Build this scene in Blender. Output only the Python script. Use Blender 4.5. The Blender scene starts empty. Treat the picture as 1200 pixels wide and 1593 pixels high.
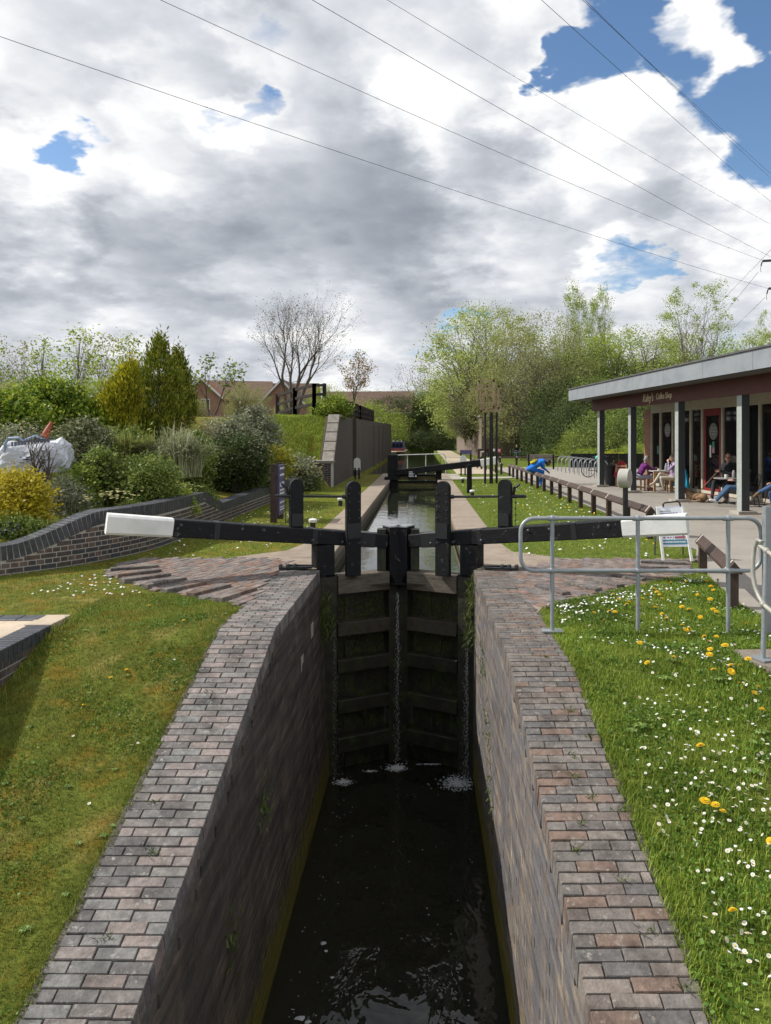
import bpy, bmesh, math, random
import numpy as np
from mathutils import Vector, Matrix, Euler

R = math.radians
scene = bpy.context.scene
col = scene.collection

# ---------------------------------------------------------------- camera
F, U0, V0, CH = 1130.0, 656.0, 682.0, 1.87      # focal length in photo pixels, vanishing point, eye height over the lock side
cam_d = bpy.data.cameras.new('camera')
cam = bpy.data.objects.new('camera', cam_d)
col.objects.link(cam)
cam.location = (0, 0, CH)
cam.rotation_euler = (R(90), 0, 0)
cam_d.sensor_fit = 'VERTICAL'
cam_d.sensor_height = 36.0
cam_d.lens = 36.0 * F / 1593.0
cam_d.shift_x = -(U0 - 600) / 1593.0
cam_d.shift_y = -(796.5 - V0) / 1593.0
cam_d.clip_start = 0.1
cam_d.clip_end = 4000
scene.camera = cam

# ---------------------------------------------------------------- exposure
vs = scene.view_settings
vs.view_transform = 'Standard'
vs.look = 'None'
vs.exposure = 0.0
vs.gamma = 1.0
vs.use_curve_mapping = False
scene.cycles.max_bounces = 6
scene.cycles.diffuse_bounces = 3
scene.cycles.glossy_bounces = 3
scene.cycles.transmission_bounces = 4
scene.cycles.transparent_max_bounces = 8
scene.cycles.use_denoising = True
scene.cycles.use_adaptive_sampling = True
scene.cycles.adaptive_threshold = 0.02
scene.cycles.adaptive_min_samples = 12
scene.cycles.caustics_reflective = False
scene.cycles.caustics_refractive = False

# ---------------------------------------------------------------- node helpers
def nd(nt, t, ins=None, **kw):
 n = nt.nodes.new(t)
 for k, v in kw.items():
  setattr(n, k, v)
 for k, v in (ins or {}).items():
  s = n.inputs[k]
  if hasattr(v, 'is_output') or isinstance(v, bpy.types.NodeSocket):
   nt.links.new(v, s)
  else:
   s.default_value = v
 return n

def mth(nt, op, a, b=None, c=None, clamp=False):
 n = nt.nodes.new('ShaderNodeMath')
 n.operation = op
 n.use_clamp = clamp
 for i, v in enumerate((a, b, c)):
  if v is None:
   continue
  if isinstance(v, bpy.types.NodeSocket):
   nt.links.new(v, n.inputs[i])
  else:
   n.inputs[i].default_value = v
 return n.outputs[0]

def mapr(nt, v, a, b, c=0.0, d=1.0, smooth=True):
 n = nt.nodes.new('ShaderNodeMapRange')
 n.interpolation_type = 'SMOOTHSTEP' if smooth else 'LINEAR'
 nt.links.new(v, n.inputs[0])
 for i, x in enumerate((a, b, c, d)):
  n.inputs[i + 1].default_value = x
 return n.outputs[0]

def mixc(nt, f, a, b, mode='MIX'):
 n = nt.nodes.new('ShaderNodeMix')
 n.data_type = 'RGBA'
 n.blend_type = mode
 for i, v in ((0, f), (6, a), (7, b)):
  if isinstance(v, bpy.types.NodeSocket):
   nt.links.new(v, n.inputs[i])
  else:
   n.inputs[i].default_value = v if i == 0 else (tuple(v) + (1,))[:4]
 return n.outputs[2]

def ramp(nt, fac, stops, interp='LINEAR'):
 n = nt.nodes.new('ShaderNodeValToRGB')
 n.color_ramp.interpolation = interp
 el = n.color_ramp.elements
 while len(el) < len(stops):
  el.new(0.5)
 for e, (p, c) in zip(el, stops):
  e.position = p
  e.color = tuple(c) + (1,)
 nt.links.new(fac, n.inputs[0])
 return n.outputs[0]

# ---------------------------------------------------------------- sun
to_sun = Vector((-0.74, 0.10, 0.70)).normalized()
SUN_EL = math.asin(to_sun.z)
sun_d = bpy.data.lights.new('sun', 'SUN')
sun_d.energy = 4.9
sun_d.angle = R(0.55)
sun_d.color = (1.0, 0.955, 0.88)
sun = bpy.data.objects.new('sun', sun_d)
col.objects.link(sun)
sun.location = to_sun * 60
sun.rotation_euler = (-to_sun).to_track_quat('-Z', 'Y').to_euler()

# ---------------------------------------------------------------- world: clear sky with broken cumulus
def pix_dir(u, v):
 return Vector(((u - U0) / F, 1.0, (V0 - v) / F)).normalized()

world = bpy.data.worlds.new('World')
scene.world = world
world.use_nodes = True
wt = world.node_tree
wt.nodes.clear()
sky = nd(wt, 'ShaderNodeTexSky', sky_type='NISHITA', sun_disc=False)
sky.sun_elevation = SUN_EL
sky.sun_rotation = math.atan2(to_sun.x, to_sun.y)
sky.air_density = 1.0
sky.dust_density = 0.6
sky.ozone_density = 1.6
geo = nd(wt, 'ShaderNodeTexCoord')
dirn = nd(wt, 'ShaderNodeVectorMath', {0: geo.outputs['Generated']}, operation='NORMALIZE').outputs[0]
sep = nd(wt, 'ShaderNodeSeparateXYZ', {0: dirn})
zc = mth(wt, 'MAXIMUM', sep.outputs[2], 0.0)
inv = mth(wt, 'DIVIDE', 1.0, mth(wt, 'ADD', zc, 0.30))
pv = nd(wt, 'ShaderNodeVectorMath', {0: dirn, 'Scale': inv}, operation='SCALE').outputs[0]
pv = nd(wt, 'ShaderNodeVectorMath', {0: pv, 1: (1.0, 1.0, 1.75)}, operation='MULTIPLY').outputs[0]
def fbm(vec, scale, detail=8, rough=0.55, dist=0.0):
 n = nd(wt, 'ShaderNodeTexNoise', {'Vector': vec, 'Scale': scale, 'Detail': detail, 'Roughness': rough, 'Distortion': dist})
 return n.outputs[0]
offs = nd(wt, 'ShaderNodeVectorMath', {0: pv, 1: (3.7, 1.9, 0.4)}, operation='ADD').outputs[0]
def billow(vec, scale):
 v = nd(wt, 'ShaderNodeTexVoronoi', {'Vector': vec, 'Scale': scale, 'Detail': 2.0, 'Roughness': 0.6, 'Lacunarity': 2.6}, feature='F1', normalize=True)
 return v.outputs['Distance']
wob = nd(wt, 'ShaderNodeTexNoise', {'Vector': offs, 'Scale': 4.2, 'Detail': 5, 'Roughness': 0.58})
wv = nd(wt, 'ShaderNodeVectorMath', {0: wob.outputs['Color'], 1: (0.5, 0.5, 0.5)}, operation='SUBTRACT').outputs[0]
wpos = nd(wt, 'ShaderNodeVectorMath', {0: offs, 1: nd(wt, 'ShaderNodeVectorMath', {0: wv, 'Scale': 0.16}, operation='SCALE').outputs[0]}, operation='ADD').outputs[0]
def dens(vec, det=7):
 return mth(wt, 'SUBTRACT', fbm(vec, 1.25, det, 0.53, 0.0), mth(wt, 'MULTIPLY', billow(vec, 2.7), 0.26))
n1 = dens(wpos)
lit = nd(wt, 'ShaderNodeVectorMath', {0: wpos, 1: (-0.05, 0.0, 0.15)}, operation='ADD').outputs[0]
n2 = dens(lit, 4)
wdir = nd(wt, 'ShaderNodeVectorMath', {0: dirn, 1: nd(wt, 'ShaderNodeVectorMath', {0: wv, 'Scale': 0.26}, operation='SCALE').outputs[0]}, operation='ADD').outputs[0]
wdir = nd(wt, 'ShaderNodeVectorMath', {0: wdir}, operation='NORMALIZE').outputs[0]
def blob(u, v, rad, amp):
 d = pix_dir(u, v)
 dot = nd(wt, 'ShaderNodeVectorMath', {0: wdir, 1: d}, operation='DOT_PRODUCT').outputs['Value']
 return mapr(wt, dot, math.cos(rad / F), 1.0, 0.0, amp)
def total(terms, base):
 s = base
 for t in terms:
  s = mth(wt, 'ADD', s, t)
 return s
# gaps of blue, banks of cloud and thicker grey undersides, where the photographed sky has them
cover = total([blob(1160, 130, 170, -0.36), blob(1000, 40, 110, -0.28), blob(890, 100, 90, -0.34), blob(965, 415, 66, -0.28), blob(690, 493, 50, -0.24),
               blob(235, 205, 70, -0.27), blob(120, 228, 64, -0.22), blob(395, 178, 52, -0.31), blob(375, 75, 74, -0.27), blob(130, 295, 84, -0.24), blob(860, 60, 70, -.2),
               blob(940, 250, 240, 0.18), blob(1110, 25, 90, 0.30), blob(500, 260, 420, 0.12), blob(650, 90, 260, 0.12), blob(250, 480, 300, 0.10)], n1)
cover = mth(wt, 'ADD', cover, mapr(wt, sep.outputs[2], 0.13, 0.0, 0.0, 0.22))
mask = mapr(wt, cover, 0.25, 0.375)
slope = mth(wt, 'MULTIPLY', mth(wt, 'SUBTRACT', n1, n2), 1.9)
thick = total([blob(450, 275, 230, 0.17), blob(660, 300, 190, 0.15), blob(250, 310, 150, 0.14), blob(60, 370, 130, 0.15), blob(210, 385, 110, 0.10), blob(640, 410, 140, 0.14),
               blob(400, 450, 180, 0.14), blob(60, 480, 150, 0.12), blob(1010, 260, 130, 0.16), blob(1100, 430, 140, 0.20), blob(250, 90, 190, 0.12), blob(820, 480, 150, .10), blob(230, 420, 150, .08),
               blob(660, 165, 90, -0.22), blob(880, 190, 130, -0.20), blob(970, 140, 110, -0.18), blob(560, 70, 180, -0.13), blob(340, 175, 160, -0.10), blob(60, 310, 110, -0.24),
               blob(320, 375, 150, -0.14), blob(760, 390, 120, -0.18), blob(1130, 360, 130, -0.14), blob(480, 505, 150, -0.10), blob(1120, 30, 100, -0.24)],
              mapr(wt, cover, 0.36, 0.66, 0.0, 0.20, False))
bright = mth(wt, 'SUBTRACT', mth(wt, 'ADD', 0.87, slope), thick)
bright = mth(wt, 'ADD', bright, mth(wt, 'MULTIPLY', mth(wt, 'SUBTRACT', wob.outputs[0], 0.5), 0.95))
bright = mapr(wt, bright, 0.02, 1.02, 0.0, 1.0, False)
ccol = ramp(wt, bright, [(0.0, (0.26, 0.285, 0.335)), (0.25, (0.35, 0.38, 0.43)), (0.5, (0.49, 0.52, 0.575)), (0.72, (0.70, 0.725, 0.77)), (0.9, (0.95, 0.955, 0.96)), (1.0, (1.04, 1.035, 1.02))])
bg1 = nd(wt, 'ShaderNodeBackground', {'Color': nd(wt, 'ShaderNodeHueSaturation', {'Color': sky.outputs[0], 'Saturation': 1.12}).outputs[0], 'Strength': 0.15})
bg2 = nd(wt, 'ShaderNodeBackground', {'Color': ccol, 'Strength': 1.05})
mx = nd(wt, 'ShaderNodeMixShader', {0: mask, 1: bg1.outputs[0], 2: bg2.outputs[0]})
nd(wt, 'ShaderNodeOutputWorld', {0: mx.outputs[0]})
try:
 world.cycles.sampling_method = 'MANUAL'
 world.cycles.sample_map_resolution = 512
except Exception:
 pass

# ---------------------------------------------------------------- scene helpers
def G(u, v, z=0.0):
 """point of the level z that the photo shows at (u, v)"""
 d = (CH - z) * F / (v - V0)
 return Vector(((u - U0) * d / F, d, z))

def P(u, v, d):
 return Vector(((u - U0) * d / F, d, CH - (v - V0) * d / F))

def tag(o, label=None, cat=None, group=None, kind=None):
 if label: o['label'] = label
 if cat: o['category'] = cat
 if group: o['group'] = group
 if kind: o['kind'] = kind
 return o

def adopt(o, parent):
 o.parent = parent
 o.matrix_parent_inverse = Matrix.Translation(-Vector(parent.location)) if parent.type == 'EMPTY' and parent.rotation_euler.z == 0 else parent.matrix_basis.inverted()
 return o

def thing(name, label, cat, loc=(0, 0, 0), group=None):
 o = bpy.data.objects.new(name, None)
 o.empty_display_size = 0.1
 col.objects.link(o)
 o.location = loc
 return tag(o, label, cat, group)

def link(name, me, parent=None, kind=None):
 o = bpy.data.objects.new(name, me)
 col.objects.link(o)
 if parent is not None:
  adopt(o, parent)
 if kind:
  o['kind'] = kind
 return o

def copy_tree(o, loc=None, rz=None, scale=None, parent=None):
 c = o.copy()
 col.objects.link(c)
 if parent is not None:
  c.parent = parent
 if loc is not None: c.location = loc
 if rz is not None: c.rotation_euler = (0, 0, rz)
 if scale is not None: c.scale = scale if hasattr(scale, '__len__') else (scale,) * 3
 for ch in list(o.children):
  copy_tree(ch, parent=c)
 return c

def basis(d, up=Vector((0, 0, 1))):
 d = Vector(d).normalized()
 if abs(d.dot(up)) > 0.99:
  up = Vector((0, 1, 0))
 s = d.cross(up).normalized()
 return s, s.cross(d).normalized(), d

class MB:
 def __init__(self):
  self.v, self.f, self.m = [], [], []
 def add(self, vs, fs, mi=0):
  o = len(self.v)
  self.v += [tuple(p) for p in vs]
  self.f += [tuple(i + o for i in f) for f in fs]
  self.m += [mi] * len(fs)
  return self
 def box(self, c, s, rot=None, mi=0, taper=1.0):
  hx, hy, hz = s[0] / 2, s[1] / 2, s[2] / 2
  vs = [Vector((x * (taper if z > 0 else 1), y * (taper if z > 0 else 1), z)) for z in (-hz, hz) for x, y in ((-hx, -hy), (hx, -hy), (hx, hy), (-hx, hy))]
  if rot is not None:
   m = rot if isinstance(rot, Matrix) else Euler(rot).to_matrix()
   vs = [m @ v for v in vs]
  c = Vector(c)
  return self.add([v + c for v in vs], [(3, 2, 1, 0), (4, 5, 6, 7), (0, 1, 5, 4), (1, 2, 6, 5), (2, 3, 7, 6), (3, 0, 4, 7)], mi)
 def bbox(self, lo, hi, mi=0):
  lo, hi = Vector(lo), Vector(hi)
  return self.box((lo + hi) / 2, hi - lo, mi=mi)
 def bar(self, a, b, w, h, mi=0, w2=None, h2=None, ch=0.0):
  """box beam from a to b, w wide, h deep; ch chamfers its four long edges"""
  a, b = Vector(a), Vector(b)
  s, u, d = basis(b - a)
  w2, h2 = w2 or w, h2 or h
  def ring(p, w, h):
   x, y = w / 2, h / 2
   if ch <= 0:
    return [p + s * i + u * j for i, j in ((-x, -y), (x, -y), (x, y), (-x, y))]
   return [p + s * i + u * j for i, j in ((-x + ch, -y), (x - ch, -y), (x, -y + ch), (x, y - ch), (x - ch, y), (-x + ch, y), (-x, y - ch), (-x, -y + ch))]
  r0, r1 = ring(a, w, h), ring(b, w2, h2)
  n = len(r0)
  return self.add(r0 + r1, [tuple(range(n))[::-1], tuple(range(n, 2 * n))] + [(i, (i + 1) % n, n + (i + 1) % n, n + i) for i in range(n)], mi)
 def tube(self, pts, r, n=8, mi=0, cap=True):
  pts = [Vector(p) for p in pts]
  rs = r if hasattr(r, '__len__') else [r] * len(pts)
  vs, fs = [], []
  ref = None
  for i, p in enumerate(pts):
   d = (pts[min(i + 1, len(pts) - 1)] - pts[max(i - 1, 0)])
   if d.length < 1e-9: d = Vector((0, 0, 1))
   d.normalize()
   if ref is None:
    s, u, _ = basis(d)
   else:
    s = (ref - d * ref.dot(d))
    s = s.normalized() if s.length > 1e-6 else basis(d)[0]
    u = s.cross(d)
   ref = s
   for k in range(n):
    a = 2 * math.pi * k / n
    vs.append(p + (s * math.cos(a) + u * math.sin(a)) * rs[i])
  for i in range(len(pts) - 1):
   for k in range(n):
    a, b = i * n + k, i * n + (k + 1) % n
    fs.append((a, a + n, b + n, b))
  if cap:
   fs.append(tuple(range(n)))
   fs.append(tuple(range((len(pts) - 1) * n, len(pts) * n))[::-1])
  return self.add(vs, fs, mi)
 def lathe(self, prof, c=(0, 0, 0), n=16, mi=0, axis=(0, 0, 1)):
  s, u, d = basis(axis)
  c = Vector(c)
  vs, fs = [], []
  for r, h in prof:
   for k in range(n):
    a = 2 * math.pi * k / n
    vs.append(c + s * (r * math.cos(a)) + u * (r * math.sin(a)) + d * h)
  for i in range(len(prof) - 1):
   for k in range(n):
    a, b = i * n + k, i * n + (k + 1) % n
    fs.append((a, a + n, b + n, b))
  fs.append(tuple(range(n)))
  fs.append(tuple(range((len(prof) - 1) * n, len(prof) * n))[::-1])
  return self.add(vs, fs, mi)
 def prism(self, poly, a, b, mi=0):
  """poly: 3-D outline; extruded from itself+a to itself+b"""
  n = len(poly)
  a, b = Vector(a), Vector(b)
  vs = [Vector(p) + a for p in poly] + [Vector(p) + b for p in poly]
  return self.add(vs, [tuple(range(n))[::-1], tuple(range(n, 2 * n))] + [(i, (i + 1) % n, n + (i + 1) % n, n + i) for i in range(n)], mi)
 def ellipsoid(self, c, r, n=12, m=8, mi=0, rot=None):
  vs, fs = [], []
  M = Euler(rot).to_matrix() if rot is not None else Matrix.Identity(3)
  c = Vector(c)
  for i in range(m + 1):
   t = math.pi * i / m
   for k in range(n):
    a = 2 * math.pi * k / n
    vs.append(c + M @ Vector((r[0] * math.sin(t) * math.cos(a), r[1] * math.sin(t) * math.sin(a), r[2] * math.cos(t))))
  for i in range(m):
   for k in range(n):
    a, b = i * n + k, i * n + (k + 1) % n
    fs.append((a, a + n, b + n, b))
  return self.add(vs, fs, mi)
 def mesh(self, name, mats, smooth=False):
  me = bpy.data.meshes.new(name)
  me.from_pydata(self.v, [], self.f)
  for mt in (mats if isinstance(mats, (list, tuple)) else [mats]):
   me.materials.append(mt)
  if any(self.m):
   me.polygons.foreach_set('material_index', self.m)
  bm = bmesh.new()
  bm.from_mesh(me)
  bmesh.ops.recalc_face_normals(bm, faces=bm.faces)
  bm.to_mesh(me)
  bm.free()
  if smooth:
   me.polygons.foreach_set('use_smooth', [True] * len(me.polygons))
   try:
    me.set_sharp_from_angle(angle=R(40))
   except Exception:
    pass
  me.update()
  return me
 def build(self, name, mats, parent=None, smooth=False, kind=None):
  return link(name, self.mesh(name, mats, smooth), parent, kind)

def np_mesh(name, V, Fc, mats, mi=None, smooth=False):
 """mesh straight from arrays; Fc is (n, k) with one k for all faces"""
 me = bpy.data.meshes.new(name)
 n, k = Fc.shape
 me.vertices.add(len(V))
 me.vertices.foreach_set('co', np.ascontiguousarray(V, dtype=np.float32).ravel())
 me.loops.add(n * k)
 me.loops.foreach_set('vertex_index', np.ascontiguousarray(Fc, dtype=np.int32).ravel())
 me.polygons.add(n)
 me.polygons.foreach_set('loop_start', np.arange(0, n * k, k, dtype=np.int32))
 try:
  me.polygons.foreach_set('loop_total', np.full(n, k, dtype=np.int32))
 except Exception:
  pass
 for mt in (mats if isinstance(mats, (list, tuple)) else [mats]):
  me.materials.append(mt)
 if mi is not None:
  me.polygons.foreach_set('material_index', np.ascontiguousarray(mi, dtype=np.int32))
 me.polygons.foreach_set('use_smooth', np.full(n, smooth, dtype=bool))
 me.update(calc_edges=True)
 return me

# ---------------------------------------------------------------- materials
MATS = {}
def new_mat(name):
 m = bpy.data.materials.new(name)
 m.use_nodes = True
 nt = m.node_tree
 b = nt.nodes['Principled BSDF']
 MATS[name] = m
 return m, nt, b

def rand01(nt):
 """one random number per object and per loose piece"""
 oi = nd(nt, 'ShaderNodeObjectInfo').outputs['Random']
 gi = nd(nt, 'ShaderNodeNewGeometry').outputs['Random Per Island']
 return mth(nt, 'FRACT', mth(nt, 'ADD', oi, mth(nt, 'MULTIPLY', gi, 7.31)))

def pm(name, cols, scale=6.0, rough=0.75, bump=0.0, bscale=60.0, rnd=0.0, spec=0.35, metal=0.0, pick=False, stretch=(1, 1, 1), detail=6, fleck=None, rrough=0.0):
 """procedural paint, stone, wood: a noise through colours, per-piece variation, fine relief"""
 m, nt, b = new_mat(name)
 pos = nd(nt, 'ShaderNodeNewGeometry').outputs['Position']
 vec = nd(nt, 'ShaderNodeVectorMath', {0: pos, 1: stretch}, operation='MULTIPLY').outputs[0]
 nz = nd(nt, 'ShaderNodeTexNoise', {'Vector': vec, 'Scale': scale, 'Detail': detail, 'Roughness': 0.62}).outputs[0]
 if len(cols) == 1:
  c = cols[0]
  cols = [tuple(x * 0.78 for x in c), c, tuple(min(1, x * 1.18) for x in c)]
 if pick:
  r0 = rand01(nt)
  c = ramp(nt, r0, [(i / len(cols), x) for i, x in enumerate(cols)], 'CONSTANT')
  nz9 = nd(nt, 'ShaderNodeTexNoise', {'Vector': vec, 'Scale': scale * 5, 'Detail': 6, 'Roughness': 0.7}).outputs[0]
  c = mixc(nt, 1.0, c, ramp(nt, mapr(nt, nz9, 0.3, 0.72, 0, 1, False), [(0, (0.66,) * 3), (1, (1.32,) * 3)]), 'MULTIPLY')
  c = mixc(nt, 1.0, c, ramp(nt, mapr(nt, nz, 0.3, 0.72, 0, 1, False), [(0, (0.5,) * 3), (0.5, (1.0,) * 3), (1, (1.4,) * 3)]), 'MULTIPLY')
 else:
  t = mapr(nt, nz, 0.28, 0.72, 0, 1, False)
  c = ramp(nt, t, [(i / max(1, len(cols) - 1), x) for i, x in enumerate(cols)])
 if rnd > 0:
  r1 = rand01(nt)
  k = mapr(nt, r1, 0, 1, 1 - rnd, 1 + rnd, False)
  hs = nd(nt, 'ShaderNodeHueSaturation', {'Color': c, 'Value': k})
  c = hs.outputs[0]
 if fleck:
  fl = nd(nt, 'ShaderNodeTexNoise', {'Vector': pos, 'Scale': fleck[1], 'Detail': 4, 'Roughness': 0.7}).outputs[0]
  c = mixc(nt, mapr(nt, fl, fleck[2] - .03, fleck[2] + 0.09), c, fleck[0])
 nt.links.new(c, b.inputs['Base Color'])
 b.inputs['Roughness'].default_value = rough
 if rrough:
  nt.links.new(mapr(nt, nz, 0.3, 0.7, rough - rrough, rough + rrough, False), b.inputs['Roughness'])
 b.inputs['Specular IOR Level'].default_value = spec
 b.inputs['Metallic'].default_value = metal
 if bump > 0:
  bn = nd(nt, 'ShaderNodeTexNoise', {'Vector': vec, 'Scale': bscale, 'Detail': 5, 'Roughness': 0.65}).outputs[0]
  bp = nd(nt, 'ShaderNodeBump', {'Height': bn, 'Strength': bump, 'Distance': 0.02})
  nt.links.new(bp.outputs[0], b.inputs['Normal'])
 return m

def leafmat(name, c1, c2, c3=None, trans=0.35, rough=0.55, dry=None, gain=1.5):
 m, nt, b = new_mat(name)
 r0 = rand01(nt)
 c1, c2 = [tuple(min(.8, x * gain) for x in q) for q in (c1, c2)]
 c3 = c3 and tuple(min(.8, x * gain) for x in c3)
 stops = [(0.0, c1), (1.0, c2)] if c3 is None else [(0.0, c1), (0.55, c2), (1.0, c3)]
 c = ramp(nt, r0, stops)
 pos = nd(nt, 'ShaderNodeNewGeometry').outputs['Position']
 nz = nd(nt, 'ShaderNodeTexNoise', {'Vector': pos, 'Scale': 0.8, 'Detail': 3}).outputs[0]
 c = mixc(nt, 1.0, c, ramp(nt, mapr(nt, nz, 0.3, 0.7, 0, 1, False), [(0, (0.72,) * 3), (1, (1.25,) * 3)]), 'MULTIPLY')
 if dry:
  nz2 = nd(nt, 'ShaderNodeTexNoise', {'Vector': pos, 'Scale': dry[1], 'Detail': 8, 'Roughness': .7}).outputs[0]
  c = mixc(nt, mapr(nt, nz2, dry[2] - .05, dry[2] + 0.22, 0, .75), c, dry[0])
 nt.links.new(c, b.inputs['Base Color'])
 b.inputs['Roughness'].default_value = rough
 b.inputs['Specular IOR Level'].default_value = 0.25
 tr = nd(nt, 'ShaderNodeBsdfTranslucent', {'Color': c})
 out = nt.nodes['Material Output']
 ms = nd(nt, 'ShaderNodeMixShader', {0: trans, 1: b.outputs[0], 2: tr.outputs[0]})
 nt.links.new(ms.outputs[0], out.inputs[0])
 return m

def plain(name, c, rough=0.5, spec=0.4, metal=0.0):
 return pm(name, [tuple(x * 0.9 for x in c), c, tuple(min(1, x * 1.07) for x in c)], 9, rough, 0, 1, 0, spec, metal)

# brick, stone and paving
BRICK_PATH_L = pm('brick_path_grey', [(.188, .164, .152), (.200, .188, .176), (.160, .144, .136), (.220, .184, .168), (.176, .172, .164), (.128, .120, .116), (.208, .176, .164)], 5, .88, .55, 70, .08, pick=True, fleck=((.29, .28, .26), 22, .60))
BRICK_PATH_R = pm('brick_path_red', [(.156, .129, .114), (.167, .148, .135), (.133, .118, .110), (.179, .125, .099), (.148, .133, .122), (.118, .110, .106), (.175, .148, .129), (.160, .141, .125)], 5, .88, .55, 70, .08, pick=True, fleck=((.26, .24, .21), 22, .60))
BRICK_FAN = pm('brick_fan', [(.205, .155, .135), (.225, .145, .115), (.185, .15, .138), (.215, .175, .155), (.15, .135, .13), (.20, .16, .142)], 8, .85, .4, 60, .15, pick=True, fleck=((.44, .40, .36), 20, .72))
BRICK_WALL = pm('brick_blue_brown', [(.10, .078, .07), (.062, .058, .064), (.085, .068, .062), (.125, .085, .068), (.05, .05, .058), (.11, .082, .07)], 14, .6, .35, 60, .22, pick=True, spec=.45)
BRICK_COPE = pm('brick_blue_coping', [(.055, .06, .072), (.07, .073, .085), (.048, .052, .062)], 14, .5, .25, 60, .2, pick=True, spec=.5)
MORTAR = pm('mortar', [(.36, .34, .30), (.44, .41, .37), (.50, .47, .43)], 20, .95, .4, 90)
MORTAR_DARK = pm('mortar_dark', [(.06, .055, .048), (.09, .08, .07), (.13, .12, .10)], 14, .95, .4, 90)
CONCRETE = pm('concrete_coping', [(.210, .164, .126), (.273, .220, .171), (.315, .262, .210)], 3, .9, .35, 50, .06, fleck=((.20, .18, .14), 9, .66))
CONC_GREY = pm('concrete_grey', [(.279, .254, .221), (.353, .320, .279), (.410, .377, .328)], 4, .9, .3, 50, .05)
TARMAC = pm('apron_tarmac', [(.252, .231, .202), (.302, .273, .239), (.336, .307, .269)], 1.3, .93, .35, 160, fleck=((.24, .22, .20), 60, .62))
FLAGS = pm('platform_paving', [(.42, .34, .26), (.50, .41, .31), (.55, .46, .36)], 5, .9, .3, 60, .08)
STONE_WING = pm('wing_stone', [(.17, .155, .135), (.24, .22, .19), (.30, .275, .24)], 5, .9, .5, 40, .1)
# timber and metal
BLACK_WOOD = pm('black_painted_timber', [(.006, .006, .007), (.009, .0095, .011), (.015, .0155, .017)], 10, .62, .35, 26, .1, spec=.22, stretch=(1, 1, 3), fleck=((.15, .15, .14), 12, .65), rrough=.1)
WHITE_WOOD = pm('white_painted_timber', [(.62, .62, .60), (.72, .72, .70), (.77, .77, .75)], 4, .55, .15, 30, .02)
GREY_WOOD = pm('weathered_oak', [(.075, .062, .048), (.125, .105, .083), (.18, .155, .125)], 7, .85, .6, 40, .12, stretch=(1, 1, 4), fleck=((.05, .06, .03), 9, .60))
WET_WOOD = pm('wet_timber', [(.013, .012, .011), (.026, .024, .017), (.039, .041, .019)], 6, .5, .6, 40, .15, fleck=((.035, .05, .012), 5, .56))
BROWN_WOOD = pm('brown_stained_timber', [(.035, .022, .018), (.055, .034, .027), (.075, .047, .037)], 12, .6, .3, 50, .12, stretch=(1, 1, .4))
WARM_WOOD = pm('pale_timber', [(.30, .19, .10), (.38, .25, .14), (.45, .31, .18)], 9, .6, .2, 50, .1)
GREY_BENCH = pm('weathered_bench', [(.15, .13, .115), (.21, .19, .165), (.26, .235, .21)], 9, .8, .3, 50, .1)
GALV = pm('galvanised_steel', [(.232, .255, .273), (.278, .302, .319), (.313, .331, .342)], 13, .46, .12, 50, .03, spec=.5, metal=.35, rrough=.1)
STEEL_SUNLIT = pm('sunlit_post_steel', [(.288, .320, .304), (.352, .384, .368), (.400, .432, .416)], 8, .5, .1, 50, 0, spec=.5, metal=.1)  # paler post steel with the sunlight put into its colour
BLACK_METAL = plain('black_metal', (.016, .017, .019), .42)
DARK_METAL = plain('dark_grey_metal', (.05, .055, .06), .45)
CREAM_BAND = plain('cream_strap', (.62, .57, .48), .6)
LEAD = pm('zinc_fascia', [(.193, .211, .234), (.234, .255, .278), (.269, .286, .310)], 2.2, .5, .1, 30, .03, spec=.5)
MAROON = pm('maroon_board', [(.07, .020, .018), (.088, .025, .022), (.10, .030, .026)], 3, .5, .05, 30)
CREAM_FRAME = pm('cream_frame', [(.42, .38, .30), (.49, .45, .36), (.54, .50, .41)], 6, .5, 0, 1)
RED_PAINT = plain('red_door_paint', (.22, .025, .03), .4)
PURPLE = plain('purple_sign', (.085, .075, .19), .4)
PAPER = plain('white_panel', (.74, .76, .80), .5)
PRINT_WHITE = plain('white_print', (.75, .75, .78), .6)
PRINT_DARK = plain('dark_print', (.12, .13, .20), .6)
PRINT_TEAL = plain('teal_print', (.06, .22, .30), .6)
PRINT_RED = plain('red_print', (.36, .10, .14), .6)
SIGN_CREAM = plain('cream_lettering', (.62, .52, .38), .6)
ROOF_FELT = pm('roof_felt', [(.07, .07, .07), (.10, .10, .10), (.13, .13, .125)], 5, .9, .3, 60)
SOFFIT = plain('soffit', (.10, .095, .09), .8)
BARK = pm('bark', [(.05, .042, .034), (.085, .072, .058), (.12, .105, .085)], 6, .9, .5, 30, .15)
BARK_PALE = pm('bark_pale', [(.13, .115, .09), (.19, .17, .135), (.25, .23, .185)], 6, .9, .4, 30, .15)
SOIL = pm('soil', [(.045, .032, .022), (.07, .052, .036), (.10, .078, .055)], 9, .95, .6, 40)

# dark glass of the shop front
GLASS, _nt, _b = new_mat('shop_glass')
_b.inputs['Base Color'].default_value = (.012, .014, .015, 1)
_b.inputs['Roughness'].default_value = .04
_b.inputs['Specular IOR Level'].default_value = .6
_b.inputs['Alpha'].default_value = .72

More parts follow.
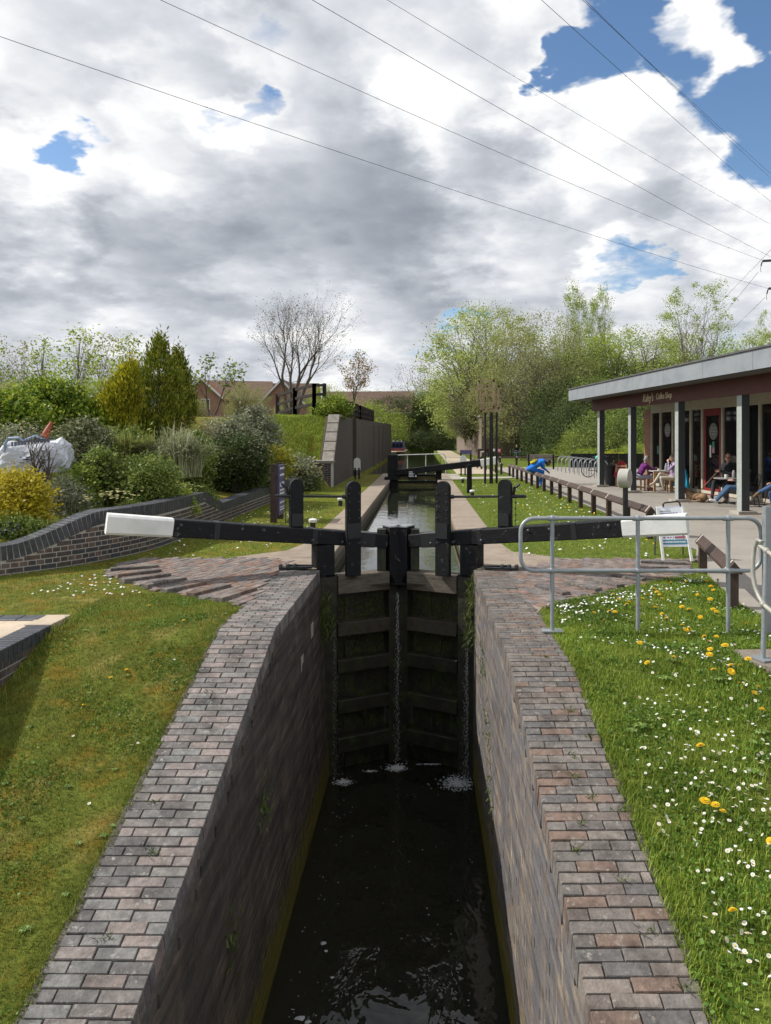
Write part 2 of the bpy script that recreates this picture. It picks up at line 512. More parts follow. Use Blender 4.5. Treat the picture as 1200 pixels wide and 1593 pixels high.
# water
def water(name, c, s1, s2, bump, rough=.02):
 m, nt, b = new_mat(name)
 b.inputs['Base Color'].default_value = c + (1,)
 b.inputs['Roughness'].default_value = rough
 b.inputs['IOR'].default_value = 1.42
 pos = nd(nt, 'ShaderNodeNewGeometry').outputs['Position']
 v = nd(nt, 'ShaderNodeVectorMath', {0: pos, 1: (1, .75, 1)}, operation='MULTIPLY').outputs[0]
 a = nd(nt, 'ShaderNodeTexNoise', {'Vector': v, 'Scale': s1, 'Detail': 3, 'Roughness': .5, 'Distortion': .7}).outputs[0]
 d = nd(nt, 'ShaderNodeTexNoise', {'Vector': v, 'Scale': s2, 'Detail': 2, 'Roughness': .5, 'Distortion': .4}).outputs[0]
 h = mth(nt, 'ADD', mth(nt, 'MULTIPLY', a, 1.0), mth(nt, 'MULTIPLY', d, .35))
 bp = nd(nt, 'ShaderNodeBump', {'Height': h, 'Strength': bump, 'Distance': .12})
 nt.links.new(bp.outputs[0], b.inputs['Normal'])
 return m
WATER_LOW = water('water_low', (.018, .0175, .012), 2.0, 5.5, .14)
WATER_UP = water('water_upper', (.018, .022, .013), 2.0, 8, .035)
FOAM = plain('foam', (.50, .52, .53), .8)
FOAM_DIM = plain('foam_dim', (.40, .41, .42), .8)

# lawns
def lawn_mat(name, a, bcol, dry, moss, kd, km):
 m, nt, b = new_mat(name)
 pos = nd(nt, 'ShaderNodeNewGeometry').outputs['Position']
 n1 = nd(nt, 'ShaderNodeTexNoise', {'Vector': pos, 'Scale': 22, 'Detail': 8, 'Roughness': .75}).outputs[0]
 n2 = nd(nt, 'ShaderNodeTexNoise', {'Vector': pos, 'Scale': 1.7, 'Detail': 5, 'Roughness': .6}).outputs[0]
 n3 = nd(nt, 'ShaderNodeTexNoise', {'Vector': pos, 'Scale': 2.9, 'Detail': 6, 'Roughness': .68}).outputs[0]
 c = ramp(nt, mapr(nt, n1, .3, .72, 0, 1, False), [(0, a), (1, bcol)])
 c = mixc(nt, mapr(nt, n2, kd, kd + .15), c, dry)
 c = mixc(nt, mapr(nt, mth(nt, 'ADD', n3, mth(nt, 'MULTIPLY', mth(nt, 'SUBTRACT', n1, .5), .35)), km - .05, km + .19, 0, .8), c, moss)
 n4 = nd(nt, 'ShaderNodeTexNoise', {'Vector': pos, 'Scale': 7.5, 'Detail': 6, 'Roughness': .7}).outputs[0]
 c = mixc(nt, 1.0, c, ramp(nt, mapr(nt, n4, .3, .7, 0, 1, False), [(0, (.62,) * 3), (1, (1.3,) * 3)]), 'MULTIPLY')
 nt.links.new(c, b.inputs['Base Color'])
 b.inputs['Roughness'].default_value = .95
 b.inputs['Specular IOR Level'].default_value = .1
 bp = nd(nt, 'ShaderNodeBump', {'Height': n1, 'Strength': .8, 'Distance': .03})
 nt.links.new(bp.outputs[0], b.inputs['Normal'])
 return m
LAWN_L = lawn_mat('lawn_mossy', (.06, .08, .013), (.18, .20, .034), (.21, .18, .05), (.21, .135, .018), .51, .487)
LAWN_R = lawn_mat('lawn_green', (.055, .085, .012), (.16, .205, .035), (.21, .20, .06), (.18, .19, .04), .58, .58)


# ================================================================ terrain
rng = np.random.default_rng(7)
random.seed(11)
XL, XR, YG = -1.45, 0.75, 10.5          # lock wall faces and the tail gates
ZW_LOW, ZW_UP = -3.0, -0.30

def zl(y):
 return -max(0.0, 7.2 - y) * 0.29
def zr(y):
 return -max(0.0, 6.1 - y) * 0.227
def sstep(a, b, x):
 t = np.clip((x - a) / (b - a), 0, 1)
 return t * t * (3 - 2 * t)

def catmull(pts, step=0.05):
 P_ = [Vector(p) for p in pts]
 P_ = [P_[0] * 2 - P_[1]] + P_ + [P_[-1] * 2 - P_[-2]]
 out = []
 for i in range(1, len(P_) - 2):
  a, b, c, d = P_[i - 1:i + 3]
  n = max(2, int((c - b).length / step))
  for k in range(n):
   t = k / n
   out.append(0.5 * ((2 * b) + (c - a) * t + (2 * a - 5 * b + 4 * c - d) * t * t + (3 * b - a - 3 * c + d) * t ** 3))
 out.append(P_[-2])
 return out
GARDEN_LINE = catmull([(-9.5, 8.1), (-7.6, 8.75), (-6.5, 9.35), (-5.72, 9.95), (-5.05, 10.8), (-4.62, 11.9), (-4.47, 13.2), (-4.44, 16.0), (-4.42, 20.0), (-4.35, 25.2), (-4.30, 26.3)])
GL_XY = np.array([(p.x, p.y) for p in GARDEN_LINE])

def behind(x, y):
 """signed distance behind the garden wall (positive on the planted side)"""
 d2 = (GL_XY[:, 0] - x) ** 2 + (GL_XY[:, 1] - y) ** 2
 i = int(np.argmin(d2))
 i2, i1 = min(i + 1, len(GL_XY) - 1), max(i - 1, 0)
 t = GL_XY[i2] - GL_XY[i1]
 s = t[0] * (y - GL_XY[i, 1]) - t[1] * (x - GL_XY[i, 0])
 return math.copysign(math.sqrt(d2[i]), s)

def h_left(x, y):
 if y > 82.6 and x > -40:
  return -1.6 if y < 111 else 0.4
 b = behind(x, y) if y < 26.2 else (-4.3 - x)
 lawn = zl(y) - 0.06 * max(0, -2 - x) * min(1, max(0, (8 - y) / 1.5)) - 0.012
 if x > -1.98 and y < 10.4:
  return lawn - .13
 if y > 38 and x > -3.42:
  return -1.6
 z = lawn
 if b > 0:
  g = 0.28 + min(0.95, 0.30 * max(0, b - 0.25)) if y < 18 else 0.30 + min(0.9, 0.16 * b)
  t = float(sstep(0.12, 0.30, b))
  z = lawn * (1 - t) + g * t
 e = float(sstep(26.6, 31.5, y + 0.12 * max(0, -4.5 - x)))
 if x < -3.6 and e > 0:
  z = max(z, z * (1 - e) + (2.78 + 0.012 * (y - 30)) * e) * (1 - float(sstep(-13, -30, x)) * .35)
 return z

def h_right(x, y):
 if y > 38 and x < 1.85:
  return -1.6
 z = zr(y) - 0.012
 if x < 1.24 and y < 10.4:
  return z - .13
 if y > 20:
  z += 2.6 * float(sstep(16, 34, x)) * float(sstep(24, 40, y))
  z += 2.4 * float(sstep(50, 66, y)) * float(sstep(15, 24, x))
 return z

def grid(name, xs, ys, hf, mat):
 V = np.array([(x, y, hf(x, y)) for y in ys for x in xs])
 nx, ny = len(xs), len(ys)
 i, j = np.meshgrid(np.arange(nx - 1), np.arange(ny - 1))
 a = (j * nx + i).ravel()
 Fc = np.stack([a, a + 1, a + nx + 1, a + nx], 1)
 o = link(name, np_mesh(name, V, Fc, mat, smooth=True), kind='structure')
 return o
ys_l = np.concatenate([np.arange(-6, 7.2, .4), [7.2], np.arange(7.4, 34, .3), [34, 36, 37.9, 38.0], np.arange(40, 82, 3), [82.5, 82.7, 90, 110.5, 111.5, 140, 200, 400, 900]])
xs_l = np.concatenate([[-900, -400, -200, -120, -80, -60, -40.1, -39.9, -30], np.arange(-24, -9, 1.0), np.arange(-9, -4, .18), [-3.86, -3.62, -3.44, -3.0, -2.5, -2.2, -2.0, -1.96, -1.62]])
tag(grid('ground', xs_l, ys_l, h_left, LAWN_L))
ys_r = np.concatenate([np.arange(-6, 6.1, .4), [6.1], np.arange(6.5, 37, .8), [37.9, 38.0], np.arange(40, 112, 3), [140, 200, 400, 900]])
xs_r = np.concatenate([[0.92, 1.22, 1.26, 1.6, 1.84, 1.86], np.arange(2.2, 16, .6), np.arange(16, 40, 2), [50, 70, 100, 150, 300, 900]])
tag(grid('ground', xs_r, ys_r, h_right, LAWN_R))
def h_far(x, y):
 return 0.4 + 1.2 * float(sstep(112, 150, y))
grid('ground', np.array([-40, -20, -10, -4, 0, 1.2, 1.86]), np.array([111.0, 111.6, 113, 120, 150, 300, 900]), lambda x, y: -1.6 if y < 111.3 else h_far(x, y), LAWN_R)

# paved apron in front of the cafe and the towpath
a = MB()
def sheet(poly, z, name, mat):
 mb = MB()
 mb.add([(x, y, z) for x, y in poly], [tuple(range(len(poly)))])
 return tag(mb.build(name, mat), kind='structure')
sheet([(4.62, 12.2), (4.3, 11.4), (4.08, 10.6), (3.8, 9.4), (3.6, 8.2), (3.55, 6.9), (6, 6.9), (24, 6.9), (24, 33.5), (13, 33.5), (13, 47), (4.62, 47)], 0.0, 'pavement', TARMAC)
mb = MB()
for k in range(14):
 y0, y1 = 38.2 + k * 5.6, 38.2 + (k + 1) * 5.6
 e = lambda y: (1.86 + .006 * (y - 38), 4.1 + .05 * math.sin(y * .13) + .004 * (y - 38))
 mb.add([(e(y0)[0], y0, .006), (e(y0)[1], y0, .006), (e(y1)[1], y1, .006), (e(y1)[0], y1, .006)], [(0, 1, 2, 3)])
tag(mb.build('towpath', pm('towpath_gravel', [(.34, .28, .20), (.42, .35, .26), (.47, .40, .31)], 1.6, .95, .3, 120)), kind='structure')
sheet([(1.38, 33.0), (4.55, 34.4), (4.55, 35.7), (1.9, 35.0), (1.9, 38.2), (1.38, 38.2)], 0.004, 'path', CONC_GREY)

# ================================================================ water
mb = MB()
mb.add([(-1.7, -6, ZW_LOW), (.95, -6, ZW_LOW), (.95, 11.4, ZW_LOW), (-1.7, 11.4, ZW_LOW)], [(0, 1, 2, 3)])
tag(mb.build('lower_water', WATER_LOW), kind='structure')
mb = MB()
mb.add([(-1.7, 10.75, ZW_UP), (.95, 10.75, ZW_UP), (.95, 38.1, ZW_UP), (-1.7, 38.1, ZW_UP)], [(0, 1, 2, 3)])
mb.add([(-3.6, 38.1, ZW_UP), (2.6, 38.1, ZW_UP), (2.6, 82, ZW_UP), (-3.6, 82, ZW_UP)], [(0, 1, 2, 3)])
mb.add([(-40, 82, ZW_UP), (2.8, 82, ZW_UP), (2.8, 112, ZW_UP), (-40, 112, ZW_UP)], [(0, 1, 2, 3)])
tag(mb.build('canal_water', WATER_UP), kind='structure')

# ================================================================ lock walls
def wall_mat(name, cols, streak, moss, mtop, ks):
 """weathered brick face: soot and lime run down it, moss stands above the water line"""
 m, nt, b = new_mat(name)
 pos = nd(nt, 'ShaderNodeNewGeometry').outputs['Position']
 v1 = nd(nt, 'ShaderNodeVectorMath', {0: pos, 1: (1, 1.5, .13)}, operation='MULTIPLY').outputs[0]
 s1 = nd(nt, 'ShaderNodeTexNoise', {'Vector': v1, 'Scale': 3.2, 'Detail': 7, 'Roughness': .66}).outputs[0]
 s2 = nd(nt, 'ShaderNodeTexNoise', {'Vector': v1, 'Scale': 9.0, 'Detail': 6, 'Roughness': .7}).outputs[0]
 r0 = rand01(nt)
 c = ramp(nt, r0, [(i / len(cols), x) for i, x in enumerate(cols)], 'CONSTANT')
 c = mixc(nt, mapr(nt, s1, .42, .60, 0, .8), c, streak[0])
 c = mixc(nt, mapr(nt, s2, ks + .02, ks + .16, 0, .6), c, streak[1])
 sz = nd(nt, 'ShaderNodeSeparateXYZ', {0: pos}).outputs[2]
 v2 = nd(nt, 'ShaderNodeVectorMath', {0: pos, 1: (1, .30, 5.5)}, operation='MULTIPLY').outputs[0]
 n5 = nd(nt, 'ShaderNodeTexNoise', {'Vector': v2, 'Scale': 2.6, 'Detail': 5, 'Roughness': .65}).outputs[0]
 c = mixc(nt, 1.0, c, ramp(nt, mapr(nt, n5, .32, .68, 0, 1, False), [(0, (.55,) * 3), (.5, (1.0,) * 3), (1, (1.5, 1.45, 1.35))]), 'MULTIPLY')
 n3 = nd(nt, 'ShaderNodeTexNoise', {'Vector': v1, 'Scale': 6, 'Detail': 5}).outputs[0]
 edge = mth(nt, 'ADD', sz, mth(nt, 'MULTIPLY', mth(nt, 'SUBTRACT', n3, .5), 1.5))
 c = mixc(nt, mapr(nt, edge, mtop, mtop - .35, 0, .95), c, moss)
 nt.links.new(c, b.inputs['Base Color'])
 b.inputs['Roughness'].default_value = .8
 b.inputs['Specular IOR Level'].default_value = .3
 bn = nd(nt, 'ShaderNodeTexNoise', {'Vector': pos, 'Scale': 45, 'Detail': 5}).outputs[0]
 bp = nd(nt, 'ShaderNodeBump', {'Height': bn, 'Strength': .5, 'Distance': .02})
 nt.links.new(bp.outputs[0], b.inputs['Normal'])
 return m
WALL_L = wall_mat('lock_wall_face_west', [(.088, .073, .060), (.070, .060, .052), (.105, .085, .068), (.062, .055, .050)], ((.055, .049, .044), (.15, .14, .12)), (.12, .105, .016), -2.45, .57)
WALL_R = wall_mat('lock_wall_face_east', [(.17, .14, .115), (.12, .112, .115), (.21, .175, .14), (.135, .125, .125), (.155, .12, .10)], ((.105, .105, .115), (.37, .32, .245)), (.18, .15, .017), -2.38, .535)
WALL_CH = pm('chamber_wall', [(.09, .08, .055), (.14, .12, .085), (.18, .155, .11)], 5, .8, .4, 30)

def lock_wall(side):
 """side -1 = wall by the garden, +1 = wall by the cafe"""
 zf = zl if side < 0 else zr
 xt = XL if side < 0 else XR
 batter = .12 if side < 0 else .01
 fx = lambda z: xt - side * batter * min(1, max(0, -z / 3.0))
 root = MB()
 # solid core
 ysn = [-6 + .5 * k for k in range(34)] + [11.0]
 prev = None
 vs, fs = [], []
 for y in ysn:
  t = zf(y) - .13
  vs += [(fx(t) + side * .012, y, t), (fx(-4.6) + side * .012, y, -4.6), (xt + side * .6, y, t), (xt + side * .6, y, -4.6)]
 for k in range(len(ysn) - 1):
  o = k * 4
  fs += [(o, o + 4, o + 5, o + 1), (o, o + 2, o + 6, o + 4), (o + 2, o + 3, o + 7, o + 6)]
 fs += [(0, 1, 3, 2), tuple(len(vs) - 4 + i for i in (0, 2, 3, 1))]
 root.add(vs, fs)
 w = root.build('lock_wall', MORTAR_DARK)
 tag(w, 'dark shaded brick lock wall below the garden lawn' if side < 0 else 'streaky sunlit brick lock wall below the daisy lawn', 'lock wall', kind='structure')
 del w['category']
 # face bricks, too fine to pick apart at this slant: one part
 mb = MB()
 row = 0
 z = -3.3
 while z < 0:
  y = 1.2 + (.1125 if row % 2 else 0)
  while y < 10.45:
   zt = z + .068
   if zt < zf(y) - .145:
    prj = random.uniform(-.002, .002)
    x0 = fx(z) - side * prj
    hz = .0735
    mb.box((x0 + side * .03, y + .1115, z + hz / 2), (.06, .2225, hz))
   y += .2245
  z += .0755
  row += 1
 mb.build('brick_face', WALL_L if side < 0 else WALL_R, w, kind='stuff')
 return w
wallL, wallR = lock_wall(-1), lock_wall(1)

# chamber walls above the gates and their concrete copings
for side, name, lab in ((-1, 'chamber_wall', 'x'), (1, 'chamber_wall', 'y')):
 xt = XL if side < 0 else XR
 mb = MB()
 mb.bbox((min(xt, xt + side * .5), 11.0, -2.5), (max(xt, xt + side * .5), 38.2, -.13))
 w = mb.build(name, WALL_CH)
 tag(w, kind='structure')
 y = 11.35
 k = 0
 while y < 37.9:
  L = 1.52
  mb = MB()
  xo = xt + side * (.60 if side < 0 else .64)
  lo, hi = min(xt - side * .03, xo), max(xt - side * .03, xo)
  zt = random.uniform(-.004, .004)
  mb.bar(((lo + hi) / 2, y, -.065 + zt), ((lo + hi) / 2, y + L - .012, -.065 + zt), hi - lo, .135, ch=.012)
  mb.build('coping_slab', CONCRETE, w)
  y += L
  k += 1

# concrete aprons beside the tail gates
mb = MB()
mb.add([(x, y, .0025) for x, y in ((-1.5, 10.35), (-1.5, 13.0), (-2.06, 13.0), (-2.25, 12.1), (-2.95, 11.45), (-2.6, 11.1), (-1.95, 10.5))], [tuple(range(7))])
mb.add([(x, y, .0025) for x, y in ((.80, 10.35), (1.5, 10.5), (2.1, 11.0), (2.05, 11.5), (1.5, 12.0), (1.4, 13.0), (.80, 13.0))], [tuple(range(7))])
tag(mb.build('gate_apron', CONCRETE), kind='structure')

# ================================================================ brick paving laid brick by brick
def chamfer_brick(e=.12):
 mb = MB()
 c = .02
 vs = [(-.5, -.5, -.5), (.5, -.5, -.5), (.5, .5, -.5), (-.5, .5, -.5), (-.5, -.5, .5 - e), (.5, -.5, .5 - e), (.5, .5, .5 - e), (-.5, .5, .5 - e),
          (-.5 + c, -.5 + c * 2.2, .5), (.5 - c, -.5 + c * 2.2, .5), (.5 - c, .5 - c * 2.2, .5), (-.5 + c, .5 - c * 2.2, .5)]
 fs = [(0, 1, 5, 4), (1, 2, 6, 5), (2, 3, 7, 6), (3, 0, 4, 7), (4, 5, 9, 8), (5, 6, 10, 9), (6, 7, 11, 10), (7, 4, 8, 11), (8, 9, 10, 11), (3, 2, 1, 0)]
 mb.add(vs, fs)
 return mb
_bm = {}
def brick_mesh(mat, dep=.1):
 k = (mat.name, dep)
 if k not in _bm:
  _bm[k] = chamfer_brick(min(.2, .006 / dep)).mesh('brick_' + mat.name, mat)
 return _bm[k]
def brick(parent, mat, loc, size, rot=(0, 0, 0), name='brick'):
 o = bpy.data.objects.new(name, brick_mesh(mat, round(size[2], 1) or .03))
 col.objects.link(o)
 o.parent = parent
 o.location, o.scale, o.rotation_euler = loc, size, rot
 return o

def brick_path(side):
 zf = zl if side < 0 else zr
 xt = XL if side < 0 else XR
 pitch, blen, bw = .0755, .225, .0645
 mat = BRICK_PATH_L if side < 0 else BRICK_PATH_R
 width = 0.56 if side < 0 else 0.52
 y_end = 10.32
 brk = 7.2 if side < 0 else 6.1
 ang = math.atan(.29 if side < 0 else .227)
 # bed
 mb = MB()
 ysn = [1.0] + [1 + .4 * k for k in range(1, 16) if 1 + .4 * k < brk] + [brk, y_end]
 vs, fs = [], []
 for y in ysn:
  for x in (xt + side * .05, xt + side * (width + .02)):
   vs.append((x, y, zf(y) - .009))
   vs.append((x, y, zf(y) - .12))
 for k in range(len(ysn) - 1):
  o = k * 4
  fs += [(o, o + 2, o + 6, o + 4), (o + 1, o + 5, o + 7, o + 3), (o, o + 4, o + 5, o + 1), (o + 2, o + 3, o + 7, o + 6)]
 mb.add(vs, fs)
 path = tag(mb.build('brick_path', MORTAR_DARK), kind='structure')
 y = 2.45
 row = 0
 n = 0
 while y < y_end:
  onslope = y < brk
  a = ang if onslope else 0.0
  xs = []
  x = 0.0
  first = blen / 2 if row % 2 else blen
  w = width + random.uniform(-.025, .02)
  seg = first
  while x < w - .03:
   L = min(seg, w - x)
   xs.append((x, L))
   x += L
   seg = blen
  for x0, L in xs:
   cx = xt + side * (x0 + L / 2) - side * .012
   dep = .15 if x0 == 0 else .105
   z = zf(y) + .0025 - dep / 2 + random.uniform(-.0022, .0022)
   brick(path, mat, (cx, y + random.uniform(-.002, .002), z), (L - .006 - random.random() ** 4 * .008, bw + .0055 + random.uniform(-.003, .002), dep), (a + random.uniform(-.012, .012), random.uniform(-.006, .006), random.uniform(-.014, .014)))
   n += 1
  y += pitch * (math.cos(a))
  row += 1
 return path
pathL, pathR = brick_path(-1), brick_path(1)

def inside(poly, x, y):
 c = False
 j = len(poly) - 1
 for i in range(len(poly)):
  (xi, yi), (xj, yj) = poly[i], poly[j]
  if (yi > y) != (yj > y) and x < (xj - xi) * (y - yi) / (yj - yi) + xi:
   c = not c
  j = i
 return c

def fan(side, poly, treads, ang):
 mb = MB()
 mb.prism([(x, y, 0) for x, y in poly], (0, 0, -.05), (0, 0, -.006))
 f = tag(mb.build('brick_paving', CONCRETE if side > 0 else MORTAR_DARK), kind='structure')
 ca, sa = math.cos(ang), math.sin(ang)
 cand = []
 for i in range(-60, 60):
  for j in range(-40, 40):
   u = i * .107
   v = j * .219 + (.1095 if i % 2 else 0)
   x, y = poly[0][0] + u * ca - v * sa, poly[0][1] + 1 + u * sa + v * ca
   if inside(poly, x, y):
    cand.append((x, y))
 cand.sort(key=lambda p: p[1])
 near, rest = cand[:280], cand[280:]
 for x, y in near:
  brick(f, BRICK_FAN, (x, y, -.005 + random.uniform(-.003, .003)), (.099, .212, .03), (random.uniform(-.01, .01), random.uniform(-.01, .01), ang + random.uniform(-.01, .01)))
 if rest:
  mb = MB()
  for x, y in rest:
   mb.box((x, y, -.005 + random.uniform(-.003, .003)), (.097, .210, .03), (0, 0, ang))
  mb.build('paving_bricks', BRICK_FAN, f, kind='stuff')
 for (a0, b0) in treads:
  a0, b0 = G(*a0), G(*b0)
  d = b0 - a0
  L = d.length
  k = max(2, round(L / .30))
  az = math.atan2(d.y, d.x)
  s = Vector((-d.y, d.x, 0)).normalized()
  for q in range(k):
   c = a0 + d * ((q + .5) / k) + s * .055
   brick(f, BRICK_PATH_R, (c.x, c.y, .010), (L / k - .010, .125, .075), (0, random.uniform(-.02, .02), az), name='tread_brick')
 return f
fanL = fan(-1, [(-1.98, 8.15), (-1.98, 11.1), (-2.55, 11.36), (-4.36, 11.30), (-4.52, 10.75), (-4.33, 10.0), (-3.42, 9.12), (-2.74, 8.62)],
           [((172, 889.7), (247.6, 884)), ((182.5, 899), (252, 890.7)), ((193, 907), (267, 897)), ((229, 915.6), (291, 903)), ((259, 923), (322, 910)), ((301, 929), (360, 913.7)), ((345, 936.7), (400, 919.4))], R(-19))
fanR = fan(1, [(1.24, 7.8), (1.34, 8.05), (1.55, 8.3), (2.1, 8.72), (2.85, 9.38), (3.72, 10.05), (4.05, 10.9), (4.2, 11.25), (2.1, 11.3), (1.6, 10.6), (1.22, 10.4)],
           [((832, 914), (876, 928)), ((876, 909.5), (927, 922)), ((917, 904), (961, 916)), ((950, 898), (1000, 906)), ((992, 885), (1042, 887)), ((997, 877), (1068, 880))], R(28))

# ================================================================ garden retaining wall
def arc(line):
 s = [0.0]
 for a, b in zip(line, line[1:]):
  s.append(s[-1] + (b - a).length)
 return np.array(s)
GS = arc(GARDEN_LINE)
def on_line(s):
 i = int(np.clip(np.searchsorted(GS, s) - 1, 0, len(GS) - 2))
 t = (s - GS[i]) / max(1e-6, GS[i + 1] - GS[i])
 a, b = GARDEN_LINE[i], GARDEN_LINE[i + 1]
 p = a.lerp(b, float(np.clip(t, 0, 1)))
 d = (b - a).normalized()
 return p, d
def s_of(x, y):
 return GS[int(np.argmin((GL_XY[:, 0] - x) ** 2 + (GL_XY[:, 1] - y) ** 2))]
S_A, S_B = s_of(-5.75, 9.92), s_of(-4.85, 11.2)
S_C, S_D = s_of(-4.44, 14.9), s_of(-4.44, 16.2)
def wall_top(s):
 t = .40 + .37 * float(sstep(S_A, S_B, s))
 t -= .33 * float(np.clip((s - S_C) / (S_D - S_C), 0, 1))
 return t + .004 * max(0, s - S_D)
THK = .30
def wall_strip(s0, s1, ds, x_off, thk, top, z0, mb):
 n = max(2, int((s1 - s0) / ds))
 vs, fs = [], []
 for k in range(n + 1):
  s = s0 + (s1 - s0) * k / n
  p, d = on_line(s)
  nrm = Vector((d.y, -d.x))
  for o in (x_off, x_off - thk):
   q = p + nrm * o
   vs += [(q.x, q.y, z0), (q.x, q.y, top(s))]
 for k in range(n):
  o = k * 4
  fs += [(o, o + 4, o + 5, o + 1), (o + 1, o + 5, o + 7, o + 3), (o + 3, o + 7, o + 6, o + 2)]
 fs += [(0, 1, 3, 2), tuple(n * 4 + i for i in (0, 2, 3, 1))]
 mb.add(vs, fs)
mb = MB()
wall_strip(0, GS[-1], .1, -.001, THK - .002, lambda s: wall_top(s) - .006, -.25, mb)
gw = mb.build('garden_wall', MORTAR)
tag(gw, 'low curving blue brick retaining wall along the planted garden', 'garden wall')
face_b = []
cop_h = .205
z, row = -.14, 0
while z < .62:
 hdr = row % 2 == 1
 L = .1125 if hdr else .225
 s = S_A - 2.4 + (.056 if hdr else 0)
 while s < GS[-1] - .1:
  t = wall_top(s + L / 2) - cop_h - .008
  if z + .03 < t:
   h = min(.066, t - z)
   face_b.append((s, L, z, h))
  s += L
 z += .0755
 row += 1
face_b.sort(key=lambda q: q[0])
near = [q for q in face_b if q[0] < S_D + .3]
def place_face(q):
 s, L, z, h = q
 p, d = on_line(s + L / 2)
 nrm = Vector((d.y, -d.x))
 c = p - nrm * .0445
 return (c.x, c.y, z + h / 2), (L - .016, .095, h - .006), math.atan2(d.y, d.x)
near.sort(key=lambda q: -(q[1] > .2))
picked = near[:295]
for q in picked:
 c, sz, az = place_face(q)
 o = brick(gw, BRICK_WALL, c, sz, (0, 0, az))
restm = MB()
for q in near[295:] + [q for q in face_b if q[0] >= S_D + .3]:
 c, sz, az = place_face(q)
 restm.box(c, sz, (0, 0, az))
restm.build('face_bricks', BRICK_WALL, gw, kind='stuff')
s, k = S_A - 2.4, 0
capm = MB()
while s < GS[-1] - .05:
 p, d = on_line(s + .0375)
 nrm = Vector((d.y, -d.x))
 t = wall_top(s + .0375)
 pit = math.atan((wall_top(s + .075) - wall_top(s)) / .075)
 c = p - nrm * (THK / 2 - .003)
 az = math.atan2(d.y, d.x)
 rot = (Matrix.Rotation(az, 3, 'Z') @ Matrix.Rotation(-pit, 3, 'Y')).to_euler()
 if k < 150:
  brick(gw, BRICK_COPE, (c.x, c.y, t - cop_h / 2), (.064 / max(.6, math.cos(pit)), THK + .006, cop_h), rot, name='coping_brick')
 else:
  capm.box((c.x, c.y, t - cop_h / 2), (.064, THK + .006, cop_h), rot)
 s += .0755
 k += 1
capm.build('coping_bricks', BRICK_COPE, gw, kind='stuff')

# raised paved platform with a blue brick edge, bottom left
mb = MB()
mb.bbox((-6.6, 2.0, -2.2), (-3.7225, 7.66, -.02))
pf = mb.build('raised_platform', MORTAR)
tag(pf, 'raised paved platform edged with blue engineering bricks beside the lawn', 'platform')
PLAT_X, PLAT_Y = -3.72, 7.68
y = 3.2
while y < 7.25:
 brick(pf, BRICK_COPE, (PLAT_X - .105, y + .0375, -.055), (.235, .0665, .115), (0, 0, R(90) - R(90)), name='coping_brick')
 y += .0755
for row in range(8):
 z = -.148 - .0755 * row
 L = .225 if row % 2 else .1125
 y = 4.2 + (.06 if row % 2 else 0)
 while y + L < 7.64:
  g = h_left(PLAT_X + .05, y + L / 2)
  if z + .07 > g - .05:
   brick(pf, BRICK_WALL, (PLAT_X - .042, y + L / 2, z), (.09, L - .013, .064))
  y += L
x = -3.95
while x > -6.4:
 brick(pf, BRICK_COPE, (x - .1125, 7.575, -.045), (.214, .20, .10), name='edging_brick')
 x -= .225
mb = MB()
mb.bbox((-3.98, 7.28, -.1), (-3.715, 7.69, .003))
mb.build('corner_stone', FLAGS, pf)
mb = MB()
for i in range(8):
 for j in range(12):
  mb.bbox((-6.5 + i * .32, 3.0 + j * .375, -.06), (-6.5 + i * .32 + .314, 3.0 + j * .375 + .369, -.008 + random.uniform(-.002, .002)))
mb.build('paving_slabs', FLAGS, pf, kind='stuff')

# ================================================================ old bridge abutment on the garden side
BRICK_ABUT, nt, b = new_mat('abutment_brick')
pos = nd(nt, 'ShaderNodeNewGeometry').outputs['Position']
sp = nd(nt, 'ShaderNodeSeparateXYZ', {0: pos})
uv = nd(nt, 'ShaderNodeCombineXYZ', {0: mth(nt, 'ADD', sp.outputs[0], sp.outputs[1]), 1: sp.outputs[2], 2: 0.0}).outputs[0]
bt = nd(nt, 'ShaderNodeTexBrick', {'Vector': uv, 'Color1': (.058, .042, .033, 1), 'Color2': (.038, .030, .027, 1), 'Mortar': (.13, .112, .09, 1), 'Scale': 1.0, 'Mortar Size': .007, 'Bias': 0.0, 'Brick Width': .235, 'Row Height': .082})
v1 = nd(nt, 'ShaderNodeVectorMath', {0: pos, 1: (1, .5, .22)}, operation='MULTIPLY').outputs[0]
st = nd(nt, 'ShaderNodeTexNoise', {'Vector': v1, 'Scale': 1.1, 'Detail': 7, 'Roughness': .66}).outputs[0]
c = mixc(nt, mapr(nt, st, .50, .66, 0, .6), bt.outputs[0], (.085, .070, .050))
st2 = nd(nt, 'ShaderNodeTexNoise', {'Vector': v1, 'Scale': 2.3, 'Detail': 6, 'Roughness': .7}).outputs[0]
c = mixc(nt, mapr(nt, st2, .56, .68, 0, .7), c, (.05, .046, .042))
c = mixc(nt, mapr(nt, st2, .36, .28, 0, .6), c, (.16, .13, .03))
nt.links.new(c, b.inputs['Base Color'])
b.inputs['Roughness'].default_value = .85
bp = nd(nt, 'ShaderNodeBump', {'Height': bt.outputs['Fac'], 'Strength': .5, 'Distance': -.01})
nt.links.new(bp.outputs[0], b.inputs['Normal'])

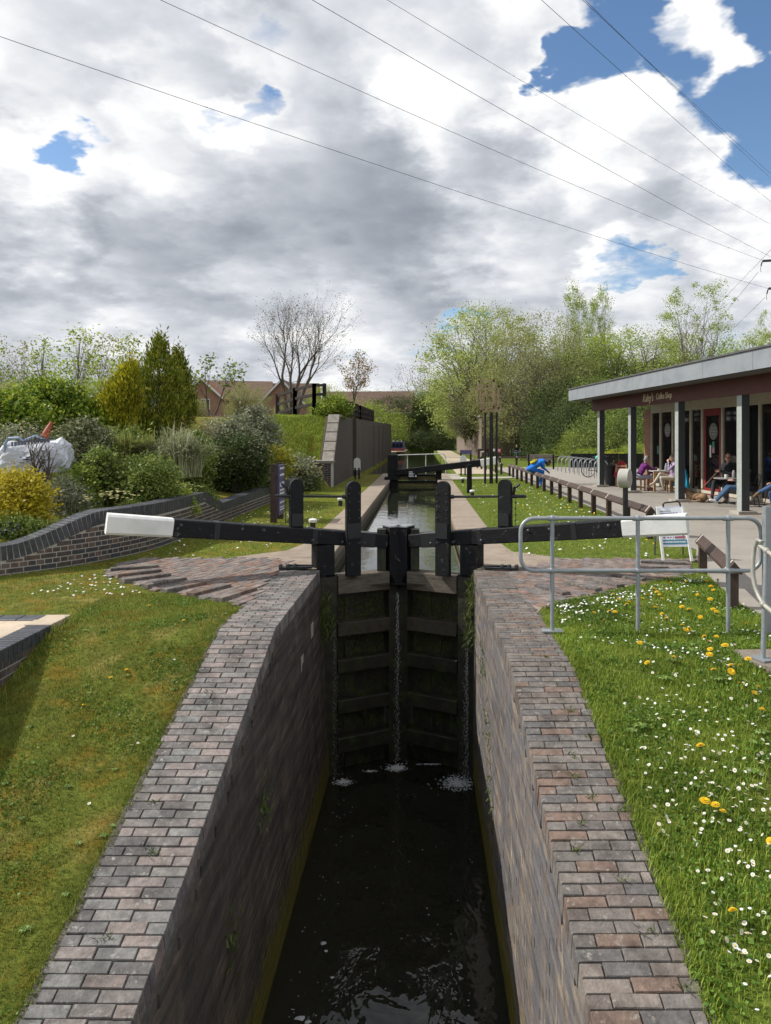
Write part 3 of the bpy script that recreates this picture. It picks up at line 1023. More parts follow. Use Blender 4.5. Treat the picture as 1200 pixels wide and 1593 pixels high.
ab = thing('bridge_abutment', 'tall dark brick bridge abutment beside the canal', 'abutment', (-3.45, 29, 0))
AX = -3.42
top_at = lambda y: 2.80 + (y - 30) * .0125
mb = MB()
prof = [(28.4, 1.02), (30.2, 2.80)]
vs, fs = [], []
yy = [28.35, 29.3, 30.3, 40, 60, 82.3]
tt = [.95, 1.9, 2.80, top_at(40), top_at(60), top_at(82.3)]
for y, t in zip(yy, tt):
 vs += [(AX, y, -1.6), (AX, y, t), (AX - .55, y, t), (AX - .55, y, -1.6)]
for k in range(len(yy) - 1):
 o = k * 4
 fs += [(o, o + 1, o + 5, o + 4), (o + 1, o + 2, o + 6, o + 5), (o + 2, o + 3, o + 7, o + 6)]
fs += [(0, 3, 2, 1), (20, 21, 22, 23)]
mb.add(vs, fs)
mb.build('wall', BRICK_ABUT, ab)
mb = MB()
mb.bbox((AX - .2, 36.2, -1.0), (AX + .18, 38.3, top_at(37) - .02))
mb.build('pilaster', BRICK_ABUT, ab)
for y in (52, 58, 64):
 mb = MB()
 mb.bbox((AX - .2, y, -1.0), (AX + .035, y + .8, top_at(y) - .25))
 mb.build('buttress', BRICK_ABUT, ab)
# sloping stone coping of the wing wall: separate slabs
n = 5
for k in range(n):
 t0, t1 = k / n, (k + 1) / n - .02
 y0, y1 = 28.28 + 2.05 * t0, 28.28 + 2.05 * t1
 z0, z1 = .95 + 1.89 * t0, .95 + 1.89 * t1
 mb = MB()
 mb.bar((AX - .22, y0, z0 + .02), (AX - .22, y1, z1 + .02), .46, .13, ch=.015)
 mb.build('coping_slab', STONE_WING, ab)
mb = MB()
mb.bbox((AX - .46, 30.3, top_at(30.3) - .02), (AX + .03, 31.6, top_at(31) + .06))
mb.build('cap_stone', STONE_WING, ab)
# brick return pier at the foot of the wing wall, built brick by brick
mb = MB()
mb.bbox((-4.24, 27.55, -.2), (-3.43, 28.4, .93))
pier = mb.build('pier', MORTAR, ab)
for row in range(13):
 z = .04 + row * .0705
 hdr = row % 2
 L = .135 if hdr else .27
 x = -4.235
 while x < -3.44:
  l = min(L, -3.43 - x)
  if l > .05:
   brick(pier, BRICK_WALL, (x + l / 2, 27.575, z), (l - .014, .10, .058))
  x += L
mb = MB()
mb.bbox((-4.30, 27.48, .93), (-3.38, 28.45, 1.02))
mb.build('cap_stone', STONE_WING, ab)

# far abutment across the canal
ab2 = thing('bridge_abutment', 'pale sunlit brick abutment under the ivy beyond the towpath', 'abutment', (6.2, 75, 0))
mb = MB()
mb.prism([(6.2, 75, 0), (13.5, 76.5, 0), (13.5, 98, 0), (4.75, 98, 0)], (0, 0, -.3), (0, 0, 4.1))
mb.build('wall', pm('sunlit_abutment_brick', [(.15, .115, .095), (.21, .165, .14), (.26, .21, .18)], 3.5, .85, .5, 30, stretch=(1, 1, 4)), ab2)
mb = MB()
mb.prism([(6.05, 74.85, 0), (13.6, 76.35, 0), (13.6, 98.1, 0), (4.6, 98.1, 0)], (0, 0, 4.1), (0, 0, 4.28))
mb.build('cap_stone', STONE_WING, ab2)
rw = MB()
rw.bbox((9.2, 71.8, -.2), (15.5, 72.2, 2.3))
tag(rw.build('boundary_wall', BRICK_ABUT), 'shaded brick wall behind the couple on the bench', 'wall')


# ================================================================ lock gates
MOSS = leafmat('moss', (.018, .028, .005), (.045, .054, .010), (.075, .08, .018), .15, .9)
def tufts(n, place, hmin, hmax, w, mat, name, parent, hang=.0, spread=.5):
 V, Fc = [], []
 for i in range(n):
  p = place()
  h = random.uniform(hmin, hmax)
  a = random.uniform(0, 2 * math.pi)
  l = Vector((math.cos(a), math.sin(a), 0)) * h * spread
  up = Vector((0, 0, h if random.random() > hang else -h))
  s = Vector((-math.sin(a), math.cos(a), 0)) * w
  o = len(V)
  V += [p - s, p + s, p + l * .4 + up * .6 + s * .6, p + l + up]
  Fc += [(o, o + 1, o + 2), (o, o + 2, o + 3)]
 return link(name, np_mesh(name, np.array([tuple(v) for v in V]), np.array(Fc), mat), parent, 'stuff')

def paddle_post(mb, c, w, d, z0, z1, ang):
 """plank post with a rounded head"""
 s = Vector((math.cos(ang), math.sin(ang), 0))
 n = Vector((-math.sin(ang), math.cos(ang), 0))
 c = Vector(c)
 outl = [c - s * w / 2 + Vector((0, 0, z0)), c + s * w / 2 + Vector((0, 0, z0)), c + s * w / 2 + Vector((0, 0, z1 - w / 2))]
 for k in range(1, 9):
  a = math.pi * k / 9
  outl.append(c + s * (w / 2) * math.cos(a) + Vector((0, 0, z1 - w / 2 + w / 2 * math.sin(a))))
 outl.append(c - s * w / 2 + Vector((0, 0, z1 - w / 2)))
 mb.prism(outl, -n * d / 2, n * d / 2)

RAIL_WOOD = pm('mossy_oak', [(.03, .026, .018), (.055, .047, .034), (.085, .074, .055)], 7, .8, .6, 40, .12, fleck=((.03, .04, .012), 7, .56))
def tail_gate(side):
 heel = Vector((XL + .06, YG + .1, 0)) if side < 0 else Vector((XR - .06, YG + .1, 0))
 mit = Vector((-.35 + side * .012, 11.12, 0))
 d = (mit - heel).normalized()
 n = Vector((-d.y, d.x, 0)) * (1 if side < 0 else -1)       # upstream side
 L = (mit - heel).length
 ang = math.atan2(d.y, d.x)
 lab = 'lock gate leaf on the garden side with black balance beam pointing to the garden wall' if side < 0 else 'lock gate leaf on the cafe side with black balance beam behind the galvanised railing'
 g = thing('lock_gate', lab, 'lock gate', (heel.x, heel.y, -3), 'pair of tail gates closing the lock')
 rails = [(-.40, -.13, .27, GREY_WOOD), (-1.02, -.82, .26, RAIL_WOOD), (-1.56, -1.36, .25, WET_WOOD), (-2.15, -1.95, .25, WET_WOOD), (-2.72, -2.5, .25, WET_WOOD)]
 for z0, z1, t, mt in rails:
  mb = MB()
  a, b = heel + d * .14, mit - d * .20
  zz = Vector((0, 0, (z0 + z1) / 2))
  mb.bar(a + zz, b + zz, t, z1 - z0, ch=.012)
  mb.build('rail', mt, g)
 k = 5
 for i in range(k):
  mb = MB()
  a = heel + d * (.14 + (L - .34) * i / k) + n * .07
  b = heel + d * (.14 + (L - .34) * (i + 1) / k - .008) + n * .07
  zz = Vector((0, 0, -1.75 + random.uniform(-.01, .01)))
  mb.bar(a + zz, b + zz, .06 + random.uniform(0, .012), 2.7)
  mb.build('plank', WET_WOOD, g)
 # posts
 mb = MB()
 c = heel - d * .02
 mb.box((c.x, c.y, -1.6), (.27, .27, 3.0), (0, 0, ang))
 mb.build('heel_post', WET_WOOD, g)
 mb = MB()
 mb.box((c.x - d.x * .03, c.y - d.y * .03, .10), (.26, .27, .46), (0, 0, ang))
 mb.build('heel_block', BLACK_WOOD, g)
 mb = MB()
 c = mit - d * .10
 mb.box((c.x, c.y, -1.7), (.20, .24, 2.7), (0, 0, ang))
 mb.build('mitre_post', WET_WOOD, g)
 mb = MB()
 fr = mit - d * .10 - n * .0
 s0 = c - d * .10
 e0 = c + d * .098
 outl = [s0 + Vector((0, 0, .53)), e0 + Vector((0, 0, .53)), e0 + Vector((0, 0, -.36)), c + d * .05 + Vector((0, 0, -.42)), s0 + Vector((0, 0, -.12))]
 mb.prism(outl, -n * .14, n * .12)
 ph = mb.build('mitre_post_head', BLACK_WOOD, g)
 mb = MB()
 mb.prism([s0 + Vector((0, 0, .531)), e0 + Vector((0, 0, .531)), e0 + Vector((0, 0, .548)), s0 + Vector((0, 0, .548))], -n * .15, n * .13)
 mb.build('steel_cap', GALV, ph)
 mb = MB()
 mb.bar(s0 - d * .06 + n * .02 + Vector((0, 0, -.12)), s0 - d * .06 + n * .02 + Vector((0, 0, .50)), .13, .20)
 mb.build('rubbing_strip', WET_WOOD, ph)
 # balance beam: rises towards its white tail
 t_end = 2.95 + (.07 if side > 0 else 0)
 zb = lambda t: .300 + (.785 - .300) * (t + L) / (t_end + L)
 pt = lambda t: heel - d * t + Vector((0, 0, zb(t)))
 mb = MB()
 t_w = t_end - .80
 mb.bar(pt(-L + .23), pt(t_w), .27, .20, h2=.235, ch=.014)
 bm_ = mb.build('balance_beam', BLACK_WOOD, g)
 mb = MB()
 mb.bar(pt(t_w), pt(t_end), .275, .242, h2=.26, w2=.30, ch=.03)
 mb.build('beam_end', WHITE_WOOD, bm_)
 mb = MB()
 mb.bar(pt(-L * .62), pt(-L * .40), .285, .215, ch=.008)
 mb.build('strap', BLACK_METAL, bm_)
 # paddle gear
 pi = heel + d * (.34 if side < 0 else .32) - n * .01
 mb = MB()
 paddle_post(mb, pi - n * .19, .215, .085, -.13, 1.25, ang)
 pp = mb.build('paddle_post', BLACK_WOOD, g)
 mb = MB()
 for q in range(7):
  for sx in (-.075, .075):
   c = pi - n * .24 + d * sx + Vector((0, 0, .35 + q * .12))
   mb.ellipsoid(c, (.012, .012, .012), 6, 4)
 mb.build('bolts', DARK_METAL, pp, kind='stuff')
 for q in (-.55, -.2, .25, .95, 1.25, 2.05):
  mb = MB()
  mb.lathe([(.022, 0), (.022, .008), (.012, .016)], pt(q) - n * .134 + Vector((0, 0, .05 * (1 if q > .5 else -1))), 8, axis=-n)
  mb.build('bolt', DARK_METAL, bm_)
 for q in (.18, 1.55):
  mb = MB()
  mb.bar(pt(q), pt(q + .07), .278, .222 + .01 * q, ch=.006)
  mb.build('strap', BLACK_METAL, bm_)
 mb = MB()
 mb.box(pi - n * .245 + Vector((0, 0, .53)), (.19, .03, .22), (0, 0, ang))
 mb.build('rack_box', BLACK_METAL, pp)
 to = .46 if side < 0 else .57
 po = heel - d * to
 mb = MB()
 paddle_post(mb, po - n * .02, .19, .09, zb(to) + .10, 1.29, ang)
 po_ = mb.build('paddle_post', BLACK_WOOD, g)
 mb = MB()
 mb.box(po - n * .08 + Vector((0, 0, zb(to) + .22)), (.15, .03, .18), (0, 0, ang))
 mb.build('rack_box', BLACK_METAL, po_)
 mb = MB()
 r0 = pi - n * .19 + Vector((0, 0, 1.02))
 r1 = po - n * .02 + Vector((0, 0, 1.045))
 mb.tube([r0, r1], .018, 8)
 e = (r1 - r0).normalized()
 mb.tube([r1, r1 + e * .12, r1 + e * .30], [.03, .03, .022], 8)
 mb.tube([r1 + e * .12 + Vector((0, 0, .02)), r1 + e * .14 + Vector((0, 0, .14))], .022, 6)
 mb.tube([r1 + e * .12 + Vector((0, 0, .10)), r1 + e * .21 + Vector((0, 0, .18))], .02, 6)
 mb.tube([r0 - e * .02, r0 + e * .16], .03, 8)
 mb.build('paddle_rod', BLACK_METAL, g)
 # chain hanging from the outer post
 mb = MB()
 cc = r1 + e * .15
 for q in range(9):
  p0 = cc + Vector((0, 0, -.03 - q * .042))
  mb.bar(p0, p0 + Vector((0, 0, -.036)), .016 if q % 2 else .006, .006 if q % 2 else .016)
 mb.build('chain', BLACK_METAL, g, kind='stuff')
 # moss and weeds on rails and planks
 def pl():
  z = random.choice([-.82, -1.36, -.6, -.7, -.55, -1.15, -1.2, -1.8, -2.3, -1.05])
  q = heel + d * random.uniform(.15, L - .22) - n * (random.uniform(.0, .12) if z in (-.82, -1.36) else -.03)
  return q + Vector((0, 0, z + random.uniform(-.10, .10)))
 tufts(1500, pl, .015, .06, .006, MOSS, 'moss', g, .4, .8)
 return g
gateL, gateR = tail_gate(-1), tail_gate(1)

# ferns and weeds hanging beside the gates
WEED = leafmat('weed_leaf', (.03, .05, .010), (.065, .09, .02), (.11, .12, .035), .3)
def weed_patch(name, label, pts, n, h, w, group=None):
 o = tufts(n, lambda: Vector(random.choice(pts)) + Vector((random.gauss(0, .025), random.gauss(0, .10), random.gauss(0, .09))), h * .5, h, w, WEED, name, None, .55, .9)
 return tag(o, label, None, group)
weed_patch('hanging_weeds', 'green weeds sprouting at the end of the gate beside the sunlit wall', [(.70, 10.25, -.25), (.69, 10.2, -.45), (.66, 10.3, -.65), (.68, 10.1, -.8), (.66, 10.32, -.95)], 260, .11, .005)
weed_patch('hanging_weeds', 'dark weeds sprouting at the gate end beside the shaded wall', [(-1.36, 10.3, -.5), (-1.37, 10.2, -.65), (-1.38, 10.25, -.8), (-1.3, 10.32, -.75)], 300, .12, .006)
for k, (y, z, lab) in enumerate(((6.3, -1.25, 'leafy weed rooted high in the shaded lock wall'), (5.2, -1.65, 'trailing weed in the middle of the shaded lock wall'), (3.9, -1.75, 'pale green fern on the shaded lock wall close to the bottom'))):
 weed_patch('wall_weed', lab, [(XL + .06, y, z), (XL + .07, y + .1, z - .1), (XL + .08, y, z - .2)], 60, .06, .010, 'weeds in the shaded lock wall')
for k, (y, z, lab) in enumerate(((8.6, -.75, 'upper weed growing out of the sunlit lock wall'), (8.0, -1.35, 'middle weed growing out of the sunlit lock wall'), (7.6, -1.9, 'lower weed growing out of the sunlit lock wall'))):
 weed_patch('wall_weed', lab, [(XR - .01, y, z), (XR - .02, y + .15, z + .1), (XR - .01, y - .1, z - .1)], 70, .06, .007, 'weeds in the sunlit lock wall')

# two small numbered plates on the shaded wall
for y, z, lab in ((9.35, -.62, 'small pale plate on the shaded lock wall nearer the gate'), (8.55, -.80, 'small grey plate on the shaded lock wall farther from the gate')):
 mb = MB()
 mb.bbox((XL - .01, y, z - .09), (XL + .035, y + .16, z + .09))
 tag(mb.build('wall_plate', CONC_GREY), lab, 'plate', 'plates on the lock wall')

# leaking water and foam at the foot of the gates
def drops(n, fn, rmin, rmax, name, mat, parent=None):
 mb = MB()
 for i in range(n):
  p = fn(i / n)
  r = random.uniform(rmin, rmax)
  mb.add([p + Vector((r, 0, 0)), p + Vector((-r * .5, r * .8, 0)), p + Vector((-r * .5, -r * .8, 0)), p + Vector((0, 0, r * 2.6)), p - Vector((0, 0, r * 2.0))], [(0, 1, 3), (1, 2, 3), (2, 0, 3), (1, 0, 4), (2, 1, 4), (0, 2, 4)])
 return tag(mb.build(name, mat, parent), kind='stuff')
drops(560, lambda t: Vector((-.36 + random.gauss(0, .010 + .02 * t), 10.93 - .10 * t + random.gauss(0, .012), -.45 - 2.55 * t)), .0015, .0055, 'leaking_water', FOAM)
drops(800, lambda t: Vector((XR - .09 - abs(random.gauss(0, .02 + .03 * t)), 10.30 - .12 * t + random.gauss(0, .02), -.95 - 2.05 * t)), .0015, .0055, 'leaking_water', FOAM)
drops(260, lambda t: Vector((XL + .20 + abs(random.gauss(0, .02 + .05 * t)), 10.32 - .1 * t + random.gauss(0, .03), -.85 - 2.15 * t)), .0012, .0045, 'leaking_water', FOAM_DIM)

def foam_patch(cx, cy, rx, ry, n, smin, smax, mb):
 for i in range(n):
  a, q = random.uniform(0, 2 * math.pi), abs(random.gauss(0, .5))
  x, y = cx + rx * q * math.cos(a), cy + ry * q * math.sin(a)
  if not (-1.30 < x < .72): continue
  s = random.uniform(smin, smax)
  k = random.randint(5, 7)
  a0 = random.random() * 6
  ring = [(x + s * random.uniform(.6, 1.2) * math.cos(a0 + 6.283 * j / k) * 1.2, y + s * random.uniform(.5, 1.1) * math.sin(a0 + 6.283 * j / k), ZW_LOW + .006) for j in range(k)]
  mb.add(ring + [(x, y, ZW_LOW + .006 + s * .35)], [(j, (j + 1) % k, k) for j in range(k)])
mb = MB()
for cx, cy, rx, ry, n in ((-.36, 10.72, .16, .12, 170), (.50, 10.25, .26, .26, 260), (.15, 10.85, .25, .03, 60), (-1.10, 10.28, .14, .10, 80), (-.75, 10.62, .10, .04, 25)):
 foam_patch(cx, cy, rx, ry, n * 3, .004, .015, mb)
tag(mb.build('foam', FOAM), kind='stuff')
mb = MB()
for i in range(120):
 y = random.uniform(5.3, 10.2)
 x = random.choice((random.uniform(-1.3, .7), random.gauss(-1.05, .12), random.gauss(.2, .3)))
 foam_patch(x, y, .01, .01, 1, .002, .008, mb)
for x, y, s in ((-.95, 7.0, .03), (-1.02, 6.1, .04), (-.95, 6.05, .03), (-.80, 6.55, .02), (-.9, 6.9, .018)):
 foam_patch(x, y, .01, .01, 2, s * .7, s, mb)
tag(mb.build('foam_flecks', FOAM_DIM), kind='stuff')

# ================================================================ head gate of the lock
hg = thing('head_gate', 'single head gate with one long black balance beam at the far end of the lock', 'lock gate', (XL, 33, -1))
MOSSY = pm('mossy_boards', [(.10, .10, .035), (.155, .145, .06), (.20, .185, .09)], 4, .8, .3, 30, .1)
for z0, z1 in ((-.02, .20), (-.32, -.10), (-.62, -.40)):
 mb = MB()
 mb.bbox((XL + .1, 33.05, z0), (XR - .05, 33.2, z1))
 mb.build('board', MOSSY, hg)
for z in (.22, -.08):
 mb = MB()
 mb.bbox((XL + .1, 32.95, z - .05), (XR - .05, 33.25, z + .02))
 mb.build('rail', BLACK_WOOD, hg)
mb = MB()
mb.bbox((XL - .08, 32.9, -.5), (XL + .38, 33.3, 1.12))
mb.build('mitre_post', BLACK_WOOD, hg)
mb = MB()
mb.bbox((XL - .22, 32.7, .0), (XL + .46, 33.4, .12))
mb.build('post_shoe', BLACK_WOOD, hg)
mb = MB()
mb.bbox((XR - .1, 32.9, -.3), (XR + .16, 33.2, .48))
mb.build('heel_post', BLACK_WOOD, hg)
mb = MB()
mb.bar((XL + .32, 33.0, .32), (2.66, 32.3, .78), .30, .26, h2=.30, ch=.02)
hb = mb.build('balance_beam', BLACK_WOOD, hg)
mb = MB()
mb.bar((2.66, 32.3, .78), (3.36, 32.1, .90), .31, .32, h2=.36, ch=.025)
mb.build('beam_end', WHITE_WOOD, hb)
mb = MB()
mb.bbox((-.62, 32.72, .05), (-.18, 32.8, .46))
sb = mb.build('notice_board', BLACK_WOOD, hg)
mb = MB()
for k, w in enumerate((.22, .26, .20, .24)):
 mb.bbox((-.57, 32.712, .34 - k * .065), (-.57 + w, 32.719, .375 - k * .065))
mb.add([(-.30, 32.714, .14), (-.21, 32.714, .14), (-.255, 32.714, .26)], [(0, 1, 2)])
mb.build('lettering', PRINT_WHITE, sb)
mb = MB()
pts = [(-1.42, 33.6, .0), (-1.42, 33.6, .96), (-1.36, 33.6, 1.06), (-1.25, 33.6, 1.09), (.98, 33.6, 1.16), (1.08, 33.6, 1.10), (1.12, 33.6, .9), (1.12, 33.6, .0)]
mb.tube(pts, .022, 6)
for x in (-.65, .2):
 mb.tube([(x, 33.6, -.1), (x, 33.6, 1.12)], .02, 6)
tag(mb.build('handrail', plain('white_rail_paint', (.62, .62, .58), .5), hg))

# gear posts, notice posts and bollards along the lock
def round_board(name, label, cat, c, w, z0, z1, leg, mat):
 t = thing(name, label, cat, (c[0], c[1], 0))
 mb = MB()
 outl = [(c[0] - w / 2, c[1], z0), (c[0] + w / 2, c[1], z0), (c[0] + w / 2, c[1], z1 - w / 2)]
 outl += [(c[0] + w / 2 * math.cos(math.pi * k / 8), c[1], z1 - w / 2 + w / 2 * math.sin(math.pi * k / 8)) for k in range(1, 8)] + [(c[0] - w / 2, c[1], z1 - w / 2)]
 mb.prism(outl, (0, -.04, 0), (0, .04, 0))
 mb.build('board', mat, t)
 for s in (-1, 1):
  mb = MB()
  mb.bbox((c[0] + s * w * .30 - .035, c[1] - .05, 0), (c[0] + s * w * .30 + .035, c[1] + .06, z0 + .1))
  mb.build('leg', BLACK_WOOD, t)
 return t
round_board('depth_board', 'white round topped board on black legs by the dark abutment', 'board', (-2.96, 33.4), .30, .42, .98, 1, WHITE_WOOD)
round_board('depth_board', 'white round topped board on black legs beside the head gate beam', 'board', (2.12, 37.0), .34, .40, 1.02, 1, WHITE_WOOD)
mb = MB()
mb.bar((1.64, 24.9, 0), (1.64, 24.9, .97), .17, .17, ch=.012)
tag(mb.build('wooden_post', BLACK_WOOD), 'plain black square post on the grass past the paddle gear', 'post')
def bollard(u, v, label):
 c = G(u, v)
 t = thing('mooring_bollard', label, 'bollard', c, 'small mooring bollards along the lock')
 mb = MB()
 mb.lathe([(.06, 0), (.055, .15)], c, 12)
 mb.build('base', BLACK_METAL, t, True)
 mb = MB()
 mb.lathe([(.075, .15), (.088, .17), (.085, .21), (.06, .225)], c, 12)
 mb.build('cap', WHITE_WOOD, t, True)
bollard(487, 824, 'white capped bollard on the garden side grass closest to the tail gate')
bollard(530, 787, 'white capped bollard on the garden side grass farther from the tail gate')
bollard(735, 773, 'white capped bollard on the cafe side grass closest to the tail gate')
bollard(720, 751, 'white capped bollard on the cafe side grass near the head gate')
# rusty anchor plates where the gate collars are fixed
for (x, y, s) in ((-1.78, 10.42, -1), (1.12, 10.36, 1)):
 t = thing('gate_anchor', 'black iron collar strap beside the %s gate heel' % ('garden side' if s < 0 else 'cafe side'), 'ironwork', (x, y, 0))
 mb = MB()
 mb.bar((x - s * .22, y - .05, .03), (x + s * .24, y - .14, .03), .05, .03)
 mb.bar((x - s * .22, y + .07, .03), (x + s * .12, y + .10, .03), .05, .03)
 mb.build('strap', BLACK_METAL, t)
 for q in range(3):
  mb = MB()
  mb.lathe([(.03, 0), (.03, .05), (.015, .06)], (x + s * (.02 + .1 * q), y - .09 - .01 * q, .03), 8)
  mb.build('nut', DARK_METAL, t)


# ================================================================ cafe
CU, CW, CO = Vector((-.102, .9948, 0)), Vector((.9948, .102, 0)), Vector((8.0, 18.06, 0))
def C(s, t, z=0.0):
 return CO + CU * s + CW * t + Vector((0, 0, z))
def cbox(mb, s0, s1, t0, t1, z0, z1, mi=0):
 vs = [C(s, t, z) for z in (z0, z1) for s, t in ((s0, t0), (s0, t1), (s1, t1), (s1, t0))]
 return mb.add(vs, [(0, 1, 2, 3), (7, 6, 5, 4), (0, 4, 5, 1), (1, 5, 6, 2), (2, 6, 7, 3), (3, 7, 4, 0)], mi)
def cpart(name, mat, parent, *a):
 mb = MB()
 cbox(mb, *a)
 return mb.build(name, mat, parent)
def s_at(u, t):
 """station along the front that the photo column u meets on the line at depth t"""
 k = (u - U0) / F
 p = CO + CW * t
 return (p.x - k * p.y) / (k * CU.y - CU.x)
cafe = thing('coffee_shop', 'single storey coffee shop with maroon sign board and zinc edged roof', 'cafe', C(3, 3))
TF = 2.2                                     # glazing line
BRICK_RED, nt, b = new_mat('cafe_brick')
pos = nd(nt, 'ShaderNodeNewGeometry').outputs['Position']
sp = nd(nt, 'ShaderNodeSeparateXYZ', {0: pos})
uvv = nd(nt, 'ShaderNodeCombineXYZ', {0: mth(nt, 'ADD', sp.outputs[0], sp.outputs[1]), 1: sp.outputs[2], 2: 0.0}).outputs[0]
bt = nd(nt, 'ShaderNodeTexBrick', {'Vector': uvv, 'Color1': (.30, .12, .06, 1), 'Color2': (.22, .085, .05, 1), 'Mortar': (.30, .26, .21, 1), 'Scale': 1.0, 'Mortar Size': .008, 'Brick Width': .225, 'Row Height': .08})
nt.links.new(bt.outputs[0], b.inputs['Base Color'])
b.inputs['Roughness'].default_value = .85
# floor slab, walls, roof
cpart('floor_slab', CONC_GREY, cafe, -9, 11.2, TF, 9.5, -.2, .03)
s_end = s_at(1014.5, TF)
cpart('brick_pillar', BRICK_RED, cafe, s_end + .02, s_end + .62, TF - .06, TF + .5, .03, 3.0)
cpart('end_wall', BRICK_RED, cafe, s_end + .08, s_end + .5, TF + .5, 9.5, .03, 3.3)
cpart('back_wall', BRICK_RED, cafe, -9, s_end + .5, 9.5, 9.8, .03, 3.3)
cpart('near_wall', BRICK_RED, cafe, -9.3, -9, TF, 9.8, .03, 3.3)
S_F0, S_F1 = -7.0, 11.5
mb = MB()
vs = []
for s in (S_F0, S_F1):
 vs += [C(s, -.80, 3.80), C(s, 9.9, 4.15), C(s, 9.9, 3.90), C(s, -.80, 3.42)]
mb.add(vs, [(0, 4, 5, 1), (1, 5, 6, 2), (2, 6, 7, 3), (3, 7, 4, 0), (0, 1, 2, 3), (4, 7, 6, 5)])
roof = mb.build('roof', ROOF_FELT, cafe)
cpart('soffit_board', SOFFIT, cafe, S_F0, S_F1 - .05, -.74, TF + .3, 3.385, 3.412)
s = S_F1
k = 0
wd = [2.1, 2.2, 2.25, 2.25, 2.3, 2.3, 2.3, 2.3, 2.3]
for L in wd:
 mb = MB()
 cbox(mb, s - L + .012, s, -.86, -.81, 3.39, 3.83)
 mb.build('fascia_panel', LEAD, roof)
 s -= L
for q in range(4):
 mb = MB()
 cbox(mb, S_F1, S_F1 + .05, -.86 + q * 2.4, -.86 + (q + 1) * 2.4 - .012, 3.39, 3.83 + q * .05)
 mb.build('fascia_panel', LEAD, roof)
mb = MB()
cbox(mb, S_F0, S_F1 + .07, -.90, -.70, 3.832, 3.875)
mb.build('roof_edge', ROOF_FELT, roof)
# posts
for u_, v_, s in ((937, 757, 10.15), (991, 766, 7.05), (1056, 782, 3.45), (1157, 799, 0.0), (0, 0, -3.4)):
 p = MB()
 cbox(p, s - .11, s + .11, -.10, .10, .05, 2.96)
 po = p.build('post', DARK_METAL, cafe)
 cpart('sunlit_side', STEEL_SUNLIT, po, s - .112, s + .112, -.108, -.099, .06, 2.95)  # pale sheet paints sun on this side; dark body colour carries the shaded sides
 cpart('pad', CONC_GREY, po, s - .26, s + .20, -.26, .22, .0, .075)
# sign beam with its lettering
bm_ = cpart('sign_board', MAROON, cafe, -7, 10.75, -.15, -.11, 2.94, 3.38)
cpart('beam', BLACK_METAL, cafe, -7, 10.72, -.105, .105, 2.962, 3.38)
def text_mesh(name, body, size, mat, parent, origin, xdir, nrm, shear=0.0, ext=.004, sx=1.0, align='LEFT'):
 cu = bpy.data.curves.new(name, 'FONT')
 cu.body = body
 cu.size = size
 cu.shear = shear
 cu.extrude = ext
 cu.align_x = align
 tmp = bpy.data.objects.new(name, cu)
 col.objects.link(tmp)
 dg = bpy.context.evaluated_depsgraph_get()
 me = bpy.data.meshes.new_from_object(tmp.evaluated_get(dg))
 bpy.data.objects.remove(tmp)
 xd, nr = Vector(xdir).normalized(), Vector(nrm).normalized()
 up = nr.cross(xd)
 M = Matrix(((xd.x * sx, up.x, nr.x, origin[0]), (xd.y * sx, up.y, nr.y, origin[1]), (xd.z * sx, up.z, nr.z, origin[2]), (0, 0, 0, 1)))
 me.transform(M)
 me.materials.clear()
 me.materials.append(mat)
 o = link(name, me, parent)
 return o
s0 = s_at(1000, -.15)
sL = s0 - s_at(1047, -.15)
text_mesh('lettering', "Kaley's", .36, SIGN_CREAM, bm_, C(s0 - .02, -.156, 3.06), -CU, -CW, .25, .006, sL * .43 / 1.16)
text_mesh('lettering', "Coffee Shop", .27, SIGN_CREAM, bm_, C(s0 - sL * .47, -.156, 3.09), -CU, -CW, .12, .006, sL * .53 / 1.42)
# glazing
mull = [1014.6, 1029, 1048, 1062, 1076, 1094]
mull_s = [s_at(u, TF) for u in mull]
dr0, dr1 = s_at(1096.5, TF), s_at(1123, TF)
mull_s += [s_at(1125.5, TF), s_at(1150, TF), s_at(1184, TF), -1.6, -3.6, -5.6, -8.9]
for i, s in enumerate(mull_s):
 cpart('mullion', CREAM_FRAME, cafe, s - .055, s + .055, TF - .05, TF + .08, .03, 3.0)
cpart('head_frame', CREAM_FRAME, cafe, -8.9, s_end, TF - .04, TF + .07, 2.86, 3.38)
cpart('sill_frame', CREAM_FRAME, cafe, -8.9, s_end, TF - .04, TF + .07, .031, .13)
for a_, b_ in zip(mull_s, mull_s[1:]):
 if abs(a_ - mull_s[5]) < .01: continue
 cpart('pane', GLASS, cafe, b_ + .055, a_ - .055, TF + .01, TF + .025, .13, 2.86)
door = cpart('door', RED_PAINT, cafe, dr0 - .13, dr0, TF - .035, TF + .03, .04, 2.855)
cpart('door_stile', RED_PAINT, door, dr1, dr1 + .10, TF - .035, TF + .03, .04, 2.855)
cpart('door_rail', RED_PAINT, door, dr1 + .10, dr0 - .13, TF - .035, TF + .03, 2.62, 2.855)
cpart('door_rail', RED_PAINT, door, dr1 + .10, dr0 - .13, TF - .035, TF + .03, .04, .22)
cpart('pane', GLASS, door, dr1 + .10, dr0 - .13, TF - .005, TF + .005, .22, 2.62)
mb = MB()
mb.tube([C(dr0 - .08, TF - .04, 1.0), C(dr0 - .08, TF - .09, 1.0), C(dr0 - .08, TF - .09, 1.35), C(dr0 - .08, TF - .04, 1.35)], .014, 6)
mb.build('handle', GALV, door)
DECAL = plain('frosted_decal', (.17, .175, .17), .7)
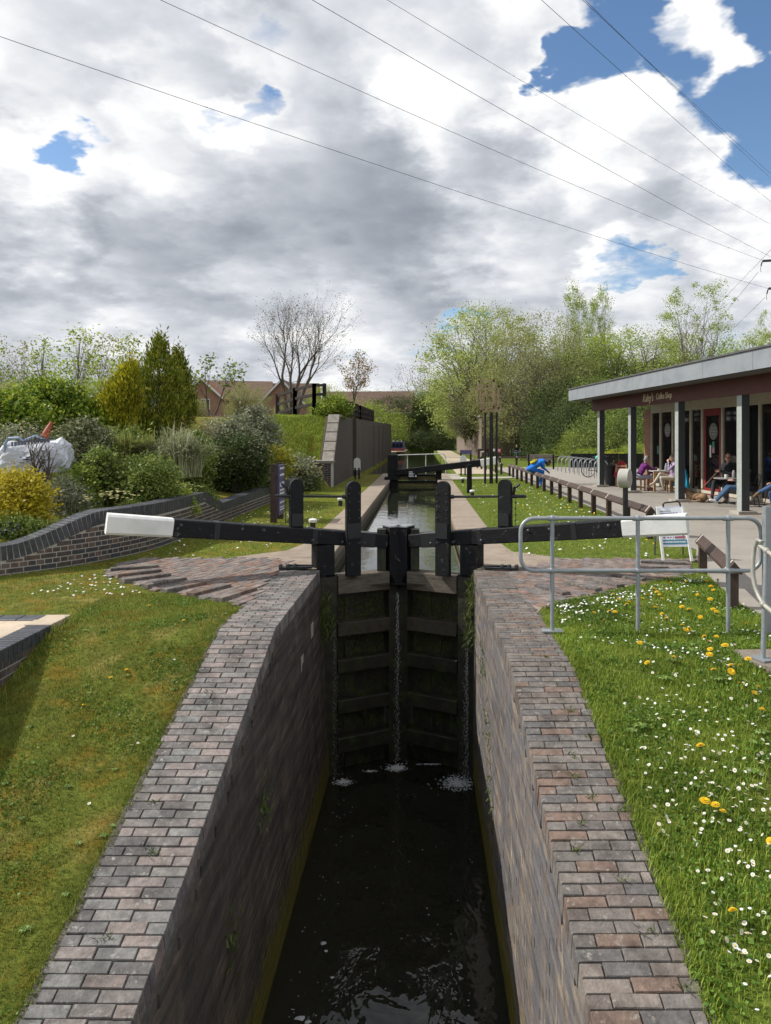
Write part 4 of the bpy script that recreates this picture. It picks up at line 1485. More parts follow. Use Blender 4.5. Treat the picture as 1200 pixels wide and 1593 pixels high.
def decal(u, v, r, parent):
 s = s_at(u, TF)
 y = (CO + CU * s + CW * TF).y
 z = CH - (v - V0) * y / F
 mb = MB()
 c = C(s, TF - .012 if parent is door else TF + .004, z)
 ring = lambda rr: [c + CU * rr * math.cos(k * math.pi / 16) + Vector((0, 0, rr * math.sin(k * math.pi / 16))) for k in range(32)]
 mb.add(ring(r), [tuple(range(32))])
 d0 = mb.build('round_logo', DECAL, parent)
 mb = MB()
 for q in range(3):
  w = r * (.55, .7, .5)[q]
  mb.bar(c - CW * .002 + CU * w + Vector((0, 0, r * (.38 - .36 * q))), c - CW * .002 - CU * w + Vector((0, 0, r * (.38 - .36 * q))), .004, r * .12)
 mb.build('logo_lettering', plain('decal_grey', (.32, .33, .32), .7), d0)
decal(1038.5, 669, .26, cafe)
decal(1110.5, 671, .28, door)
for u_, v_, w, h, mt in ((1128 - 22, 702, .10, .40, PAPER), (1110.5, 692, .16, .22, plain('green_notice', (.05, .25, .13), .6)), (1110.5, 700, .15, .20, plain('pink_notice', (.55, .30, .32), .6)), (1024, 700, .22, .32, plain('teal_notice', (.05, .12, .12), .6))):
 s = s_at(u_, TF)
 y = (CO + CU * s + CW * TF).y
 z = CH - (v_ - V0) * y / F
 cpart('window_notice', mt, cafe, s - w / 2, s + w / 2, TF - .014 if u_ > 1090 else TF + .002, TF - .010 if u_ > 1090 else TF + .008, z - h / 2, z + h / 2)
# counter and dim furniture inside, seen through the glass
for s, t, w, d_, h in ((6.3, 6.0, 5.0, .8, 1.1), (1.5, 5.0, .8, .8, .75), (4.2, 4.2, .8, .8, .75), (8.5, 4.4, .8, .8, .75)):
 cpart('counter' if w > 2 else 'indoor_table', WARM_WOOD, cafe, s - w / 2, s + w / 2, t, t + d_, .03, h)
mb = MB()
c = C(.55, TF - .35, 2.12)
mb.lathe([(.22, 0), (.24, .05), (.24, .44), (.22, .48)], c, 16)
hl = mb.build('wall_heater', DARK_METAL, cafe, True)
mb = MB()
mb.bar(c + Vector((0, 0, .3)), c + CW * .4 + Vector((0, 0, .3)), .05, .05)
mb.build('bracket', BLACK_METAL, hl)

# ================================================================ knee rails
def knee_rail(label, pts, top=.50, gap_post=1.55):
 p0, p1 = Vector(pts[0] + (0,)), Vector(pts[1] + (0,))
 t = thing('knee_rail', label, 'fence', p0, 'brown knee rails edging the pavement')
 L = (p1 - p0).length
 n = max(1, round(L / gap_post))
 d = (p1 - p0).normalized()
 sd = Vector((-d.y, d.x, 0))
 for k in range(n + 1):
  p = p0 + d * (L * k / n)
  mb = MB()
  mb.box(p + Vector((0, 0, top / 2 - .07)), (.135, .10, top + .06), (0, 0, math.atan2(d.y, d.x)))
  mb.build('post', BROWN_WOOD, t)
  r = .062
  mb = MB()
  hw = .018
  ring = []
  for q in (-hw, hw):
   c = p + d * q + Vector((0, 0, top + .055))
   ring += [c - sd * .085 + Vector((0, 0, -.05)), c + Vector((0, 0, .052)), c + sd * .085 + Vector((0, 0, -.05))]
  mb.add(ring, [(0, 1, 4, 3), (1, 2, 5, 4)])
  mb.build('strap', CREAM_BAND, t)
 nb = max(1, round(n / 2))
 for k in range(nb):
  a_ = p0 + d * (L * k / nb - (.12 if k == 0 else -.006))
  b_ = p0 + d * (L * (k + 1) / nb + (.12 if k == nb - 1 else -.006))
  mb = MB()
  z = Vector((0, 0, top + .045))
  outl = [a_ + z - sd * .075 - Vector((0, 0, .055)), a_ + z + sd * .075 - Vector((0, 0, .055)), a_ + z + Vector((0, 0, .05))]
  mb.prism([a_ - sd * .08 + Vector((0, 0, top - .03)), a_ + sd * .08 + Vector((0, 0, top - .03)), a_ + sd * .08 + Vector((0, 0, top + .005)), a_ + Vector((0, 0, top + .10)), a_ - sd * .08 + Vector((0, 0, top + .005))], (0, 0, 0), b_ - a_)
  mb.build('rail', BROWN_WOOD, t)
 return t
knee_rail('short brown knee rail beside the sandwich board, nearest the railing', [(3.93, 10.15), (3.44, 8.03)], .42, 2.2)
knee_rail('long straight brown knee rail between lawn and cafe pavement', [(4.27, 13.6), (4.40, 36.3)])
knee_rail('brown knee rail past the gap, beside the sculpture poles', [(4.15, 37.8), (3.40, 47.5)])
knee_rail('distant brown knee rail in front of the benches', [(5.5, 51.0), (10.5, 53.5)])

# ================================================================ galvanised railings
rl = thing('steel_railing', 'galvanised tube railing with rounded end standing on the daisy lawn', 'railing', (1.26, 7.0, 0))
RY, ZT, ZB = 7.0, 1.10, .595
def arc3(c, r, a0, a1, n, ex, ez):
 return [Vector(c) + Vector(ex) * r * math.cos(R(a0 + (a1 - a0) * k / n)) + Vector(ez) * r * math.sin(R(a0 + (a1 - a0) * k / n)) for k in range(n + 1)]
EX, EZ = (1, 0, 0), (0, 0, 1)
xl, xr, rr = .955, 3.27, .13
loop = arc3((xr - rr, RY, ZT - rr), rr, 90, 0, 6, EX, EZ) + arc3((xr - rr, RY, ZB + rr), rr, 0, -90, 6, EX, EZ) + arc3((xl + rr, RY, ZB + rr), rr, -90, -180, 6, EX, EZ) + arc3((xl + rr, RY, ZT - rr), rr, 180, 90, 6, EX, EZ)
mb = MB()
mb.tube(loop + [loop[0]], .0195, 12, cap=False)
mb.build('rail', GALV, rl, True)
for x in (1.26, 2.085, 2.955):
 mb = MB()
 g = h_right(x, RY)
 mb.tube([(x, RY, g - .05), (x, RY, ZT)], .0205, 12)
 po = mb.build('post', GALV, rl, True)
 mb = MB()
 for z in (ZT, ZB):
  mb.ellipsoid((x, RY, z), (.032, .030, .032), 12, 8)
  mb.tube([(x - .05, RY, z), (x + .05, RY, z)], .025, 12)
 mb.build('joint', GALV, po, True)
mb = MB()
mb.box((1.26, RY, h_right(1.26, RY) + .03), (.20, .11, .012))
mb.build('foot_plate', GALV, rl)

r2 = thing('stair_handrail', 'pale galvanised stair handrail with looped end at the edge of the steps', 'railing', (2.88, 6.1, 0))
dz = Vector((.16, -1.0, -.30)).normalized()
A_ = P(1193, 857, 6.15)
B_ = P(1187.6, 940, 6.12)
far = Vector((-.10, .62, .02))
mb = MB()
top0, bot0 = A_, B_
lp = [top0 + dz * 3.0, top0, top0 - dz * .10, P(1186, 843, 6.22), P(1179, 840, 6.28), P(1174, 850, 6.30), P(1171.5, 872, 6.30), P(1171.5, 895, 6.28), P(1175, 913, 6.25), P(1181, 928, 6.2), bot0, bot0 + dz * 3.0]
mb.tube(lp, .020, 10)
GALV_PALE = pm('galvanised_pale', [(.27, .265, .23), (.33, .325, .285), (.38, .37, .33)], 12, .5, .1, 50, .03, spec=.5, metal=.15)
mb.build('rail', GALV_PALE, r2, True)
mb = MB()
fx_ = P(1187, 1028, 6.12)
g0 = .005
mb.tube([(fx_.x, fx_.y, g0 - .02), A_ + Vector((-.004, 0, 0))], .021, 12)
mb.build('post', GALV, r2, True)
mb = MB()
for q in (A_, B_):
 mb.ellipsoid(q, (.030, .034, .030), 12, 8)
mb.build('joint', GALV_PALE, r2, True)
mb = MB()
mb.box((fx_.x, fx_.y, g0 + .01), (.13, .16, .014), (0, 0, R(20)))
mb.build('foot_plate', GALV, r2)
# concrete step block the handrail stands on
mb = MB()
mb.prism([(2.74, 6.42, 0), (2.72, 6.15, 0), (2.86, 5.86, 0), (4.4, 5.7, 0), (4.4, 6.5, 0)], (0, 0, -.5), (0, 0, .004))
tag(mb.build('step_landing', pm('landing_concrete', [(.16, .135, .105), (.21, .18, .145), (.26, .225, .185)], 5, .9, .4, 50, fleck=((.12, .12, .07), 9, .6))), 'worn concrete landing under the stair handrail post', 'step')
mb = MB()
mb.bar((3.30, 6.93, -.05), (3.30, 6.93, 1.22), .075, .075, ch=.006)
gp = tag(mb.build('square_post', GALV), 'square galvanised post beside the end of the railing', 'post')

# ================================================================ sandwich board
ab_ = thing('sandwich_board', 'white sandwich board sign with a dark red arrow near the knee rail', 'sign board', (3.86, 11.1, 0))
def qd(name, a, b, c_, d, mat, parent, off):
 n = (b - a).cross(d - a).normalized()
 mb = MB()
 mb.prism([a, b, c_, d], n * 0, n * off)
 return mb.build(name, mat, parent)
bl, br_, tl_, tr_ = P(1031, 872, 11.0), P(1078, 871, 11.0), P(1021, 788.5, 11.28), P(1063, 786, 11.28)
bl.z = br_.z = .01
fr_n = (br_ - bl).cross(tl_ - bl).normalized()
L_ = lambda u, v: bl.lerp(br_, u).lerp(tl_.lerp(tr_, u), v)
pn = qd('front_panel', L_(.0, .26), L_(1, .26), L_(1, 1), L_(0, 1), PAPER, ab_, -.02)
for u in (.03, .97):
 mb = MB()
 mb.bar(L_(u, 0), L_(u, .98), .035, .03)
 mb.build('leg', WHITE_WOOD, ab_)
off = fr_n * .004
def onp(name, u0, u1, v0, v1, mat, sh=0):
 a_, b_, c_, d_ = [L_(u, v) + off for u, v in ((u0, v0), (u1, v0), (u1, v1), (u0, v1))]
 mb = MB()
 mb.add([a_, b_, c_, d_], [(0, 1, 2, 3)])
 return mb.build(name, mat, pn)
onp('teal_band', .06, .93, .30, .385, PRINT_TEAL)
off = fr_n * .006
mb = MB()
random.seed(5)
u = .09
while u < .88:
 w = random.uniform(.015, .05)
 a_, b_, c_, d_ = [L_(q, v) + off for q, v in ((u, .33), (min(u + w, .9), .33), (min(u + w, .9), .355), (u, .355))]
 mb.add([a_, b_, c_, d_], [(0, 1, 2, 3)])
 u += w + .012
mb.build('band_lettering', PRINT_WHITE, pn)
off = fr_n * .004
mb = MB()
for v, ue in ((.555, .66), (.515, .78), (.475, .40), (.90, .5), (.86, .7), (.82, .6)):
 u = .12
 while u < ue:
  w = random.uniform(.02, .07)
  mb.add([L_(q, vv) + off for q, vv in ((u, v), (u + w, v), (u + w, v + .016), (u, v + .016))], [(0, 1, 2, 3)])
  u += w + .015
mb.build('printed_lines', PRINT_DARK, pn)
mb = MB()
for u, w in ((.12, .07), (.36, .045), (.46, .03)):
 mb.add([L_(q, vv) + off for q, vv in ((u, .415), (u + w, .415), (u + w, .437), (u, .437))], [(0, 1, 2, 3)])
mb.build('printed_icons', PRINT_DARK, pn)
mb = MB()
mb.add([L_(q, v) + off for q, v in ((.25, .422), (.30, .409), (.33, .425), (.29, .445))], [(0, 1, 2, 3)])
mb.add([L_(q, v) + off for q, v in ((.52, .405), (.80, .410), (.80, .387), (.92, .430), (.80, .470), (.80, .447), (.52, .442))], [tuple(range(7))])
mb.build('arrow', PRINT_RED, pn)
mb = MB()
mb.tube([L_(.26, .985), L_(.27, 1.04) + off, L_(.33, 1.065) + off, L_(.82, 1.075) + off, L_(.88, 1.05) + off, L_(.90, .985)], .013, 6)
mb.build('handle', BLACK_METAL, ab_)
b2l, b2r = P(1019, 866, 11.75), P(1063, 865, 11.75)
b2l.z = b2r.z = .0
for q, tq in ((b2l, tl_), (b2r, tr_)):
 mb = MB()
 mb.bar(q, tq - Vector((0, 0, .02)), .03, .03)
 mb.build('leg', GALV, ab_)
qd('rear_panel', b2l.lerp(tl_, .3), b2r.lerp(tr_, .3), tr_ + Vector((0, .02, 0)), tl_ + Vector((0, .02, 0)), PAPER, ab_, .02)

# ================================================================ round sign seen on edge, on its black post
pt_ = thing('edge_on_sign', 'pale disc seen nearly edge on atop a black post behind the white beam end', 'sign post', (3.93, 14, 0))
mb = MB()
mb.bar((3.93, 14.0, 0), (3.93, 14.0, 1.02), .085, .085, ch=.01)
mb.build('post', BLACK_METAL, pt_)
mb = MB()
mb.lathe([(.175, -.10), (.185, -.09), (.185, .09), (.175, .10)], (3.92, 14.0, 1.10), 24, axis=(.86, -.5, 0))
mb.build('disc', pm('pale_weathered_disc', [(.30, .29, .25), (.38, .37, .33), (.44, .43, .39)], 6, .7, .2, 40), pt_, True)

# ================================================================ purple information sign
ps = thing('information_sign', 'purple information sign of three panels on two dark posts by the garden wall', 'sign', (-3.27, 16.5, 0))
for y in (16.22, 16.98):
 mb = MB()
 mb.bar((-3.30, y, 0), (-3.30, y, 1.30), .13, .13)
 mb.build('post', BROWN_WOOD, ps)
rs = random.Random(3)
for z0, z1, lines in ((.93, 1.27, [(1.17, .05), (1.02, .05)]), (.50, .92, [(.78, .10), (.68, .04), (.60, .05)]), (.14, .49, [(.40, .04), (.30, .03), (.24, .04)])):
 mb = MB()
 mb.bbox((-3.235, 16.28, z0), (-3.19, 16.92, z1))
 pnl = mb.build('panel', PURPLE, ps)
 mb = MB()
 for z, h in lines:
  y = 16.36
  while y < 16.84:
   w = rs.uniform(.02, .05)
   mb.bbox((-3.191, y, z), (-3.186, y + w, z + h * rs.uniform(.7, 1)))
   y += w + .014
 mb.build('lettering', PRINT_WHITE, pnl)

# ================================================================ sculpture of bent brass bars on poles
sc_ = thing('bar_sculpture', 'sculpture of angular brass bars on three tall black poles', 'sculpture', (2.9, 30.2, 0))
BRASS = pm('weathered_brass', [(.22, .17, .09), (.31, .24, .13), (.42, .34, .20)], 8, .5, .1, 40, .1)
for u in (755, 764.5, 773):
 x = (u - U0) * 30.2 / F
 mb = MB()
 mb.tube([(x, 30.2, 0), (x, 30.2, 2.95)], .075 if u == 764.5 else .048, 10)
 mb.build('pole', BLACK_METAL, sc_, True)
kz = .0583
def SP(a, b, y=0.0):
 p = P(725 + a * kz, 585 + b * kz, 30.2)
 p.y += y
 return p
bars = [[(330, 400), (330, 170), (715, 150), (715, 830), (545, 880)], [(390, 260), (550, 240)], [(545, 500), (545, 305), (850, 290), (850, 870), (540, 885)], [(190, 370), (640, 350)],
  [(350, 740), (350, 400)], [(400, 380), (400, 940), (480, 945)], [(600, 880), (600, 425), (700, 420)], [(440, 520), (700, 515)], [(770, 420), (860, 420)], [(860, 500), (1030, 540)], [(290, 740), (720, 732)],
  [(485, 945), (980, 905)], [(720, 1065), (820, 1065)], [(500, 540), (500, 900), (760, 925)], [(830, 470), (830, 870)], [(870, 700), (980, 690)]]
for i, bpts in enumerate(bars):
 y = (-.45, .1, -.3, -.5, .3, -.15, .4, -.35, .2, .45, -.5, -.4, .1, .35, .5, .3)[i]
 mb = MB()
 for q0, q1 in zip(bpts, bpts[1:]):
  a_, b_ = SP(*q0, y), SP(*q1, y)
  e = (b_ - a_).normalized() * .04
  mb.bar(a_ - e, b_ + e, .08, .08)
 mb.build('bar', BRASS, sc_)

# ================================================================ bicycle hoops, bicycle, bin
def hoop_mesh():
 mb = MB()
 pts = [Vector((-.33, 0, 0)), Vector((-.33, 0, .52))] + [Vector((-.33 * math.cos(math.pi * k / 12), 0, .55 + .31 * math.sin(math.pi * k / 12))) for k in range(13)] + [Vector((.33, 0, .52)), Vector((.33, 0, 0))]
 mb.tube(pts, .026, 8)
 return mb.mesh('bike_hoop', GALV, True)
hm = hoop_mesh()
for k in range(9):
 t = k / 8
 o = link('bike_hoop', hm)
 o.location = (8.50 - .42 * t, 34.4 + 7.0 * t, 0)
 o.rotation_euler = (0, 0, R(8))
 ordw = ('first', 'second', 'third', 'fourth', 'fifth', 'sixth', 'seventh', 'eighth', 'farthest')[k]
 tag(o, 'galvanised cycle stand hoop, %s in the row counted from the cafe posts' % ordw, 'cycle stand', 'row of galvanised cycle stands')

def bicycle():
 c = Vector((8.52, 34.85, 0))
 t = thing('bicycle', 'black bicycle leaning in the cycle stands behind the cafe post', 'bicycle', c)
 rw, fw = c + Vector((-.52, 0, .345)), c + Vector((.55, .05, .345))
 for w in (rw, fw):
  mb = MB()
  ring = [w + Vector((math.cos(a) * .325, 0, math.sin(a) * .325)) for a in np.linspace(0, 2 * math.pi, 33)]
  mb.tube(ring, .020, 6, cap=False)
  wo = mb.build('wheel', BLACK_METAL, t, True)
  mb = MB()
  for k in range(10):
   a = k * math.pi / 5
   mb.tube([w, w + Vector((math.cos(a) * .32, 0, math.sin(a) * .32))], .0035, 3)
  mb.build('spokes', GALV, wo, kind='stuff')
 bb, st, hd = c + Vector((-.05, 0, .30)), c + Vector((-.20, 0, .82)), c + Vector((.36, .03, .86))
 mb = MB()
 for a_, b_ in ((bb, st), (bb, hd - Vector((-.03, 0, .12))), (st - Vector((0, 0, .05)), hd), (rw, bb), (rw, st - Vector((0, 0, .05))), (hd, fw)):
  mb.tube([a_, b_], .018, 6)
 mb.build('frame', BLACK_METAL, t, True)
 mb = MB()
 mb.tube([st, st + Vector((-.03, 0, .12))], .013, 6)
 mb.ellipsoid(st + Vector((-.03, 0, .15)), (.13, .07, .03))
 mb.build('saddle', BLACK_METAL, t, True)
 mb = MB()
 h = hd + Vector((-.03, 0, .14))
 mb.tube([hd, h], .014, 6)
 mb.tube([h + Vector((.06, -.26, .03)), h, h + Vector((.06, .26, .03))], .014, 6)
 mb.build('handlebar', BLACK_METAL, t, True)
 mb = MB()
 mb.lathe([(.09, -.01), (.09, .01)], bb, 14, axis=(0, 1, 0))
 mb.tube([bb + Vector((0, -.05, 0)), bb + Vector((.10, -.06, -.13))], .01, 5)
 mb.tube([bb + Vector((0, .05, 0)), bb + Vector((-.10, .06, .13))], .01, 5)
 mb.build('crank', DARK_METAL, t)
bicycle()
mb = MB()
for i in range(7):
 pass
hp = Vector((8.38, 34.5, .93))
prof = [(.02, .135), (.06, .128), (.10, .10), (.128, .05), (.135, 0), (.125, -.03), (.10, -.035)]
mb.lathe(prof, hp, 18)
tag(mb.build('cycle_helmet', plain('teal_plastic', (.07, .38, .36), .4), None, True), 'teal rounded cycle helmet hanging on the cycle stands', 'helmet')
t = thing('waste_bin', 'black tapering waste bin at the foot of the cafe posts', 'bin', (7.52, 28.4, 0))
mb = MB()
mb.lathe([(.21, 0), (.27, .76), (.29, .78), (.29, .83), (.25, .83), (.23, .7), (.17, .1)], (7.45, 28.6, 0), 18)
mb.build('body', BLACK_METAL, t, True)

# ================================================================ benches
def bench(label, x, y, rz, wood=GREY_BENCH, group='wooden benches across the pavement'):
 t = thing('park_bench', label, 'bench', (0, 0, 0), group)
 for k in range(3):
  mb = MB()
  mb.bbox((-.85, -.24 + k * .16, .43), (.85, -.10 + k * .16, .475))
  mb.build('seat_slat', wood, t)
 for k in range(2):
  mb = MB()
  mb.box((0, .30 + .05 * k, .62 + k * .19), (1.7, .035, .15), (R(-12), 0, 0))
  mb.build('back_slat', wood, t)
 for s in (-1, 1):
  mb = MB()
  mb.bbox((s * .74 - .05, -.22, 0), (s * .74 + .05, -.12, .43))
  mb.build('leg', BLACK_WOOD, t)
  mb = MB()
  mb.bar((s * .74, .20, 0), (s * .74, .36, .92), .09, .06)
  mb.build('leg', BLACK_WOOD, t)
  mb = MB()
  mb.bbox((s * .78 - .045, -.26, .60), (s * .78 + .045, .30, .65))
  mb.bbox((s * .78 - .03, -.20, .40), (s * .78 + .03, -.14, .60))
  mb.build('armrest', BLACK_WOOD, t)
 t.location = (x, y, 0)
 t.rotation_euler = (0, 0, rz)
 return t
bench('weathered bench with its back to the pavement, closest to the cycle stands', 7.35, 44.6, R(168))
bench('weathered bench in front of the bushes, behind the closest bench', 12.6, 70.2, R(-8))
bench('weathered bench the seated couple share', 9.4, 69.6, R(-4))

# ================================================================ small notices near the head of the lock
t = thing('purple_sign', 'small purple topped sign frame beside the towpath', 'sign', (2.75, 45, 0))
for dx in (-.30, .30):
 mb = MB()
 mb.bar((2.75 + dx, 45, 0), (2.75 + dx, 45, 1.14), .10, .10)
 mb.build('post', BLACK_WOOD, t)
mb = MB()
mb.bbox((2.45, 44.94, .90), (3.05, 45.0, 1.15))
mb.build('panel', PURPLE, t)
t = thing('braced_timber_post', 'brown timber post with a diagonal brace beyond the head gate', 'timber post', (4.0, 47.6, 0))
mb = MB()
mb.bar((3.75, 47.6, 0), (3.75, 47.6, 1.18), .16, .16)
mb.build('post', BROWN_WOOD, t)
mb = MB()
mb.bar((3.8, 47.6, .45), (4.35, 47.6, 1.10), .14, .14)
mb.bar((3.7, 47.6, 1.12), (4.4, 47.6, 1.12), .14, .14)
mb.build('brace', BROWN_WOOD, t)
for u, v0, v1, w, mt, lab in ((752.5, 698.5, 703.5, 5.5, PAPER, 'small white notice plate behind the sculpture poles'), (760, 697, 702.5, 5.5, RED_PAINT, 'small red notice plate behind the sculpture poles'), (768.5, 698, 702, 4, PAPER, 'small pale notice plate between the sculpture poles')):
 d_ = 55
 p = P(u, (v0 + v1) / 2, d_)
 t = thing('notice_plate', lab, 'notice', (p.x, p.y, 0), 'small notices near the sculpture poles')
 mb = MB()
 mb.box(p, (w * d_ / F, .03, (v1 - v0) * d_ / F))
 mb.build('plate', mt, t)
 mb = MB()
 mb.bar((p.x, p.y + .04, 0), (p.x, p.y + .04, p.z + .1), .06, .05)
 mb.build('post', BLACK_WOOD, t)
t = thing('warning_sign', 'brown post sign with a pink red square panel beyond the sculpture', 'sign', (6.0, 53, 0))
p = P(776.5, 701, 53)
mb = MB()
mb.bbox((p.x - .15, 53.0, 0), (p.x + .15, 53.12, 1.2))
mb.build('post', BROWN_WOOD, t)
mb = MB()
mb.box((p.x, 52.97, p.z), (.27, .03, .30))
pl_ = mb.build('panel', plain('pink_red', (.55, .12, .15), .5), t)
mb = MB()
mb.box((p.x, 52.95, p.z + .03), (.13, .01, .10))
mb.build('printed_symbol', PRINT_WHITE, pl_)

# ================================================================ narrowboat
nb = thing('narrowboat', 'blue narrowboat moored past the dark abutment wall', 'boat', (-3.3, 90, ZW_UP))
bx, by = -2.95, 86.5
mb = MB()
hull = [(-1.0, 0.8), (-.85, .25), (-.45, -.5), (0, -.85), (.45, -.5), (.85, .25), (1.0, .8), (1.0, 15), (-1.0, 15)]
mb.prism([(bx + x, by + y, 0) for x, y in hull], (0, 0, ZW_UP - .4), (0, 0, ZW_UP + .55))
mb.build('hull', plain('boat_black', (.02, .02, .025), .4), nb)
mb = MB()
mb.prism([(bx + x * 1.03, by + y * 1.01 - .01, 0) for x, y in hull], (0, 0, ZW_UP + .56), (0, 0, ZW_UP + .64))
mb.build('gunwale', plain('boat_cream', (.55, .45, .30), .5), nb)
mb = MB()
vs = [(bx - .78, by + 2.2, ZW_UP + .64), (bx + .78, by + 2.2, ZW_UP + .64), (bx + .66, by + 2.35, ZW_UP + 1.75), (bx - .66, by + 2.35, ZW_UP + 1.75)]
mb.prism(vs, (0, 0, 0), (0, 12, 0))
cb = mb.build('cabin', plain('boat_blue', (.018, .03, .13), .4), nb)
for x in (-.42, 0, .42):
 mb = MB()
 mb.bbox((bx + x - .15, by + 2.15, ZW_UP + 1.12), (bx + x + .15, by + 2.30, ZW_UP + 1.55))
 mb.build('window', GLASS, cb)
mb = MB()
mb.bbox((bx - .8, by + 1.2, ZW_UP + .64), (bx + .8, by + 2.2, ZW_UP + .95))
mb.build('well_deck', plain('boat_red', (.16, .03, .05), .5), nb)
for x in (-.5, 0, .5):
  mb = MB()
  mb.lathe([(.06, 0), (.09, .05), (.05, .16)], (bx + x, by + 3, ZW_UP + 1.75), 8)
  mb.build('roof_vent', plain('brass_vent', (.5, .45, .35), .4), cb)

# ================================================================ white car, houses and fences in the distance
def car(label, c, rz, paint):
 t = thing('parked_car', label, 'car', (0, 0, 0))
 prof = [(-2.05, .35), (-2.1, .62), (-1.95, .88), (-1.45, .95), (-.95, 1.38), (.55, 1.42), (1.15, 1.0), (1.9, .85), (2.1, .6), (2.08, .35)]
 mb = MB()
 mb.prism([(x, 0, z) for x, z in prof], (0, -.84, 0), (0, .84, 0))
 body = mb.build('body', paint, t)
 mb = MB()
 for s in (-1, 1):
  mb.prism([(-.98, s * .842, .97), (.95, s * .842, 1.0), (.45, s * .842, 1.33), (-.75, s * .842, 1.31)], (0, 0, 0), (0, s * .006, 0))
 mb.prism([(-1.50, -.7, .985), (-1.50, .7, .985), (-1.02, .62, 1.345), (-1.02, -.62, 1.345)], (-.012, 0, .006), (0, 0, 0))
 mb.build('window', GLASS, body)
 for x in (-1.3, 1.3):
  for s in (-1, 1):
   mb = MB()
   mb.lathe([(.31, -.1), (.31, .1)], (x, s * .78, .31), 16, axis=(0, 1, 0))
   mb.build('wheel', BLACK_METAL, t, True)
 t.location = c
 t.rotation_euler = (0, 0, rz)
 return t
car('white car parked beyond the fence at the top of the mound', (-11.4, 52, 2.1), R(12), plain('white_car_paint', (.62, .65, .68), .25, .5))

TILE = pm('roof_tile', [(.10, .065, .05), (.135, .088, .066), (.17, .11, .08)], 3, .9, .3, 20, .1)
TILE_RED = pm('roof_tile_red', [(.24, .10, .06), (.30, .13, .08), (.34, .16, .10)], 3, .9, .3, 20, .1)
HB_RED = pm('house_brick', [(.23, .13, .09), (.29, .165, .115), (.33, .20, .14)], 5, .9, .3, 40)
HB_YEL = pm('house_brick_buff', [(.36, .23, .12), (.43, .28, .15), (.48, .33, .19)], 5, .9, .3, 40)
TRIM = plain('white_trim', (.66, .66, .64), .5)
def house(label, cx, cy, w, d, z0, eave, ridge, rz, wall, tile, gable_front, wins):
 t = thing('house', label, 'house', (0, 0, 0), 'houses beyond the trees')
 mb = MB()
 mb.bbox((-w / 2, -d / 2, 0), (w / 2, d / 2, eave))
 if gable_front:
  mb.prism([(-w / 2, -d / 2, eave), (w / 2, -d / 2, eave), (0, -d / 2, ridge)], (0, 0, 0), (0, d, 0))
 else:
  mb.prism([(-w / 2, -d / 2, eave), (-w / 2, d / 2, eave), (-w / 2, 0, ridge)], (0, 0, 0), (w, 0, 0))
 mb.build('wall', wall, t)
 mb = MB()
 o = .35
 if gable_front:
  k = (ridge - eave) / (w / 2)
  for s in (-1, 1):
   mb.prism([(s * (w / 2 + o), -d / 2 - o, eave - k * o), (0, -d / 2 - o, ridge + .05), (0, -d / 2 - o, ridge + .25), (s * (w / 2 + o), -d / 2 - o, eave - k * o + .2)], (0, 0, 0), (0, d + 2 * o, 0))
 else:
  k = (ridge - eave) / (d / 2)
  for s in (-1, 1):
   mb.prism([(-w / 2 - o, s * (d / 2 + o), eave - k * o), (-w / 2 - o, 0, ridge + .05), (-w / 2 - o, 0, ridge + .25), (-w / 2 - o, s * (d / 2 + o), eave - k * o + .2)], (0, 0, 0), (w + 2 * o, 0, 0))
 rf = mb.build('roof', tile, t)
 if gable_front:
  mb = MB()
  for s in (-1, 1):
   mb.bar((s * (w / 2 + o), -d / 2 - o - .03, eave - k * o + .05), (0, -d / 2 - o - .03, ridge + .1), .06, .24)
  mb.build('bargeboard', TRIM, rf)
 else:
  mb = MB()
  mb.bbox((-w / 2 - o, -d / 2 - o - .08, eave - k * o - .02), (w / 2 + o, -d / 2 - o, eave - k * o + .14))
  mb.build('gutter', TRIM, rf)
 for (x, z, ww, hh) in wins:
  mb = MB()
  mb.bbox((x - ww / 2, -d / 2 - .06, z), (x + ww / 2, -d / 2 + .05, z + hh))
  wi = mb.build('window', TRIM, t)
  mb = MB()
  mb.bbox((x - ww / 2 + .08, -d / 2 - .075, z + .08), (x - .04, -d / 2 - .062, z + hh - .08))
  mb.build('pane', GLASS, wi)
  mb = MB()
  mb.bbox((x + .04, -d / 2 - .075, z + .08), (x + ww / 2 - .08, -d / 2 - .062, z + hh - .08))
  mb.build('pane', GLASS, wi)
 t.location = (cx, cy, z0)
 t.rotation_euler = (0, 0, rz)
 return t
def hx(u, d): return (u - U0) * d / F
house('red brick house with a gable window behind the brown shrubs', hx(322, 95), 95, 4.7, 9, 1.5, 5.6, 7.75, R(8), HB_RED, TILE_RED, True, [(.5, 4.0, 1.1, 1.3)])
house('buff brick house with a brown roof beside the gabled red house', hx(372, 112), 112, 9.5, 8, 1.5, 6.4, 9.0, R(14), HB_YEL, TILE, False, [(-2, 4, 1.2, 1.3), (2, 4, 1.2, 1.3)])
house('house with white bargeboards and a wide brown roof behind the bare tree', hx(447, 105), 105, 6.0, 8, 1.5, 5.3, 8.4, R(0), HB_RED, TILE, True, [(0, 4.0, 1.2, 1.2)])
house('brown roofed terrace left of the white gabled house', hx(425, 109), 113, 12.0, 8, 1.5, 5.0, 8.7, R(0), HB_YEL, TILE, False, [(3, 3.4, 1.2, 1.2)])
house('long low brown roofed terrace behind the small bare tree', hx(575, 120), 120, 14.0, 9, 1.5, 4.6, 7.9, R(-3), HB_RED, TILE, False, [(-3, 3, 1.2, 1.2), (1, 3, 1.2, 1.2)])
house('low brown roofed house behind the bare tree above the canal', hx(648, 135), 135, 9.5, 9, 1.5, 4.2, 7.5, R(4), HB_RED, TILE, False, [(0, 3, 1.2, 1.2)])

